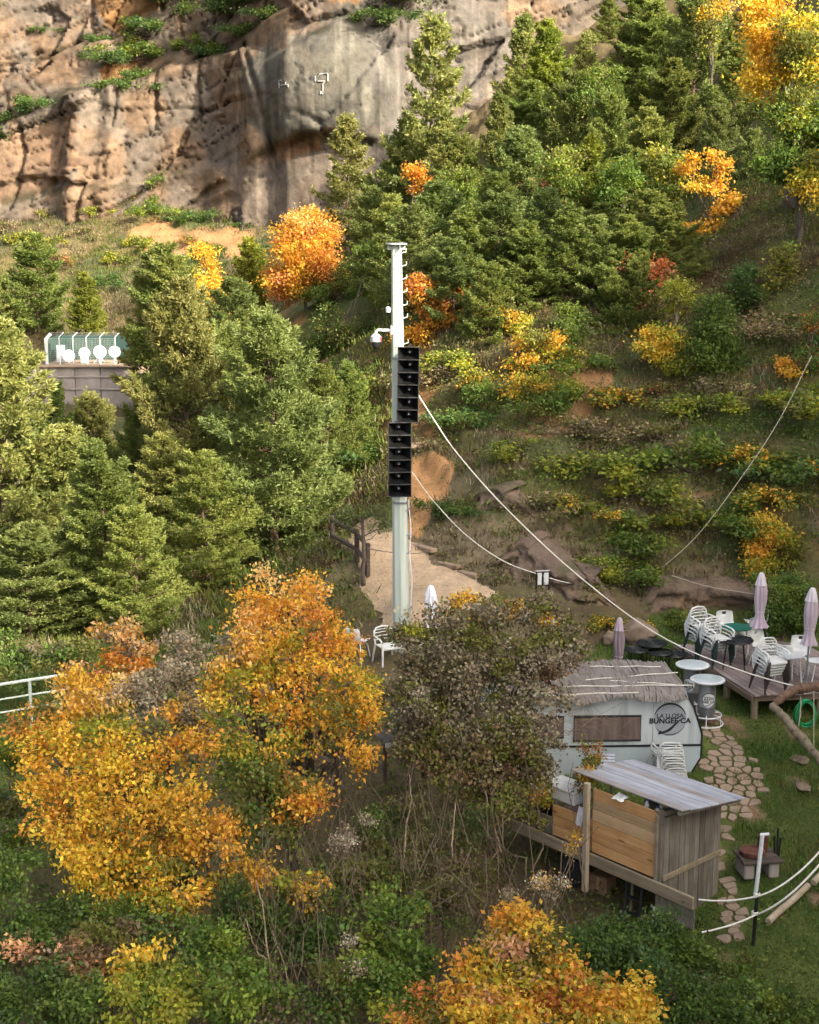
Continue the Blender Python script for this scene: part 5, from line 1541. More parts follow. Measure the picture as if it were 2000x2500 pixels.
def crown_pts(clumps, r, per=None):
    """clumps: (centre, radii, number of sprays, palette list) -> spray centres, directions, base colours"""
    P = []; D = []; K = []
    for c, rad, n, pal in clumps:
        c = np.array(c, float); rad = np.array(rad, float)
        k = max(3, n // 7)                        # sprays sit together on side branches, with gaps between
        dk = _norm(r.normal(0, 1, (k, 3))); rk = r.uniform(0.12, 1, k) ** .45
        pk = dk * rk[:, None]; idx = r.integers(0, k, n)
        pp = pk[idx] + r.normal(0, .13, (n, 3)); rr = np.linalg.norm(pp, axis=1); d = pp / rr[:, None]
        lump = 1 + .45 * (fbm(d[:, 0] * 2.1 + c[0], d[:, 1] * 2.1 + d[:, 2] * 1.7, int(r.integers(1000)), 3) - .5) * 2
        P.append(c + d * rad * (rr * lump)[:, None]); D.append(d)
        cols = np.array([PAL[k] for k in pal])
        f = fbm(d[:, 0] * 1.6 * rr + c[0] * 3, d[:, 2] * 1.6 * rr + c[2] * 3 + d[:, 1], int(r.integers(1000)), 3)
        f = np.clip((f - .28) / .44 + r.normal(0, .06, n) + r.normal(0, .17, k)[idx], 0, .999)
        K.append(cols[(f * len(cols)).astype(int)])
    return np.concatenate(P), np.concatenate(D), np.concatenate(K)

def leafy(clumps, size, per, spread, r, flat=.62, up=.5, droop=.15, jit=.22):
    S, D, K = crown_pts(clumps, r)
    n = len(S)
    P = np.repeat(S, per, 0) + r.normal(0, 1, (n * per, 3)) * np.array([spread, spread, spread * .6])
    DD = np.repeat(D + r.normal(0, .5, (n, 3)), per, 0) + r.normal(0, .45, (n * per, 3))
    kk = np.repeat(K, per, 0) * (1 + r.normal(0, jit, (n * per, 1))) * (1 + r.normal(0, .06, (n * per, 3)))
    return leaves(P, DD, size, np.clip(kk, .004, .85), r, flat, up, droop), S

def broadleaf(name, label, cat, clumps, base, size, per, spread, seed, trunk_r=.1, group=None, mat='leaf', barkm='bark', twigs=70, flat=.62, droop=.15, stems=1, part='crown', twig_r=.008, up=.5):
    """a tree or shrub at a world base; clumps in world coordinates"""
    r = np.random.default_rng(seed)
    base = np.array(base, float)
    cl = [(np.array(c, float) - base, rad, n, pal) for c, rad, n, pal in clumps]
    (V, F, K), S = leafy(cl, size, per, spread, r, flat, up, droop)
    t = thing(name, label, cat, tuple(base), 0, group)
    link(part, np_mesh(part, V, F, MAT[mat], K), t)
    segs = []
    cm = np.mean([c[0] for c in cl], 0)
    for s in range(stems):
        off = np.array([0, 0, -.2]) if stems == 1 else np.array([r.normal(0, .25), r.normal(0, .25), -.2])
        fork = cm * np.array([.6, .6, .42]) + off * .5
        p, rd = limb(off, fork, trunk_r, trunk_r * .7, r, .04); segs.append((p, rd))
        for c, rad, n, pal in cl:
            if stems > 1 and r.random() < .4: continue
            p, rd = limb(fork, c, trunk_r * .6, trunk_r * .2, r, .07, 6, .06); segs.append((p, rd))
            c0 = np.array(c)
            for k in range(max(4, int(twigs * n / sum(q[2] for q in cl) / stems))):
                e = S[r.integers(len(S))]
                if np.linalg.norm((e - c0) / np.array(rad)) > 1.4: continue
                st = p[r.integers(2, len(p))]
                q, rq = limb(st, e + (e - c0) * r.uniform(-.05, .30), max(trunk_r * .16, twig_r), twig_r * .5, r, .07, 5, .04); segs.append((q, rq))
    tubes_np(segs, 5).build("trunk", MAT[barkm], t)
    return t

def px_clump(px, py, rx, ry, depth, n, pal, rd=None):
    c = U(px, py, depth); s = depth / FPX
    return (np.array(c), np.array([rx * s, (rd if rd else (rx + ry) / 2) * s, ry * s * 1.02]), n, pal)

# ---------------------------------------------------------------- pines
def make_pine(seed, H=10.0, rw=2.6, shape=.8, nneed=8, tuft=.16, dens=1.0, pal=(C(.055, .09, .028), C(.105, .135, .04)), whorl=.5, gap=.0, wide=.05, crownbase=.05, pw=.75):
    r = np.random.default_rng(seed)
    P = []; D = []; segs = []; lean = r.normal(0, .012, 2)
    axis = lambda z: np.array([lean[0] * z + .05 * math.sin(z * .9 + seed), lean[1] * z + .05 * math.cos(z * .7 + seed), z])
    zz = np.linspace(-.4, H * .985, 9)
    segs.append((np.array([axis(z) for z in zz]), np.linspace(.021 * H * shape, .012, 9)))
    z = H * crownbase
    while z < H * .97:
        t = z / H
        prof = (1 - t) ** pw * (.62 + .38 * min(1, t / .22))
        nb = int(r.integers(5, 8)) if t < .85 else 5
        a0 = r.uniform(0, 6.28)
        for b in range(nb):
            if r.random() < gap: continue
            L = rw * prof * r.uniform(.5, 1.25) + .12
            az = a0 + b * 6.283 / nb + r.normal(0, .22)
            el = .04 + .95 * t ** 1.4 + r.normal(0, .15)
            zb = z + r.normal(0, .2)
            h = np.array([math.cos(az), math.sin(az), 0]); side = np.array([-h[1], h[0], 0])
            k = np.linspace(0, 1, 5)
            bz = np.sin(el) * L * k - .10 * L * np.sin(k * 3.14) * (1 - t) + .16 * L * k ** 3
            pts = axis(zb) + h * (np.cos(el) * L * k)[:, None] + np.array([0, 0, 1]) * bz[:, None]
            segs.append((pts, np.linspace(max(.012, .017 * L), .006, 5)))
            nt = max(4, int(dens * (9 + 30 * L)))
            s = r.uniform(.08, 1.0, nt) ** .5
            lat = r.uniform(-1, 1, nt) * (.36 * L * (1.06 - s) + .10) * 1.15
            q = np.stack([np.interp(s, k, pts[:, i]) for i in range(3)], 1) + side * lat[:, None]
            q[:, 2] += r.normal(0, .05 + .03 * L, nt) + .05
            d = _norm(h * .9 + side * (np.sign(lat) * .55)[:, None] * np.minimum(1, np.abs(lat) / .2)[:, None] + np.array([0, 0, .45 + .5 * t]) + r.normal(0, .25, (nt, 3)))
            P.append(q); D.append(d)
        z += whorl * r.uniform(.75, 1.2) * (1 - .35 * t)
    # upright candles round the leader
    nl = 26; zl = r.uniform(H * .9, H * 1.0, nl)
    P.append(np.stack([axis(q) for q in zl]) + r.normal(0, .05, (nl, 3))); D.append(_norm(np.array([0, 0, 1.]) + r.normal(0, .3, (nl, 3))))
    P = np.concatenate(P); D = np.concatenate(D); n = len(P)
    tone = np.clip(fbm(P[:, 0] * .8, P[:, 2] * .8 + P[:, 1] * .6, seed, 3) * 1.6 - .35 + r.normal(0, .16, n), 0, 1)[:, None]
    colr = pal[0] * (1 - tone) + pal[1] * tone
    m = nneed
    bp = np.repeat(P, m, 0) + np.repeat(D, m, 0) * r.uniform(-.05, tuft * .8, (n * m, 1))
    nd = _norm(np.repeat(D, m, 0) * .75 + r.normal(0, .52, (n * m, 3)))
    L = tuft * r.uniform(.7, 1.25, (n * m, 1))
    sd = _norm(np.cross(nd, r.normal(0, 1, (n * m, 3)))) * wide * .5 * tuft / .16
    mid = bp + nd * L * .45
    V = np.stack([bp, mid + sd, bp + nd * L, mid - sd], 1).reshape(-1, 3)
    F = np.arange(len(V)).reshape(-1, 4)
    kk = np.repeat(colr, m * 4, 0) * (1 + np.repeat(r.normal(0, .12, (n * m, 1)), 4, 0))
    crown = np_mesh("crown", V, F, MAT['pine'], np.clip(kk, .004, .5))
    trunk = tubes_np(segs, 5).mesh("trunk", MAT['bark_pine'])
    return trunk, crown
GREEN = (C(.115, .15, .034), C(.205, .225, .054)); SUNLIT = (C(.13, .155, .040), C(.28, .27, .080)); YEL = (C(.12, .145, .022), C(.23, .24, .035)); BLU = (C(.112, .15, .042), C(.195, .225, .064))  # second pair has sunlight put into the needle colour
PV = {
    'near_a': make_pine(11, 10, 3.1, .8, 7, .195, 1.15, SUNLIT, .52, .10, .05, .05, .62),
    'near_b': make_pine(12, 10, 3.6, .85, 7, .195, 1.15, BLU, .52, .10, .05, .04, .62),
    'near_d': make_pine(14, 10, 3.3, .8, 7, .195, 1.05, GREEN, .56, .16, .05, .08, .46),
    'near_c': make_pine(13, 10, 2.6, .75, 7, .195, 1.1, GREEN, .54, .1, .05, .05, .6),
    'far_a': make_pine(21, 10, 2.9, .8, 6, .24, .95, GREEN, .58, .10, .058, .05, .58),
    'far_b': make_pine(22, 10, 3.2, .8, 6, .24, .95, BLU, .62, .12, .058, .05, .48),
    'far_d': make_pine(26, 10, 3.0, .8, 6, .24, .9, GREEN, .64, .15, .058, .08, .42),
    'far_c': make_pine(23, 10, 2.4, .75, 6, .23, .9, SUNLIT, .6, .12, .062, .08, .7),
    'far_y': make_pine(24, 10, 2.3, .75, 6, .23, .95, YEL, .55, .04, .062, .04, .6),
    'loose': make_pine(25, 10, 2.4, .8, 6, .24, .72, SUNLIT, .75, .28, .066, .15, .55),
}
_first = {}
def pine(label, px, top, depth, var, wide=1.0, group="pines on the wooded hillside", hmin=3.2, base=None, rz=None, name="pine_tree"):
    q = U(px, top, depth); x, y = q.x, q.y
    gz = g1(x, y) if base is None else base
    h = max(q.z - gz, hmin)
    bz = q.z - h
    if var not in _first:
        t = thing(name, label, "pine tree", (x, y, bz), 0, group)
        link("trunk", PV[var][0], t); link("crown", PV[var][1], t); _first[var] = t
    else:
        t = dup(_first[var], label=label, group=group)
    s = h / 10.0
    t.location = (x, y, bz); wide *= random.uniform(.9, 1.14); t.scale = (s * wide, s * wide * random.uniform(.9, 1.1), s); t.rotation_euler = (random.gauss(0, .025), random.gauss(0, .025), random.uniform(0, 6.28) if rz is None else rz)
    return t
gL = "pines on the left terrace"
for a in [
    ("big sunlit pine filling the left edge of the photo above the railing", -25, 775, 41.5, 'near_a', 1.1),
    ("tall sunlit pine directly right of the white dishes", 447, 690, 46, 'near_a', .95),
    ("broad dark green pine left of the loudspeaker mast", 665, 786, 43.5, 'near_b', 1.08),
    ("slim small pine with an upright tip in front of the left pines", 277, 1080, 38.5, 'near_c', 1.05),
    ("low wide pine between the left edge pine and the slim small pine", 140, 1040, 42.5, 'near_a', 1.25),
    ("mid green pine filling the gap behind the slim small pine", 340, 930, 49, 'near_c', 1.0),
    ("narrow pine close to the left side of the mast", 866, 890, 49.5, 'near_c', 1.25),
    ("green pine in shade behind the broad dark pine", 560, 830, 50, 'near_d', 1.0),
    ("low dark pine with pale tips above the grass slope at far left", 60, 1290, 38, 'near_b', 1.5),
    ("shaded pine at the right end of the left pines, beside the narrow one", 790, 915, 48, 'near_d', 1.05),
    ("sunlit bushy pine just below the retaining wall", 215, 965, 52, 'near_a', 1.25),
    ("sunlit pine between the left edge pine and the retaining wall", 120, 950, 50, 'near_c', 1.1),
    ("pale pine low in front of the tall sunlit pine", 400, 1060, 45, 'near_a', 1.2),
    ("low pine standing behind the small yellow clump of the orange trees", 330, 1260, 37.5, 'near_d', 1.35),
    ("shaded pine low between the broad dark pine and the path fence", 760, 1090, 46.5, 'near_b', 1.2),
    ("bushy pine under the broad dark pine beside the orange top", 500, 1130, 41.5, 'near_d', 1.2),
]: pine(*a[:5], a[5] * (1.0 if 'dishes' in a[0] or 'wall' in a[0] or 'left edge of' in a[0] else 1.18), group=gL)
gM = "smaller pines around the dish compound"
for a in [
    ("round topped pine above the left end of the dish fence", 85, 575, 93, 'far_a', 1.3),
    ("pale pine cut by the left edge beside the round topped pine", -20, 640, 92, 'far_c', 1.3),
    ("low yellow green pine right above the white dishes", 205, 672, 90, 'far_y', 1.5),
    ("first of the two grey green pines behind the tall sunlit pine, left one", 362, 612, 78, 'far_c', 1.2),
    ("second of the two grey green pines behind the tall sunlit pine, right one", 418, 602, 76, 'far_a', 1.25),
    ("compact green pine between the yellow poplar and the orange maple", 602, 588, 75, 'far_y', 1.2),
    ("pine in the gap under the compact green pine", 560, 700, 66, 'far_b', 1.3),
]: pine(*a[:6], group=gM)
for a in [
    ("tall slim pine with pale sunlit tip against the grey cliff", 1046, 58, 76, 'loose', 1.0),
    ("loose pale green pine in front of the grey cliff above the orange maple", 846, 292, 86, 'loose', 1.25),
    ("grey green pine with a sunlit spire right of the tall slim pine", 1212, 232, 72, 'far_c', 1.0),
    ("pointed pine at the top of the wood nearest the grey cliff", 1274, 38, 90, 'far_c', 1.0),
    ("bright yellow green pine at the top of the wood", 1340, 58, 86, 'far_y', 1.1),
    ("thin pine right of the bright yellow green pine", 1428, 85, 88, 'loose', 1.0),
    ("sunlit pine in front of the pinkish cliff top", 1517, 62, 86, 'far_c', 1.1),
    ("dark pine touching the top edge right of the cliff", 1600, 10, 84, 'far_a', 1.3),
    ("very dark pine at the top edge left of the golden tree", 1700, -10, 78, 'far_b', 1.3),
    ("mid green pine below the dark pine at the top edge", 1632, 150, 74, 'far_a', 1.2),
    ("shaded pine left of the golden tree at upper right", 1795, 110, 70, 'far_d', 1.2),
    ("large soft pine below the bright yellow green pine", 1392, 200, 77, 'far_b', 1.25),
    ("bluish pine in the middle of the wood", 1500, 235, 73, 'far_d', 1.2),
    ("pine behind the sunlit spire pine, deeper in the wood", 1290, 205, 80, 'far_a', 1.2),
    ("wide pine right of the centre of the wood", 1590, 270, 70, 'far_a', 1.25),
    ("dark pine behind the sparse yellow tree", 1760, 270, 66, 'far_b', 1.25),
    ("yellow green round topped pine in the middle of the slope", 1432, 345, 62, 'far_y', 1.35),
    ("soft grey pine right of the orange tuft above the mast", 1120, 350, 70, 'far_d', 1.25),
    ("broad pine filling the wood between the spire pine and the round topped pine", 1290, 340, 68, 'far_b', 1.3),
    ("dense pine right of the round topped pine", 1545, 385, 62, 'far_d', 1.4),
    ("pine below the tall slim pine, beside the orange tuft", 985, 300, 78, 'far_a', 1.2),
    ("pine with a bare spike standing below the spire pine", 1100, 310, 74, 'loose', 1.2),
    ("front row pine directly right of the mast top", 1065, 470, 61, 'far_b', 1.5),
    ("front row pine with drooping boughs left of the round topped pine", 1210, 440, 59, 'far_d', 1.5),
    ("front row pine under the round topped pine", 1340, 480, 57.5, 'far_b', 1.6),
    ("front row dark pine left of the pinkish shrub", 1470, 500, 56.5, 'far_a', 1.6),
    ("front row pine behind the pinkish shrub", 1590, 480, 57.5, 'far_d', 1.5),
    ("small dark pine above the orange tree beside the mast", 955, 480, 66, 'far_a', 1.3),
    ("shaded pine between the orange maple and the mast top", 905, 470, 72, 'far_b', 1.4),
    ("young pine low on the slope right of the orange tree beside the mast", 1180, 610, 54.5, 'far_d', 1.5),
    ("young pine low on the slope below the round topped pine", 1400, 620, 53.5, 'far_a', 1.5),
    ("narrow yellowish pine left of the pinkish shrub", 1505, 620, 52.5, 'far_y', .95),
    ("pine far up at the top edge between cliff and golden tree", 1765, 30, 84, 'far_a', 1.3),
    ("dark pine low at the foot of the golden tree", 1840, 330, 63, 'far_b', 1.2),
    ("small pine on the skyline slope left of the golden slim tree", 1560, -25, 98, 'far_a', 1.5),
    ("dark pine high on the skyline slope beside the pinkish cliff", 1490, 5, 104, 'far_d', 1.5),
    ("dense dark pine high behind the shaded pine at upper right", 1655, 55, 92, 'far_b', 1.5),
    ("dark pine at the top edge behind the golden tree", 1850, -60, 80, 'far_d', 1.4),
    ("dark pine in the dip between cliff top and wood", 1590, 110, 88, 'far_b', 1.5),
    ("pine at the right of the cliff's foot behind the orange maple", 960, 395, 82, 'far_a', 1.3),
]: pine(*a[:6])

def DEPTH(p): return (Vector(p) - Vector((0, 0, CAMZ))).dot(FW)
for lab, px, top, bot, var, wd in [
    ("foremost pine on the slope right of the orange tree by the mast", 1135, 520, 770, 'far_d', 1.5), ("foremost grey green pine below the spire pine", 1215, 490, 745, 'far_b', 1.5),
    ("foremost pine behind the yellow green spreading tree", 1295, 545, 765, 'far_a', 1.5), ("foremost drooping pine below the round topped pine", 1375, 520, 745, 'far_d', 1.6),
    ("foremost pine left of the narrow yellowish pine", 1450, 545, 735, 'far_b', 1.5), ("foremost pine between the narrow yellowish pine and the pinkish shrub", 1535, 530, 740, 'far_a', 1.5),
    ("foremost pine between the pinkish shrub and the sparse yellow tree", 1645, 510, 715, 'far_d', 1.6), ("foremost small pine behind the orange tree's right edge", 1110, 600, 800, 'far_b', 1.4),
    ("tiny dark pine on the slope under the foremost drooping pine", 1500, 660, 800, 'far_a', 1.2), ("small dark pine left of the light green leafy shrub", 1195, 655, 835, 'far_d', 1.3),
    ("foremost pine directly behind the mast top", 1000, 520, 780, 'far_b', 1.4),
    ("dark pine on the slope left of the dark bushy tree", 1555, 640, 800, 'far_d', 1.2),
]: pine(lab, px, top, DEPTH(GP(px, bot)), var, wd)
# ---------------------------------------------------------------- coloured trees on the hillside
def hill_tree(label, cl, base_px, size, per, spread, seed, cat="tree", name="autumn_tree", tr=.09, stems=1, group="autumn trees on the hillside", depth=None, twigs=50, droop=.15, auto=True):
    if auto:
        b = max(cl, key=lambda c: c[1] + c[3] * .85)
        off = DEPTH(GP(b[0], b[1] + b[3] * .85)) - b[4]
        cl = [(c[0], c[1], c[2], c[3], c[4] + off) + tuple(c[5:]) for c in cl]
    clumps = [px_clump(*c) for c in cl]
    c0 = np.mean([c[0] for c in clumps], 0)
    x, y = c0[0] if base_px is None else U(base_px, cl[0][1], cl[0][4]).x, c0[1]
    return broadleaf(name, label, cat, clumps, (x, y, g1(x, y)), size * .74, int(per * 1.7), spread, seed, tr, group, twigs=twigs, stems=stems, droop=droop)
hill_tree("round dense bright orange maple below the cliff", [(745, 600, 75, 85, 71, 260, ['orange', 'deep', 'orange', 'amber']), (700, 675, 60, 60, 71, 150, ['orange', 'amber', 'deep']), (790, 660, 58, 65, 71, 150, ['orange', 'deep', 'orange']), (745, 545, 50, 45, 71, 90, ['peach', 'orange'])], None, .17, 22, .24, 31, auto=False)
hill_tree("orange tree directly right of the mast behind the speakers", [(1045, 730, 50, 55, 56, 110, ['orange', 'deep', 'amber']), (1075, 780, 60, 35, 56, 110, ['deep', 'orange']), (1020, 820, 45, 30, 56, 70, ['amber', 'orange']), (1105, 700, 25, 25, 56, 25, ['orange'])], None, .15, 18, .20, 32)
hill_tree("small orange tuft of leaves above the mast's right", [(1005, 430, 32, 28, 70, 45, ['amber', 'orange']), (1030, 455, 35, 22, 70, 40, ['orange', 'yellow']), (985, 530, 40, 30, 69, 40, ['ygreen', 'yellow', 'green'])], None, .17, 15, .2, 33, auto=False)
hill_tree("sparse golden yellow tree with open branches in the pine wood", [(1690, 430, 45, 40, 58.5, 36, ['amber', 'yellow']), (1745, 410, 40, 50, 58.5, 40, ['amber', 'orange']), (1770, 490, 50, 40, 58, 50, ['amber', 'yellow']), (1690, 560, 55, 25, 58, 42, ['amber', 'yellow']), (1760, 570, 55, 45, 58, 60, ['amber', 'olive', 'yellow'])], 1745, .17, 14, .17, 34, tr=.07, twigs=90, auto=False)
hill_tree("pinkish orange shrub in front of the pines", [(1585, 680, 50, 45, 53.5, 80, ['deep', 'pink', 'rust']), (1570, 735, 40, 35, 53.5, 50, ['rust', 'pink', 'orange']), (1625, 660, 25, 30, 53.5, 25, ['deep', 'pink'])], None, .13, 14, .17, 35)
hill_tree("tall golden and green tree at the upper right edge", [(1880, 60, 55, 90, 51, 160, ['amber', 'yellow', 'amber']), (1885, 200, 50, 60, 51, 90, ['amber', 'yellow', 'amber']), (1960, 130, 70, 90, 50, 200, ['yellow', 'ygreen', 'olive']), (1940, 290, 80, 70, 50, 200, ['olive', 'green', 'ygreen']), (1930, 400, 80, 45, 50, 150, ['green', 'mid', 'olive']), (1985, 430, 50, 60, 49, 110, ['yellow', 'olive', 'ygreen']), (2040, 300, 80, 150, 50, 200, ['green', 'ygreen']), (1870, -60, 60, 60, 51, 90, ['amber', 'orange'])], 1965, .16, 20, .24, 36, tr=.16, twigs=120, auto=False)
hill_tree("slender yellow poplar left of the compact green pine", [(503, 625, 22, 35, 70, 45, ['yellow', 'amber']), (512, 680, 36, 45, 70, 90, ['amber', 'yellow']), (530, 750, 48, 55, 70, 130, ['amber', 'olive', 'yellow']), (545, 820, 45, 40, 70, 80, ['amber', 'umber', 'olive'])], None, .15, 16, .2, 37, auto=False)
hill_tree("dark green bushy tree right of its yellow neighbour", [(1740, 790, 55, 70, 48, 150, ['dark', 'mid']), (1715, 870, 70, 60, 48, 150, ['dark', 'green', 'mid']), (1770, 860, 40, 55, 48, 80, ['dark'])], None, .13, 18, .2, 38)
hill_tree("yellow green tree leaning against the dark green bushy tree", [(1665, 720, 55, 45, 48.5, 90, ['olive', 'ygreen']), (1620, 830, 55, 35, 47.5, 80, ['amber', 'yellow', 'ygreen']), (1600, 870, 45, 25, 47.5, 55, ['yellow', 'ygreen']), (1665, 890, 50, 35, 47.3, 70, ['ygreen', 'olive'])], None, .13, 16, .18, 39)
hill_tree("small yellow orange tree right of the orange tree by the mast", [(1235, 760, 38, 30, 52.5, 55, ['amber', 'olive', 'ygreen']), (1265, 800, 40, 25, 52.5, 45, ['yellow', 'ygreen'])], None, .14, 14, .17, 40)
hill_tree("yellow green spreading tree in the middle of the slope", [(1310, 840, 50, 40, 50.5, 90, ['amber', 'ygreen', 'olive']), (1345, 870, 60, 25, 50.5, 70, ['ygreen', 'yellow']), (1280, 880, 45, 25, 50.5, 50, ['amber', 'ygreen'])], None, .13, 16, .18, 41)
hill_tree("wide shrub with yellow top and dark underside on the slope", [(1300, 940, 65, 30, 48, 90, ['ygreen', 'amber', 'olive']), (1330, 985, 75, 35, 47.8, 110, ['mid', 'green', 'olive']), (1380, 960, 40, 30, 48, 50, ['green', 'ygreen'])], None, .12, 16, .17, 42, "shrub", "shrub", .05, 2, "shrubs on the open slope")
hill_tree("yellow tipped shrub left of the wide shrub on the slope", [(1160, 925, 55, 22, 48.5, 60, ['ygreen', 'amber', 'olive']), (1180, 970, 50, 35, 48, 70, ['green', 'mid', 'olive'])], None, .12, 16, .17, 43, "shrub", "shrub", .05, 2, "shrubs on the open slope")
hill_tree("yellow tree above ivy behind the mauve parasols", [(1880, 1320, 50, 55, 38.4, 100, ['yellow', 'ygreen', 'amber']), (1850, 1375, 35, 40, 38.2, 60, ['amber', 'yellow', 'ygreen']), (1925, 1350, 45, 50, 38.4, 80, ['ygreen', 'olive'])], None, .11, 18, .15, 44)
hill_tree("dense green ivy bank behind the mauve parasols", [(1920, 1440, 65, 45, 37.6, 180, ['green', 'olive', 'mid', 'lime']), (1890, 1500, 45, 45, 37.2, 130, ['mid', 'green', 'dark']), (1960, 1500, 50, 50, 37.2, 140, ['dark', 'mid', 'green'])], None, .09, 20, .12, 45, "shrub", "ivy_bank", .04, 3, "shrubs on the open slope")
hill_tree("orange brown shrub cut by the right edge on the slope", [(1990, 790, 35, 60, 45, 55, ['deep', 'dark', 'mid', 'rust']), (1975, 870, 45, 50, 44.5, 70, ['dark', 'rust', 'mid']), (1930, 900, 30, 25, 44.5, 26, ['amber', 'orange'])], None, .12, 14, .16, 46, "shrub", "shrub", .05, 2, "shrubs on the open slope")
hill_tree("very dark round shrub on the bare slope at the right", [(1822, 690, 38, 45, 52, 110, ['dark', 'mid', 'bluegreen']), (1830, 735, 32, 30, 52, 60, ['dark'])], None, .12, 16, .16, 47, "shrub", "shrub", .05, 2, "shrubs on the open slope")
hill_tree("small orange tuft among the pines in the middle of the wood", [(1340, 450, 28, 26, 63.5, 34, ['deep', 'rust', 'pink'])], None, .16, 14, .18, 48, auto=False)
hill_tree("golden slim tree at the top edge in the pine wood", [(1745, 30, 30, 60, 76, 60, ['amber', 'yellow', 'olive']), (1740, 90, 28, 40, 76, 40, ['ygreen', 'olive'])], None, .2, 14, .25, 49, auto=False)
hill_tree("yellow green small tree on the bare slope near the right edge", [(1915, 620, 35, 40, 51, 60, ['olive', 'ygreen', 'green']), (1900, 680, 40, 35, 51, 55, ['ygreen', 'olive'])], None, .13, 14, .17, 50)
hill_tree("light green leafy shrub behind the small yellow orange tree", [(1395, 760, 35, 35, 52.5, 60, ['lime', 'green', 'mid']), (1400, 810, 30, 40, 52, 50, ['green', 'mid'])], None, .13, 15, .17, 51, "shrub", "shrub", .05, 2, "shrubs on the open slope")
hill_tree("dark green shrub directly under the orange maple", [(800, 720, 70, 45, 66, 130, ['mid', 'green', 'olive']), (870, 690, 50, 60, 66, 110, ['mid', 'green', 'dark'])], None, .15, 16, .22, 52, "shrub", "shrub", .06, 2, "shrubs on the open slope")
hill_tree("tall green shrubs filling the wood's edge left of the mast top", [(900, 650, 45, 60, 62, 120, ['green', 'mid', 'olive']), (850, 800, 60, 50, 59, 110, ['mid', 'olive', 'dark']), (780, 850, 60, 50, 60, 110, ['dark', 'mid', 'olive'])], None, .15, 16, .22, 53, "shrub", "shrub", .06, 3, "shrubs on the open slope")

for sd, lab, cl in [
    (110, "rounded olive green broadleaf tree left of the round topped pine", [(1365, 420, 45, 50, 61, 110, ['olive', 'green', 'lime']), (1390, 480, 50, 45, 61, 110, ['green', 'olive', 'mid'])]),
    (111, "rounded yellow green broadleaf tree low in the wood above the spreading tree", [(1285, 640, 45, 45, 53, 110, ['lime', 'green', 'olive']), (1310, 690, 40, 40, 53, 90, ['green', 'olive', 'mid'])]),
    (112, "soft green broadleaf tree right of the round topped pine", [(1515, 430, 50, 45, 60, 110, ['green', 'lime', 'mid']), (1500, 490, 50, 40, 60, 100, ['olive', 'green', 'mid'])]),
    (113, "olive broadleaf tree left of the sparse golden tree", [(1630, 400, 42, 50, 60, 100, ['olive', 'green', 'ygreen']), (1620, 460, 45, 40, 60, 90, ['green', 'mid', 'olive'])]),
    (114, "pale green broadleaf tree under the pine with the bare spike", [(1130, 440, 45, 45, 64, 100, ['lime', 'green', 'olive']), (1160, 500, 50, 40, 64, 100, ['green', 'mid', 'lime'])]),
    (115, "yellow green broadleaf tree in the dip under the bright pine", [(1470, 190, 45, 45, 76, 90, ['lime', 'olive', 'green']), (1450, 250, 50, 40, 76, 90, ['green', 'olive', 'mid'])]),
]: hill_tree(lab, cl, None, .16, 18, .22, sd, "tree", "broadleaf_tree", group="green broadleaf trees in the pine wood", auto=False)

# shrubs shared over the slope, the cliff ledges and the meadow
def shrub_proto(seed, pal, size, n, per, spread=.16, flat=.62):
    r = np.random.default_rng(seed)
    cl = []
    for q in range(9):
        a = r.uniform(0, 6.28); ro = abs(r.normal(0, .75)); hh = r.uniform(.2, .75) * math.exp(-ro * .6)
        cl.append((np.array([ro * math.cos(a), ro * math.sin(a), hh]), np.array([.42, .42, .30]) * r.uniform(.5, 1.3), n // 6, pal))
    (V, F, K), S = leafy(cl, size, per, spread, r, flat)
    crown = np_mesh("foliage", V, F, MAT['leaf'], K)
    segs = [limb(np.array([0, 0, -.15]), S[r.integers(len(S))], .02, .006, r, .06) for _ in range(16)]
    return tubes_np(segs, 4).mesh("stems", MAT['bark']), crown
SV = {
    'dark': shrub_proto(61, ['dark', 'mid', 'bluegreen'], .11, 120, 15), 'olive': shrub_proto(62, ['olive', 'green', 'ygreen'], .11, 110, 14),
    'yel': shrub_proto(63, ['olive', 'ygreen', 'green', 'amber', 'olive'], .11, 110, 14), 'rust': shrub_proto(64, ['rust', 'brown', 'olive'], .10, 80, 12),
    'mid': shrub_proto(65, ['mid', 'green', 'lime'], .11, 120, 15), 'dry': shrub_proto(66, ['dull', 'straw', 'umber', 'olive'], .09, 90, 12),
}
_fs = {}
def shrub(label, pos, var, s, sz=1.0, group="shrubs on the open slope"):
    if var not in _fs:
        t = thing("shrub", label, "shrub", tuple(pos), 0, group); link("stems", SV[var][0], t); link("foliage", SV[var][1], t); _fs[var] = t
    else: t = dup(_fs[var], label=label, group=group)
    t.location = tuple(pos); t.scale = (s, s, s * sz); t.rotation_euler = (0, 0, random.uniform(0, 6.28)); return t
gS = "shrubs on the open slope"
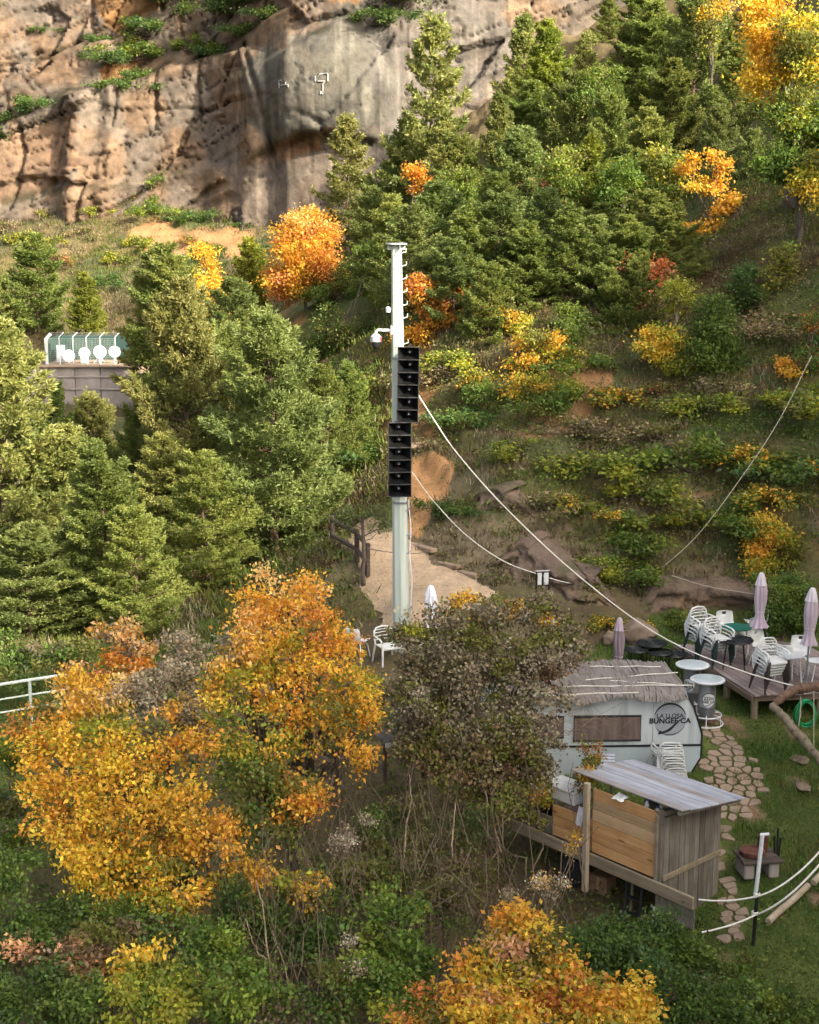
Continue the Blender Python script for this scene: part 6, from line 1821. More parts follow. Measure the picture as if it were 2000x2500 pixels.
for lab, px, py, var, s in [
    ("yellowish bramble shrub right of the bare orange slide", 1480, 985, 'yel', 1.1), ("low green shrub above the bare orange slide", 1400, 905, 'mid', 1.0),
    ("green yellow shrub in the middle of the netted slope", 1450, 1170, 'olive', 1.2), ("leafy green shrub low on the slope above the guy rope", 1530, 1330, 'mid', 1.1),
    ("light green shrub on the slope right of centre", 1700, 1150, 'mid', 1.35), ("yellow green bramble patch near the right edge wire", 1830, 1130, 'yel', 1.2),
    ("dense olive shrub on the upper right of the slope", 1710, 1010, 'olive', 1.1), ("dark shrub at the right edge above the ivy bank", 1965, 1190, 'dark', 1.3),
    ("olive shrub at the right edge below the orange brown shrub", 1950, 1010, 'olive', 1.3), ("grey green shrub below the netted slope", 1690, 1290, 'olive', 1.1),
    ("green shrub at the foot of the slope by the guy rope", 1500, 1420, 'mid', .9), ("dry brown shrub low on the slope above the sign", 1330, 1250, 'dry', 1.0),
    ("yellow green shrub above the sign's right", 1390, 1240, 'yel', .9), ("dark shrub beside the orange soil slide", 1130, 1040, 'dark', 1.0),
    ("dull green shrub just right of the speakers", 1090, 900, 'olive', 1.1), ("brownish shrub under the orange tree by the mast", 1060, 930, 'dry', 1.2),
    ("green shrub on the bank above the path kerb", 1120, 1250, 'dark', .7), ("olive shrub on the rock ribs right of the path", 1250, 1120, 'olive', .9),
    ("dull shrub left of the speakers behind the broad pine", 830, 1010, 'dry', 1.3), ("dark shrub left of the mast above the path", 900, 1120, 'dark', 1.2),
    ("olive shrub between the narrow pine and the mast", 900, 960, 'olive', 1.3), ("dry shrub on the bare patch at upper right", 1760, 960, 'dry', 1.1),
    ("brown scrubby shrub on the bare slope below the very dark shrub", 1880, 820, 'dry', 1.5), ("rusty shrub beside the yellow green leaning tree", 1590, 960, 'rust', .8),
    ("olive shrub under the wide yellow shrub", 1430, 1060, 'dry', 1.1), ("green shrub at the slope foot behind the largest mesh table", 1650, 1530, 'mid', .55),
    ("small leafy shrub beside the large brown boulder", 1470, 1530, 'yel', .6), ("green bush at the foot of the slope right of the sign", 1440, 1400, 'olive', .8),
    ("tall grass green shrub on the slope's right above the ivy", 1800, 1290, 'mid', 1.1), ("yellow bramble on the slope above the yellow tree", 1870, 1230, 'yel', 1.0),
    ("brown green shrub above the netted slope's centre", 1580, 1080, 'dry', 1.2), ("low olive shrub in the centre of the netted slope", 1600, 1210, 'olive', 1.15),
]:
    p = GP(px, py); shrub(lab, (p.x, p.y, p.z - .05), var, s * 1.08, .7)
gC = "shrubs on the cliff ledges"
for lab, px, py, var, s in [
    ("dark shrub on the upper cliff ledge near the orange rock", 440, 35, 'dark', 2.2), ("small dark shrub in the orange cleft of the cliff", 285, 130, 'dark', 1.3), ("dark shrub on the diagonal cliff ledge, upper one", 395, 105, 'dark', 2.0),
    ("dark shrub on the diagonal cliff ledge, lower one", 345, 160, 'mid', 2.1), ("low shrub under the diagonal ledge beside the orange patch", 305, 178, 'dark', 1.5), ("shrub on the ledge left of the pale block", 325, 245, 'dark', 1.6), ("olive shrub along the top of the pale block", 390, 215, 'dark', 1.7),
    ("dark bush high on the cliff left of the top centre", 600, 65, 'dark', 2.3), ("dark bush on the cliff beside the high left bush", 660, 45, 'dark', 2.0), ("small cypress-like shrub on the cliff face", 495, 145, 'mid', 1.4), ("olive shrub on the long ledge above the pale block", 560, 165, 'dark', 1.8),
    ("dark shrub on the long ledge further right", 640, 130, 'dark', 1.8), ("shrub on the long ledge at the brown slab", 700, 105, 'dark', 1.8), ("big dark bush at the top edge of the cliff", 770, 20, 'dark', 3.0), ("second dark bush at the top edge of the cliff", 830, 10, 'dark', 2.6),
    ("olive shrub hanging at the grey bulge's top edge", 915, 130, 'dark', 1.8), ("dark shrub at the top of the grey cliff", 975, 80, 'dark', 2.2), ("dark shrub at the left edge on the cliff ledge", 25, 345, 'dark', 2.0), ("yellowish shrub on the left cliff ledge", 60, 320, 'dark', 2.2),
    ("olive shrub on the left ledge under the cracks", 145, 285, 'dark', 1.8), ("dark shrub at the very top left corner of the cliff", 5, 45, 'dark', 2.0), ("tiny shrub in the crack of the left cliff", 125, 98, 'dark', .9),
]:
    p = CLIFF_AT(px, py); shrub(lab, (p.x, p.y - .25, p.z - .5), var, s * .95, .85, gC)
gF = "shrubs at the foot of the cliff"
for lab, px, py, var, s in [
    ("tall grey green bush standing against the cliff foot", 415, 450, 'mid', 3.2), ("dark green bush in front of the tall grey green bush", 460, 540, 'dark', 2.6), ("green bush left of the dark bush at the cliff foot", 385, 520, 'mid', 2.6), ("dark shrub left under the cliff", 185, 485, 'dark', 1.6),
    ("olive shrub under the cliff between the dark shrubs", 240, 520, 'olive', 2.0), ("low dark shrub left of the meadow top", 130, 525, 'olive', 2.0), ("dark shrub right of the orange soil", 540, 530, 'dark', 2.0), ("small dark shrub at the grey slab's foot", 590, 550, 'dark', 1.5),
    ("olive shrub on the meadow under the left cliff", 60, 590, 'olive', 2.4), ("dry shrub on the meadow, upper left", 200, 575, 'dry', 2.4), ("olive shrub on the meadow below the orange soil", 350, 600, 'olive', 2.3), ("dark olive shrub in the meadow's middle", 280, 640, 'olive', 2.4),
    ("dry brown shrub on the meadow above the dish pines", 160, 640, 'rust', 2.2), ("dry shrub on the meadow right of the middle", 420, 640, 'dry', 2.2), ("dark shrub on the meadow right of the orange soil", 520, 610, 'dark', 2.0), ("rusty shrub under the orange soil", 470, 590, 'rust', 1.7),
    ("dark shrub low on the meadow at the left", 250, 690, 'dark', 2.2), ("olive shrub above the round topped pine", 120, 600, 'olive', 2.0), ("dry shrub above the pale edge pine", 20, 560, 'dry', 2.4), ("golden brown shrub left of the tall cliff foot bush", 330, 480, 'rust', 2.0),
    ("olive shrub on the bedded rocks beside the weathered block", 500, 445, 'olive', 1.6), ("dark shrub on the bedded rocks at the crack", 590, 410, 'olive', 1.5),
]:
    p = GP(px, py); shrub(lab, (p.x, p.y, p.z - .2), var, s * .52, .95, gF)

# ---------------------------------------------------------------- foreground trees and bushes
def fg(name, label, cat, cl, size, per, spread, seed, tr=.08, stems=1, group=None, base=None, mat='leaf', barkm='bark', twigs=80, flat=.62, droop=.2, part='crown', twig_r=.007):
    clumps = [px_clump(*c) for c in cl]
    if base is None:
        c0 = np.mean([c[0] for c in clumps], 0); x, y = c0[0], c0[1]
    else: x, y = base
    return broadleaf(name, label, cat, clumps, (x, y, g1(x, y)), size, per, spread, seed, tr, group, mat, barkm, twigs, flat, droop, stems, part, twig_r)
OA = ['ygreen', 'amber', 'amber', 'orange', 'yellow']; OD = ['amber', 'orange', 'amber', 'deep', 'olive']; OY = ['amber', 'olive', 'orange', 'yellow']
fg("autumn_tree", "big spreading orange tree at the lower left of the photo", "tree", [
    (130, 1850, 85, 90, 24.3, 90, OA), (240, 1780, 110, 80, 24.6, 120, OA), (330, 1900, 130, 110, 23.8, 150, OA), (170, 1990, 105, 85, 23.8, 120, ['amber', 'yellow', 'orange']),
    (430, 2020, 130, 100, 23.4, 150, ['amber', 'orange', 'olive', 'amber']), (330, 2130, 100, 80, 23.1, 110, OA), (510, 2050, 100, 70, 23.3, 110, OD), (590, 2120, 60, 60, 22.9, 60, OD),
    (420, 1830, 120, 90, 24.2, 130, OD), (220, 1690, 110, 50, 24.9, 90, ['peach', 'amber', 'orange']), (90, 1750, 60, 45, 24.8, 50, OD), (420, 2200, 80, 60, 22.8, 80, OA), (220, 2120, 60, 70, 23.2, 60, ['amber', 'yellow']), (260, 2060, 90, 70, 23.3, 80, OY)],
    .075, 21, .13, 71, .12, 3, "orange trees in front", (-4.3, 25.2), twigs=260, twig_r=.011)
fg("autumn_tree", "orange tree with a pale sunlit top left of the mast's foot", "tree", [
    (690, 1470, 120, 70, 25.6, 130, ['peach', 'amber', 'orange', 'peach']), (610, 1540, 85, 75, 25.4, 95, ['peach', 'amber', 'orange']), (800, 1550, 90, 75, 25.6, 110, OD), (710, 1610, 140, 75, 25.2, 150, OA),  # peach puts sunlight into the leaf colour of the top clumps
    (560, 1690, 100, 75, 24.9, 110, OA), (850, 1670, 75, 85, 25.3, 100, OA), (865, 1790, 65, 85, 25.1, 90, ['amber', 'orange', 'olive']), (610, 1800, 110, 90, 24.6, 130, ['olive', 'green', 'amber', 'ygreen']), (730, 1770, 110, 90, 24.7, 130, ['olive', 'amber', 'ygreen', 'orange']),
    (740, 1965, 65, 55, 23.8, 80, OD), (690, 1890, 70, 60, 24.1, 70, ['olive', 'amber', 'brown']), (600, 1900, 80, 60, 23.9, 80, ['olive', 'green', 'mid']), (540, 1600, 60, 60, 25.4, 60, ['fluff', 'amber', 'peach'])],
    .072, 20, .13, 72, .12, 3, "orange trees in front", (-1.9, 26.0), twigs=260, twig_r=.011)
fg("autumn_tree", "small pale yellow tree top poking up left of the brown fluffy creeper", "tree", [
    (300, 1550, 65, 50, 26.2, 75, ['peach', 'amber', 'fluff']), (330, 1610, 60, 50, 26, 65, ['amber', 'orange', 'peach']), (190, 1655, 60, 30, 25.5, 40, ['peach', 'orange', 'rust'])],
    .08, 20, .11, 73, .05, 1, "orange trees in front", (-4.9, 26.6), twigs=60)
fg("creeper", "pale brown fluffy seed heads of a creeper draped between the orange trees", "creeper", [
    (440, 1600, 55, 75, 25.6, 110, ['fluff', 'beige', 'dull']), (400, 1690, 90, 60, 25.1, 140, ['fluff', 'beige', 'fluff', 'dull']), (320, 1730, 80, 45, 25.0, 110, ['fluff', 'dull', 'beige']), (460, 1770, 60, 70, 24.6, 100, ['dull', 'fluff', 'umber']), (380, 1800, 60, 40, 24.3, 60, ['dull', 'umber'])],
    .048, 30, .075, 74, .03, 3, None, (-3.6, 25.6), 'dry', 'stem', 90, .9, .1, 'seed_heads', .005)
BR = ['dull', 'fluff', 'umber', 'fluff', 'dull', 'olive']
bush = fg("brown_bush", "large dried brown creeper bush in the middle hiding the caravan's left end", "bush", [
    (1090, 1590, 130, 85, 27.6, 256, BR), (1240, 1570, 130, 85, 27.9, 256, BR), (1165, 1488, 90, 34, 28.4, 162, ['olive', 'amber', 'dull', 'olive']), (1040, 1710, 85, 110, 27.2, 229, ['dull', 'umber', 'olive', 'fluff']), (1190, 1710, 140, 110, 27.1, 324, BR),
    (1320, 1640, 80, 75, 27.6, 162, ['dull', 'fluff', 'brown']), (1150, 1850, 130, 80, 26.6, 256, ['umber', 'dull', 'olive', 'brown']), (1280, 1790, 80, 80, 27.0, 162, BR), (1275, 1880, 65, 50, 26.9, 108, ['umber', 'olive', 'dull']), (1200, 1940, 80, 50, 26.2, 121, ['umber', 'brown', 'olive']), (1040, 1840, 70, 75, 26.6, 135, ['umber', 'olive', 'brown']), (1370, 1560, 60, 50, 28.2, 94, ['dull', 'olive', 'fluff']), (1330, 1500, 50, 36, 28.5, 81, ['amber', 'olive', 'dull']), (1010, 1560, 50, 55, 28, 81, ['olive', 'dull', 'ygreen'])],
    .060, 33, .10, 75, .05, 5, None, (1.5, 27.6), 'dry', 'stem', 260, .85, .1, 'seed_heads', .006)
fg("autumn_tree", "yellow and orange tree at the bottom edge right of centre", "tree", [
    (1280, 2320, 120, 85, 19.9, 110, ['amber', 'orange', 'yellow', 'olive']), (1180, 2420, 140, 95, 19.3, 140, ['orange', 'amber', 'yellow', 'ygreen', 'pink']), (1390, 2420, 130, 95, 19.3, 140, ['orange', 'amber', 'yellow', 'ygreen', 'deep']), (1070, 2480, 90, 65, 19.2, 80, OD), (1530, 2420, 55, 75, 19.4, 60, ['orange', 'amber', 'yellow']), (1270, 2265, 60, 40, 20.1, 45, OA), (1250, 2530, 240, 80, 18.8, 180, ['yellow', 'amber', 'ygreen', 'orange']), (1480, 2520, 120, 70, 18.8, 90, ['ygreen', 'yellow', 'amber'])],
    .072, 25, .115, 76, .09, 2, None, (1.7, 19.6), twigs=140)
gB = "bushes on the bank below the bar"
DG = ['dark', 'mid', 'bluegreen', 'mid']
for args in [
    ("bush", "dark green bush directly below the bar's base beam", [(1460, 2300, 110, 50, 22.6, 150, DG), (1590, 2312, 110, 62, 22.4, 160, DG), (1410, 2330, 80, 65, 22, 110, DG), (1530, 2350, 110, 70, 21.8, 150, DG), (1660, 2330, 60, 50, 22.4, 80, ['dark', 'mid', 'green'])], .065, 24, .10, 81),
    ("bush", "green bush at the bottom edge right of the yellow and orange tree", [(1650, 2430, 110, 80, 20.8, 150, DG), (1740, 2460, 100, 70, 20.7, 130, ['mid', 'green', 'dark']), (1600, 2500, 90, 60, 20.4, 100, DG)], .065, 24, .10, 82),
    ("bush", "low leafy green plants at the bottom right corner", [(1850, 2450, 100, 45, 21.6, 110, ['green', 'mid', 'lime']), (1950, 2470, 90, 50, 21.4, 110, ['mid', 'green', 'dark']), (1800, 2370, 70, 35, 22.4, 70, ['green', 'mid', 'olive'])], .06, 22, .09, 83),
    ("bush", "dark green bush at the left edge below the orange tree", [(50, 2230, 80, 85, 22.6, 120, ['mid', 'dark', 'green']), (10, 2130, 60, 70, 23.2, 80, ['mid', 'lime', 'olive']), (70, 2310, 70, 50, 22, 80, ['dark', 'mid'])], .07, 22, .11, 84),
    ("bush", "dark ivy green bush filling the bottom left corner", [(70, 2430, 100, 80, 20.8, 140, ['dark', 'bluegreen', 'mid']), (200, 2470, 90, 65, 20.6, 110, ['mid', 'dark', 'green']), (130, 2370, 60, 45, 21.2, 60, ['dark', 'mid'])], .07, 22, .11, 85),
    ("bush", "withered pinkish brown bush at lower left", [(130, 2325, 80, 36, 21.7, 60, ['pink', 'brown', 'beige']), (220, 2370, 80, 45, 21.2, 70, ['brown', 'beige', 'rust', 'olive']), (260, 2300, 70, 45, 21.7, 55, ['umber', 'brown', 'olive'])], .08, 16, .11, 86),
    ("bush", "bright yellow green bush at the lower left bottom", [(350, 2370, 70, 65, 20.9, 90, ['lime', 'ygreen', 'yellow']), (390, 2450, 80, 60, 20.4, 90, ['ygreen', 'lime', 'green']), (310, 2440, 40, 60, 20.4, 40, ['lime', 'ygreen'])], .08, 19, .11, 87),
    ("bush", "mid green bush at the bottom left of the thin pale stems", [(520, 2320, 90, 65, 21.6, 110, ['mid', 'green', 'lime']), (480, 2400, 80, 60, 21, 90, ['ygreen', 'olive', 'green']), (580, 2440, 90, 60, 20.6, 100, ['mid', 'green', 'lime']), (600, 2360, 60, 50, 21.2, 60, ['green', 'lime', 'mid'])], .07, 22, .11, 88),
    ("bush", "climbing green bush at the bottom centre right of the thin stems", [(950, 2270, 80, 90, 21.9, 130, ['green', 'lime', 'mid']), (920, 2390, 90, 80, 21, 130, ['mid', 'green', 'lime']), (990, 2460, 60, 60, 20.4, 70, ['green', 'olive', 'ygreen']), (1010, 2330, 50, 60, 21.4, 60, ['mid', 'green'])], .075, 20, .11, 89),
    ("bush", "small yellow topped sapling on a thin stem at bottom centre", [(740, 2190, 60, 50, 22.7, 70, ['amber', 'olive', 'ygreen', 'amber']), (700, 2160, 30, 30, 22.8, 22, ['ygreen', 'olive'])], .08, 17, .10, 90),
    ("bush", "olive green bush in the hollow right of the white seed heads", [(900, 2150, 70, 60, 24.2, 80, ['mid', 'olive', 'green']), (1040, 2120, 70, 50, 24.8, 70, ['olive', 'mid', 'umber']), (960, 2060, 60, 50, 25.0, 60, ['olive', 'umber', 'mid'])], .065, 20, .11, 101),
    ("bush", "green tangle between the orange tree and the thin pale stems", [(620, 2240, 70, 50, 22.6, 80, ['green', 'mid', 'olive']), (820, 2230, 60, 60, 22.8, 70, ['mid', 'olive', 'dark']), (860, 2120, 50, 50, 23.8, 45, ['olive', 'mid', 'umber'])], .065, 20, .11, 102),
    ("bush", "dark leafy undergrowth in the hollow left of the trailer's wheel", [(1130, 2030, 90, 60, 25.6, 90, ['umber', 'olive', 'dark']), (1000, 2000, 70, 60, 25.8, 70, ['olive', 'umber', 'dark']), (920, 2040, 60, 50, 25.2, 60, ['mid', 'olive', 'dark'])], .06, 20, .11, 100),
    ("bush", "olive tangled bush in the centre under the brown creeper bush", [(1080, 2210, 90, 60, 23.4, 90, ['olive', 'umber', 'mid']), (960, 2140, 80, 60, 24, 80, ['olive', 'mid', 'umber']), (1150, 2130, 70, 50, 24.6, 60, ['umber', 'olive', 'brown'])], .06, 20, .11, 91),
    ("bush", "dull green bush behind the pinkish brown bush", [(300, 2240, 90, 45, 22.6, 80, ['mid', 'lime', 'olive']), (420, 2280, 90, 45, 22.2, 90, ['mid', 'umber', 'green']), (180, 2230, 60, 40, 22.7, 50, ['dark', 'mid'])], .07, 20, .11, 92),
    ("bush", "dark low foliage behind the pale railing at the left edge", [(30, 1590, 90, 40, 35.5, 110, ['dark', 'mid', 'umber']), (130, 1600, 70, 36, 35.0, 80, ['dark', 'umber', 'mid']), (220, 1590, 60, 36, 34.5, 60, ['mid', 'dark', 'olive']), (60, 1660, 80, 30, 33.4, 80, ['mid', 'dark', 'olive']), (-10, 1640, 60, 34, 34, 60, ['dark', 'mid'])], .08, 20, .13, 103),  # added; dark leaf tones carry the shade of the pines
    ("bush", "light green bush at the left edge beside the railing's grass", [(25, 1850, 45, 55, 26.5, 80, ['green', 'ygreen', 'lime']), (10, 1960, 50, 60, 25.6, 80, ['olive', 'dull', 'mid']), (40, 2040, 45, 50, 24.8, 60, ['mid', 'dull', 'green'])], .07, 20, .10, 93),
    ("bush", "shaded green bush in the hollow between the two orange trees", [(650, 2010, 90, 60, 23.6, 100, ['mid', 'dark', 'olive']), (560, 2200, 80, 60, 22.6, 80, ['dark', 'mid', 'olive']), (680, 2270, 70, 60, 22.3, 70, ['dark', 'mid']), (820, 2130, 70, 60, 23.6, 60, ['mid', 'umber', 'olive'])], .07, 20, .11, 94),
    ("bush", "shaded dark bush at the bottom centre left of the climbing bush", [(800, 2300, 70, 60, 22, 80, ['dark', 'mid', 'umber']), (780, 2430, 80, 60, 21, 90, ['dark', 'mid', 'olive']), (690, 2450, 60, 50, 20.8, 60, ['dark', 'umber', 'mid'])], .07, 20, .11, 95),
]:
    fg(args[0], args[1], "bush", args[2], args[3], args[4], args[5], args[6], .035, 3, gB)
fg("weeds", "pale dried flower heads growing beside the trailer wheel", "weeds", [(1340, 2160, 50, 40, 24.6, 60, ['beige', 'white', 'peach']), (1270, 2210, 60, 35, 24.1, 60, ['white', 'beige', 'olive']), (1390, 2080, 25, 35, 25.4, 25, ['beige', 'amber']), (1240, 2250, 40, 30, 23.8, 30, ['peach', 'white', 'pink'])], .035, 16, .07, 96, .012, 5, None, None, 'dry', 'stem', 70, .8, .1, 'flower_heads', .004)
fg("weeds", "white fluffy seed heads in the thicket left of the thin vine stems", "weeds", [(840, 2050, 45, 35, 23.8, 45, ['white', 'beige', 'fluff']), (870, 2000, 35, 30, 24.2, 25, ['fluff', 'white'])], .035, 14, .07, 97, .012, 3, None, None, 'dry', 'stem', 40, .8, .1, 'flower_heads', .004)
fg("weeds", "white fluffy seed heads low at the bottom centre by the climbing bush", "weeds", [(868, 2380, 22, 50, 21.0, 34, ['white', 'fluff', 'beige']), (850, 2310, 20, 25, 21.3, 16, ['fluff', 'white'])], .035, 12, .06, 98, .012, 2, None, None, 'dry', 'stem', 24, .8, .1, 'flower_heads', .004)
fg("creeper", "yellow leaved vine hanging over the left end of the bar", "creeper", [(1428, 1890, 26, 50, 27.5, 46, ['yellow', 'amber', 'olive']), (1325, 1930, 45, 30, 27.6, 45, ['olive', 'yellow', 'amber']), (1300, 1970, 40, 30, 27.6, 36, ['olive', 'ygreen', 'beige']), (1440, 1830, 28, 45, 28.2, 40, ['olive', 'rust', 'ygreen']), (1310, 2000, 26, 28, 27.4, 22, ['ygreen', 'beige', 'olive']), (1330, 1880, 50, 35, 28.2, 45, ['olive', 'green', 'white'])], .055, 17, .075, 99, .018, 3, None, (2.6, 27.0), 'leaf', 'stem', 60, .65, .5, 'leaves', .005)

rT = np.random.default_rng(99); sg = []; bl = np.array(bush.location)
for i in range(46):
    px, py = rT.uniform(1250, 1390), rT.uniform(1600, 1830); dp = rT.uniform(27.4, 28.4)
    a = np.array(U(px, py, dp)) - bl; b = np.array(U(px + rT.uniform(40, 190), py + rT.uniform(-60, 80), dp + rT.uniform(0, .7))) - bl
    sg.append(limb(a, b, .006, .002, rT, .10, 8, .12))
tag(tubes_np(sg, 3).build("twigs", MAT['stem'], bush), None, None, None, 'stuff')
# loose bare stems: single ones that stand out, and the thicket as one mass
def bare_stem(label, pts, r0, seed):
    P = [U(*p) for p in pts]
    rr = random.Random(seed); Q = []
    for a, b in zip(P[:-1], P[1:]):
        for k in range(5): Q.append(a.lerp(b, k / 5) + Vector((rr.uniform(-.012, .012),) * 3))
    Q.append(P[-1]); n = len(Q)
    return tag(MB().tube([q - P[0] for q in Q], [r0 * (1 - .6 * i / n) for i in range(n)], 5).build("bare_stem", MAT['stem'], None, P[0]), label, "stem", "thin bare stems at the bottom centre")
bare_stem("thin pale stem rising straight up to the small yellow topped sapling", [(754, 2520, 21.6), (753, 2400, 21.9), (752, 2240, 22.4)], .02, 1)
bare_stem("long pale stem curving up left of the sapling's stem", [(690, 2520, 21.2), (660, 2380, 21.4), (640, 2200, 21.9), (625, 2150, 22.3)], .02, 2)
bare_stem("bent pale stem leaning left of the long curved one", [(670, 2360, 21.3), (635, 2330, 21.5), (612, 2290, 21.8), (600, 2240, 22)], .016, 3)
bare_stem("pale stem with a slight lean between the long stem and the sapling", [(728, 2450, 21.4), (700, 2380, 21.6), (672, 2290, 22), (660, 2250, 22.3)], .014, 4)
bare_stem("arched vine stem right of the white seed heads in the thicket", [(985, 2110, 24.4), (990, 2030, 24.8), (1005, 1950, 25.2), (1000, 1890, 25.6)], .016, 5)
bare_stem("straight vine stem in the thicket under the brown creeper bush", [(1105, 2130, 24.6), (1105, 2040, 25), (1112, 1960, 25.4)], .018, 6)
bare_stem("slanting pale vine stem left of the trailer's end", [(1225, 2080, 25.2), (1205, 2010, 25.6), (1185, 1930, 26.2)], .016, 7)
rT = np.random.default_rng(303); sg = []
for i in range(95):
    px = rT.normal(1040, 160); py = rT.uniform(2080, 2330); dp = 25.5 - (py - 2080) / 250 * 3.2 + rT.normal(0, .3)
    a = np.array(U(px, py, dp)); h = rT.uniform(.7, 2.6); b = a + np.array([rT.normal(0, .45), rT.normal(.15, .3), h])
    p, rd = limb(a - np.array([0, 0, .3]), b, rT.uniform(.008, .017), .004, rT, .10, 6, .0); sg.append((p, rd))
for i in range(85):
    px = rT.uniform(560, 900); py = rT.uniform(2150, 2480); dp = 23.3 - (py - 2100) / 400 * 2.6 + rT.normal(0, .3)
    a = np.array(U(px, py, dp)); h = rT.uniform(.5, 1.9); b = a + np.array([rT.normal(0, .5), rT.normal(.1, .3), h])
    p, rd = limb(a - np.array([0, 0, .4]), b, rT.uniform(.006, .012), .003, rT, .12, 6, .0); sg.append((p, rd))
tag(link("dry_stems", tubes_np(sg, 3).mesh("dry_stems", MAT['stem_dark'])), "tangle of dry brown stems in the hollow below the brown bush", "dry stems", None, 'stuff')

# white things glimpsed through the leaves
p = GP(872, 1612); c = dup(s1, label="white shell chair glimpsed through the orange leaves left of the mast foot"); c.location = tuple(p); c.rotation_euler = (0, 0, 2.6); c["group"] = "white chairs glimpsed behind the leaves"
p = GP(948, 1622); c = dup(pC, label="white armchair glimpsed at the brown bush's left side"); c.location = tuple(p); c.scale = (1, 1, 1); c.rotation_euler = (0, 0, .5); c["group"] = "white chairs glimpsed behind the leaves"
p = U(985, 1806, 28.0); t = thing("low_table", "grey wooden table corner with a white edge left of the brown bush", "table", (p.x, p.y, p.z), R(25))
MB().box((.1, .2, 0), (1.0, .7, .08), None, .01).build("table_top", MAT['wood_grey'], t)
MB().box((-.1, -.17, .0), (.7, .03, .09), None, .006).build("edge_strip", MAT['white_paint'], t)
for x in (-.3, .5): MB().box((x, .2, -.45), (.07, .07, .9), None, .008).build("leg", MAT['wood_dark'], t)
p = GP(887, 1430)
t = thing("dead_tree", "thin bare tree trunk standing beside the path fence", "tree", tuple(p))
_h = on_vertical(887, 1262, p.y) - p
q, rd = limb(np.array([0, 0, -.2]), np.array([0, 0, _h.z]), .085, .04, np.random.default_rng(8), .012, 8)
tubes_np([(q, rd)] + [limb(np.array([0, 0, _h.z * f]), np.array([dx, .1, _h.z * f + .25]), .018, .006, np.random.default_rng(int(f * 100)), .08) for f, dx in ((.95, .4), (.8, -.5), (.72, .6), (.9, -.35), (.6, .35))], 6).build("trunk", MAT['bark'], t)
rr = np.random.default_rng(17)
S = np.concatenate([rr.normal(0, 1, (26, 3)) * [.22, .2, .12] + [dx, .1, _h.z * f + .25] for f, dx in ((.95, .4), (.8, -.5), (.72, .6), (.9, -.35))])
V, F, K = leaves(np.repeat(S, 14, 0) + rr.normal(0, .07, (len(S) * 14, 3)), rr.normal(0, 1, (len(S) * 14, 3)), .12, np.repeat(np.clip(C(.12, .14, .05) * rr.uniform(.7, 1.4, (len(S), 1)), 0, 1), 14, 0), rr, .22)
link("crown", np_mesh("crown", V, F, MAT['pine'], K), t)

# ---------------------------------------------------------------- ground cover
def blades(P, h, w, colr, r, bend=.5):
    n = len(P)
    az = r.uniform(0, 6.283, n); d = np.stack([np.cos(az), np.sin(az), 0 * az], 1); s = np.stack([-d[:, 1], d[:, 0], 0 * az], 1)
    hh = (h * r.uniform(.5, 1.4, n))[:, None]; ww = (w * r.uniform(.7, 1.3, n))[:, None]
    tip = P + np.array([0, 0, 1.]) * hh + d * hh * bend * r.uniform(.2, 1.4, (n, 1))
    V = np.stack([P - s * ww * .5, P + s * ww * .5, tip], 1).reshape(-1, 3)
    return V, np.arange(3 * n).reshape(n, 3), np.repeat(colr, 3, 0)
def pick(cols, f, r, jit=.2):
    A = np.array([PAL[k] for k in cols]); i = (np.clip(f, 0, .999) * len(A)).astype(int)
    return np.clip(A[i] * (1 + r.normal(0, jit, (len(f), 1))), .004, .8)
def stuff(name, label, V, F, K, mat):
    return tag(link(name, np_mesh(name, V, F, MAT[mat], K)), label, None, None, 'stuff')
def lawn_blades(seed, n, x0, x1, y0, y1, test, h=.075, w=.022):
    r = np.random.default_rng(seed); x = r.uniform(x0, x1, n); y = r.uniform(y0, y1, n)
    ok = test(x, y); x, y = x[ok], y[ok]
    bare = sm(.60, .70, fbm(x * .9 + 4, y * .9, 63, 3)); ok = r.random(len(x)) > bare * .9; x, y = x[ok], y[ok]
    P = np.stack([x, y, G(x, y) - .005], 1)
    f = fbm(x * 1.3, y * 1.3, 401, 4) * 1.5 - .25 + r.normal(0, .12, len(x))
    A = np.array([C(.062, .11, .018), C(.08, .13, .022), C(.105, .14, .027), C(.15, .14, .042)])
    K = A[(np.clip(f, 0, .999) * 4).astype(int)] * (1 + r.normal(0, .2, (len(x), 1)))
    hm = .6 + 1.1 * sm(.45, .75, fbm(x * .8, y * .8, 405, 3))
    V, F, K = blades(P, h * hm, w, np.clip(K, .01, .4), r, .7)
    return V, F, K
inl = lambda x, y: inpoly(x, y, LAWN_POLY) & ~(inpoly(x, y, FPOLY) & (fbm(x * 3, y * 3, 6, 2) < .48))
stuff("lawn_grass", "short green grass on the lawn round the bar and the deck", *lawn_blades(41, 150000, 1.5, 12, 20, 40, inl), 'leaf')
stuff("terrace_grass", "green grass behind the railing at the left", *lawn_blades(42, 26000, -11, -4.5, 27, 39, lambda x, y: x < 0, .10, .03), 'leaf')
r = np.random.default_rng(55)
x = r.uniform(1, 12.5, 2600); y = r.uniform(19, 29, 2600); ok = inpoly(x, y, LAWN_POLY) & (fbm(x * .7, y * .7, 431, 3) > .50) & (y < 24.5 + 1.5 * r.random(2600)) & ~inpoly(x, y, FPOLY); x, y = x[ok], y[ok]
P = np.repeat(np.stack([x, y, G(x, y) + .04], 1), 9, 0) + r.normal(0, 1, (len(x) * 9, 3)) * [.06, .06, .03]
V, F, K = leaves(P, r.normal(0, 1, P.shape) + [0, 0, .4], .055, pick(['mid', 'green', 'lime', 'olive'], r.random(len(P)), r), r, .7, 1.0)
stuff("lawn_weeds", "broad leaved weeds growing low in the grass at the right", V, F, K, 'leaf')
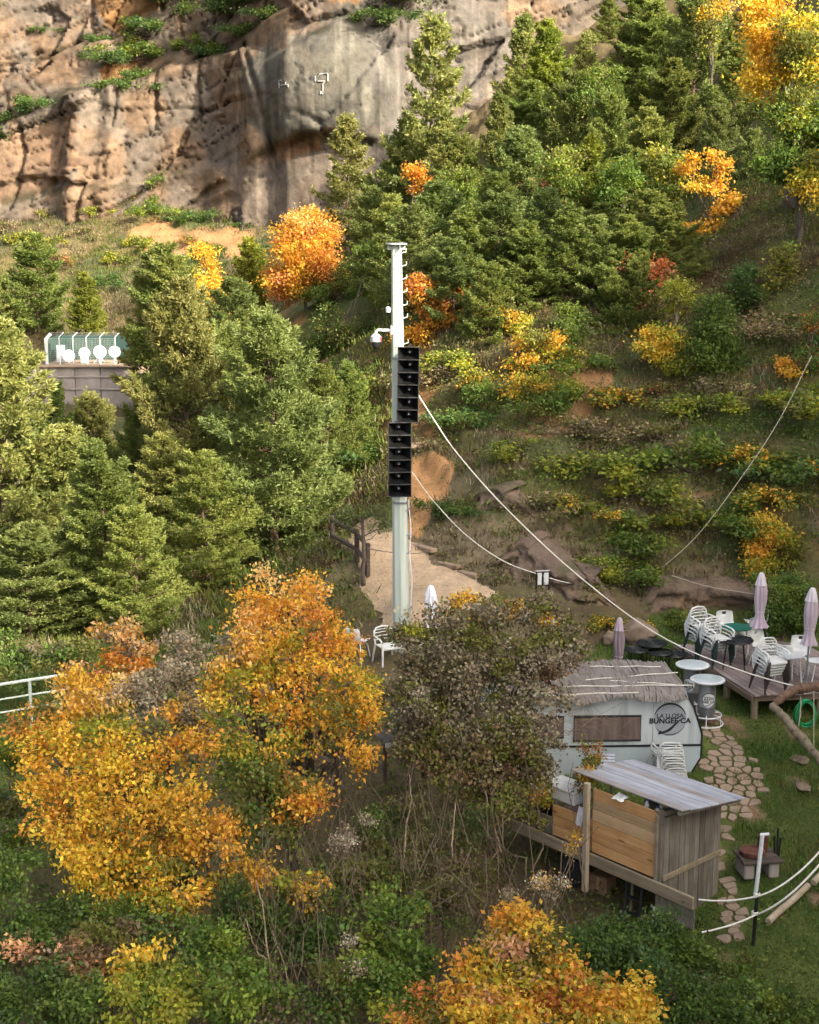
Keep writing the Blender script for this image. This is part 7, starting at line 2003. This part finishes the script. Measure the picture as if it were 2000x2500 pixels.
# wooded and netted slope
r = np.random.default_rng(56); n = 26000
x = r.uniform(-7, 17, n); y = r.uniform(37.5, 66, n)
z = G(x, y); hill = (z > 1.5) & (z < 15) & (y > 36.5 + .2 * np.abs(x)) & ~inpoly(x, y, PATH_POLY) & ~inpoly(x, y, BARE_POLY)
soilm = sm(.58, .68, fbm(x * .38 + 5, y * .38, 83, 4)) * sm(8.5, 6, z) * sm(2, 4, z); rockm = sm(.46, .6, fbm(x * .5 + 2, y * .5, 91, 4)) * sm(5.2, 3.4, z)
dens = fbm(x * .55, y * .55, 441, 4); soilm = np.maximum(soilm, inpoly(x, y, SLIDE_POLY) * .9); ok = hill & (r.random(n) > .85 * soilm) & (r.random(n) > .45 * rockm)
lf = ok & (dens > .435); gr = ok & (dens <= .57)
xs, ys, zs_ = x[lf], y[lf], z[lf]; m = 9
P = np.repeat(np.stack([xs, ys, zs_ + .10], 1), m, 0) + r.normal(0, 1, (len(xs) * m, 3)) * [.15, .15, .10]
f = fbm(xs * .4, ys * .4, 451, 3) * 1.7 - .35 + r.normal(0, .13, len(xs))
K = np.repeat(pick(['mid', 'olive', 'green', 'olive', 'dull', 'olive', 'brown'], f, r), m, 0) * (1 + r.normal(0, .15, (len(P), 1)))
V, F, K = leaves(P, r.normal(0, 1, P.shape) + [0, -.3, .3], .095, np.clip(K, .005, .6), r, .62, .7)
stuff("bramble_cover", "green and yellowish brambles covering the slope", V, F, K, 'leaf')
xs, ys, zs_ = x[gr], y[gr], z[gr]; m = 9
P = np.repeat(np.stack([xs, ys, zs_ - .02], 1), m, 0) + r.normal(0, 1, (len(xs) * m, 3)) * [.14, .14, .02]
f = fbm(xs * .5 + 3, ys * .5, 461, 3) * 1.6 - .3 + r.normal(0, .13, len(xs))
K = np.repeat(pick(['olive', 'umber', 'dull', 'brown', 'umber'], f, r, .15) * .9, m, 0) * (1 + r.normal(0, .15, (len(P), 1)))
V, F, K = blades(P, .21, .03, np.clip(K, .005, .6), r, .8)
stuff("dry_grass", "dry brownish grass tufts on the slope", V, F, K, 'dry')
# meadow under the cliff
r = np.random.default_rng(57); n = 15000
x = r.uniform(-34, -2, n); y = r.uniform(84, 117, n); z = G(x, y)
bare = inpoly(x, y, SOIL_POLY) * 1.0; ok = r.random(n) > bare * .93; x, y, z = x[ok], y[ok], z[ok]; m = 7
P = np.repeat(np.stack([x, y, z], 1), m, 0) + r.normal(0, 1, (len(x) * m, 3)) * [.25, .25, .02]
f = fbm(x * .16, y * .2, 471, 4) * 1.9 - .45 + r.normal(0, .15, len(x))
K = np.repeat(pick(['mid', 'olive', 'umber', 'dull', 'umber', 'dark'], f, r, .15), m, 0) * .8
V, F, K = blades(P, .22, .055, K, r, .9)
stuff("meadow_scrub", "rough brown and olive scrub on the meadow below the cliff", V, F, K, 'dry')
# litter and low leaves in the hollow in front
r = np.random.default_rng(58); n = 15000
x = r.uniform(-11, 8, n); y = r.uniform(13, 33, n); ok = ~inpoly(x, y, LAWN_POLY) & ~((x < -4.5) & (y > 28.5)); x, y = x[ok], y[ok]; z = G(x, y); m = 5
P = np.repeat(np.stack([x, y, z + .09], 1), m, 0) + r.normal(0, 1, (len(x) * m, 3)) * [.15, .15, .08]
f = fbm(x * .5, y * .5, 481, 4) * 1.7 - .35 + r.normal(0, .15, len(x))
K = np.repeat(pick(['dark', 'mid', 'green', 'olive', 'umber', 'brown'], f, r), m, 0) * (1 + r.normal(0, .15, (len(P), 1)))
V, F, K = leaves(P, r.normal(0, 1, P.shape) + [0, 0, .3], .085, np.clip(K, .005, .6), r, .65, .8)
stuff("ground_cover", "low leaves and litter on the bank in front", V, F, K, 'leaf')
# needle litter and grass under the left pines and in the wood
r = np.random.default_rng(59); n = 16000
x = np.concatenate([r.uniform(-16, 0, n // 2), r.uniform(-2, 20, n // 2)]); y = np.concatenate([r.uniform(36, 62, n // 2), r.uniform(60, 100, n // 2)])
ok = ~inpoly(x, y, PATH_POLY); x, y = x[ok], y[ok]; z = G(x, y); m = 6
P = np.repeat(np.stack([x, y, z], 1), m, 0) + r.normal(0, 1, (len(x) * m, 3)) * [.25, .25, .02]
K = np.repeat(pick(['umber', 'olive', 'mid', 'olive', 'dull'], fbm(x * .3, y * .3, 491, 3) * 1.7 - .35 + r.normal(0, .12, len(x)), r, .15), m, 0)
V, F, K = blades(P, .22, .05, K, r, .9)
stuff("forest_floor", "grass and low growth under the pines", V, F, K, 'dry')
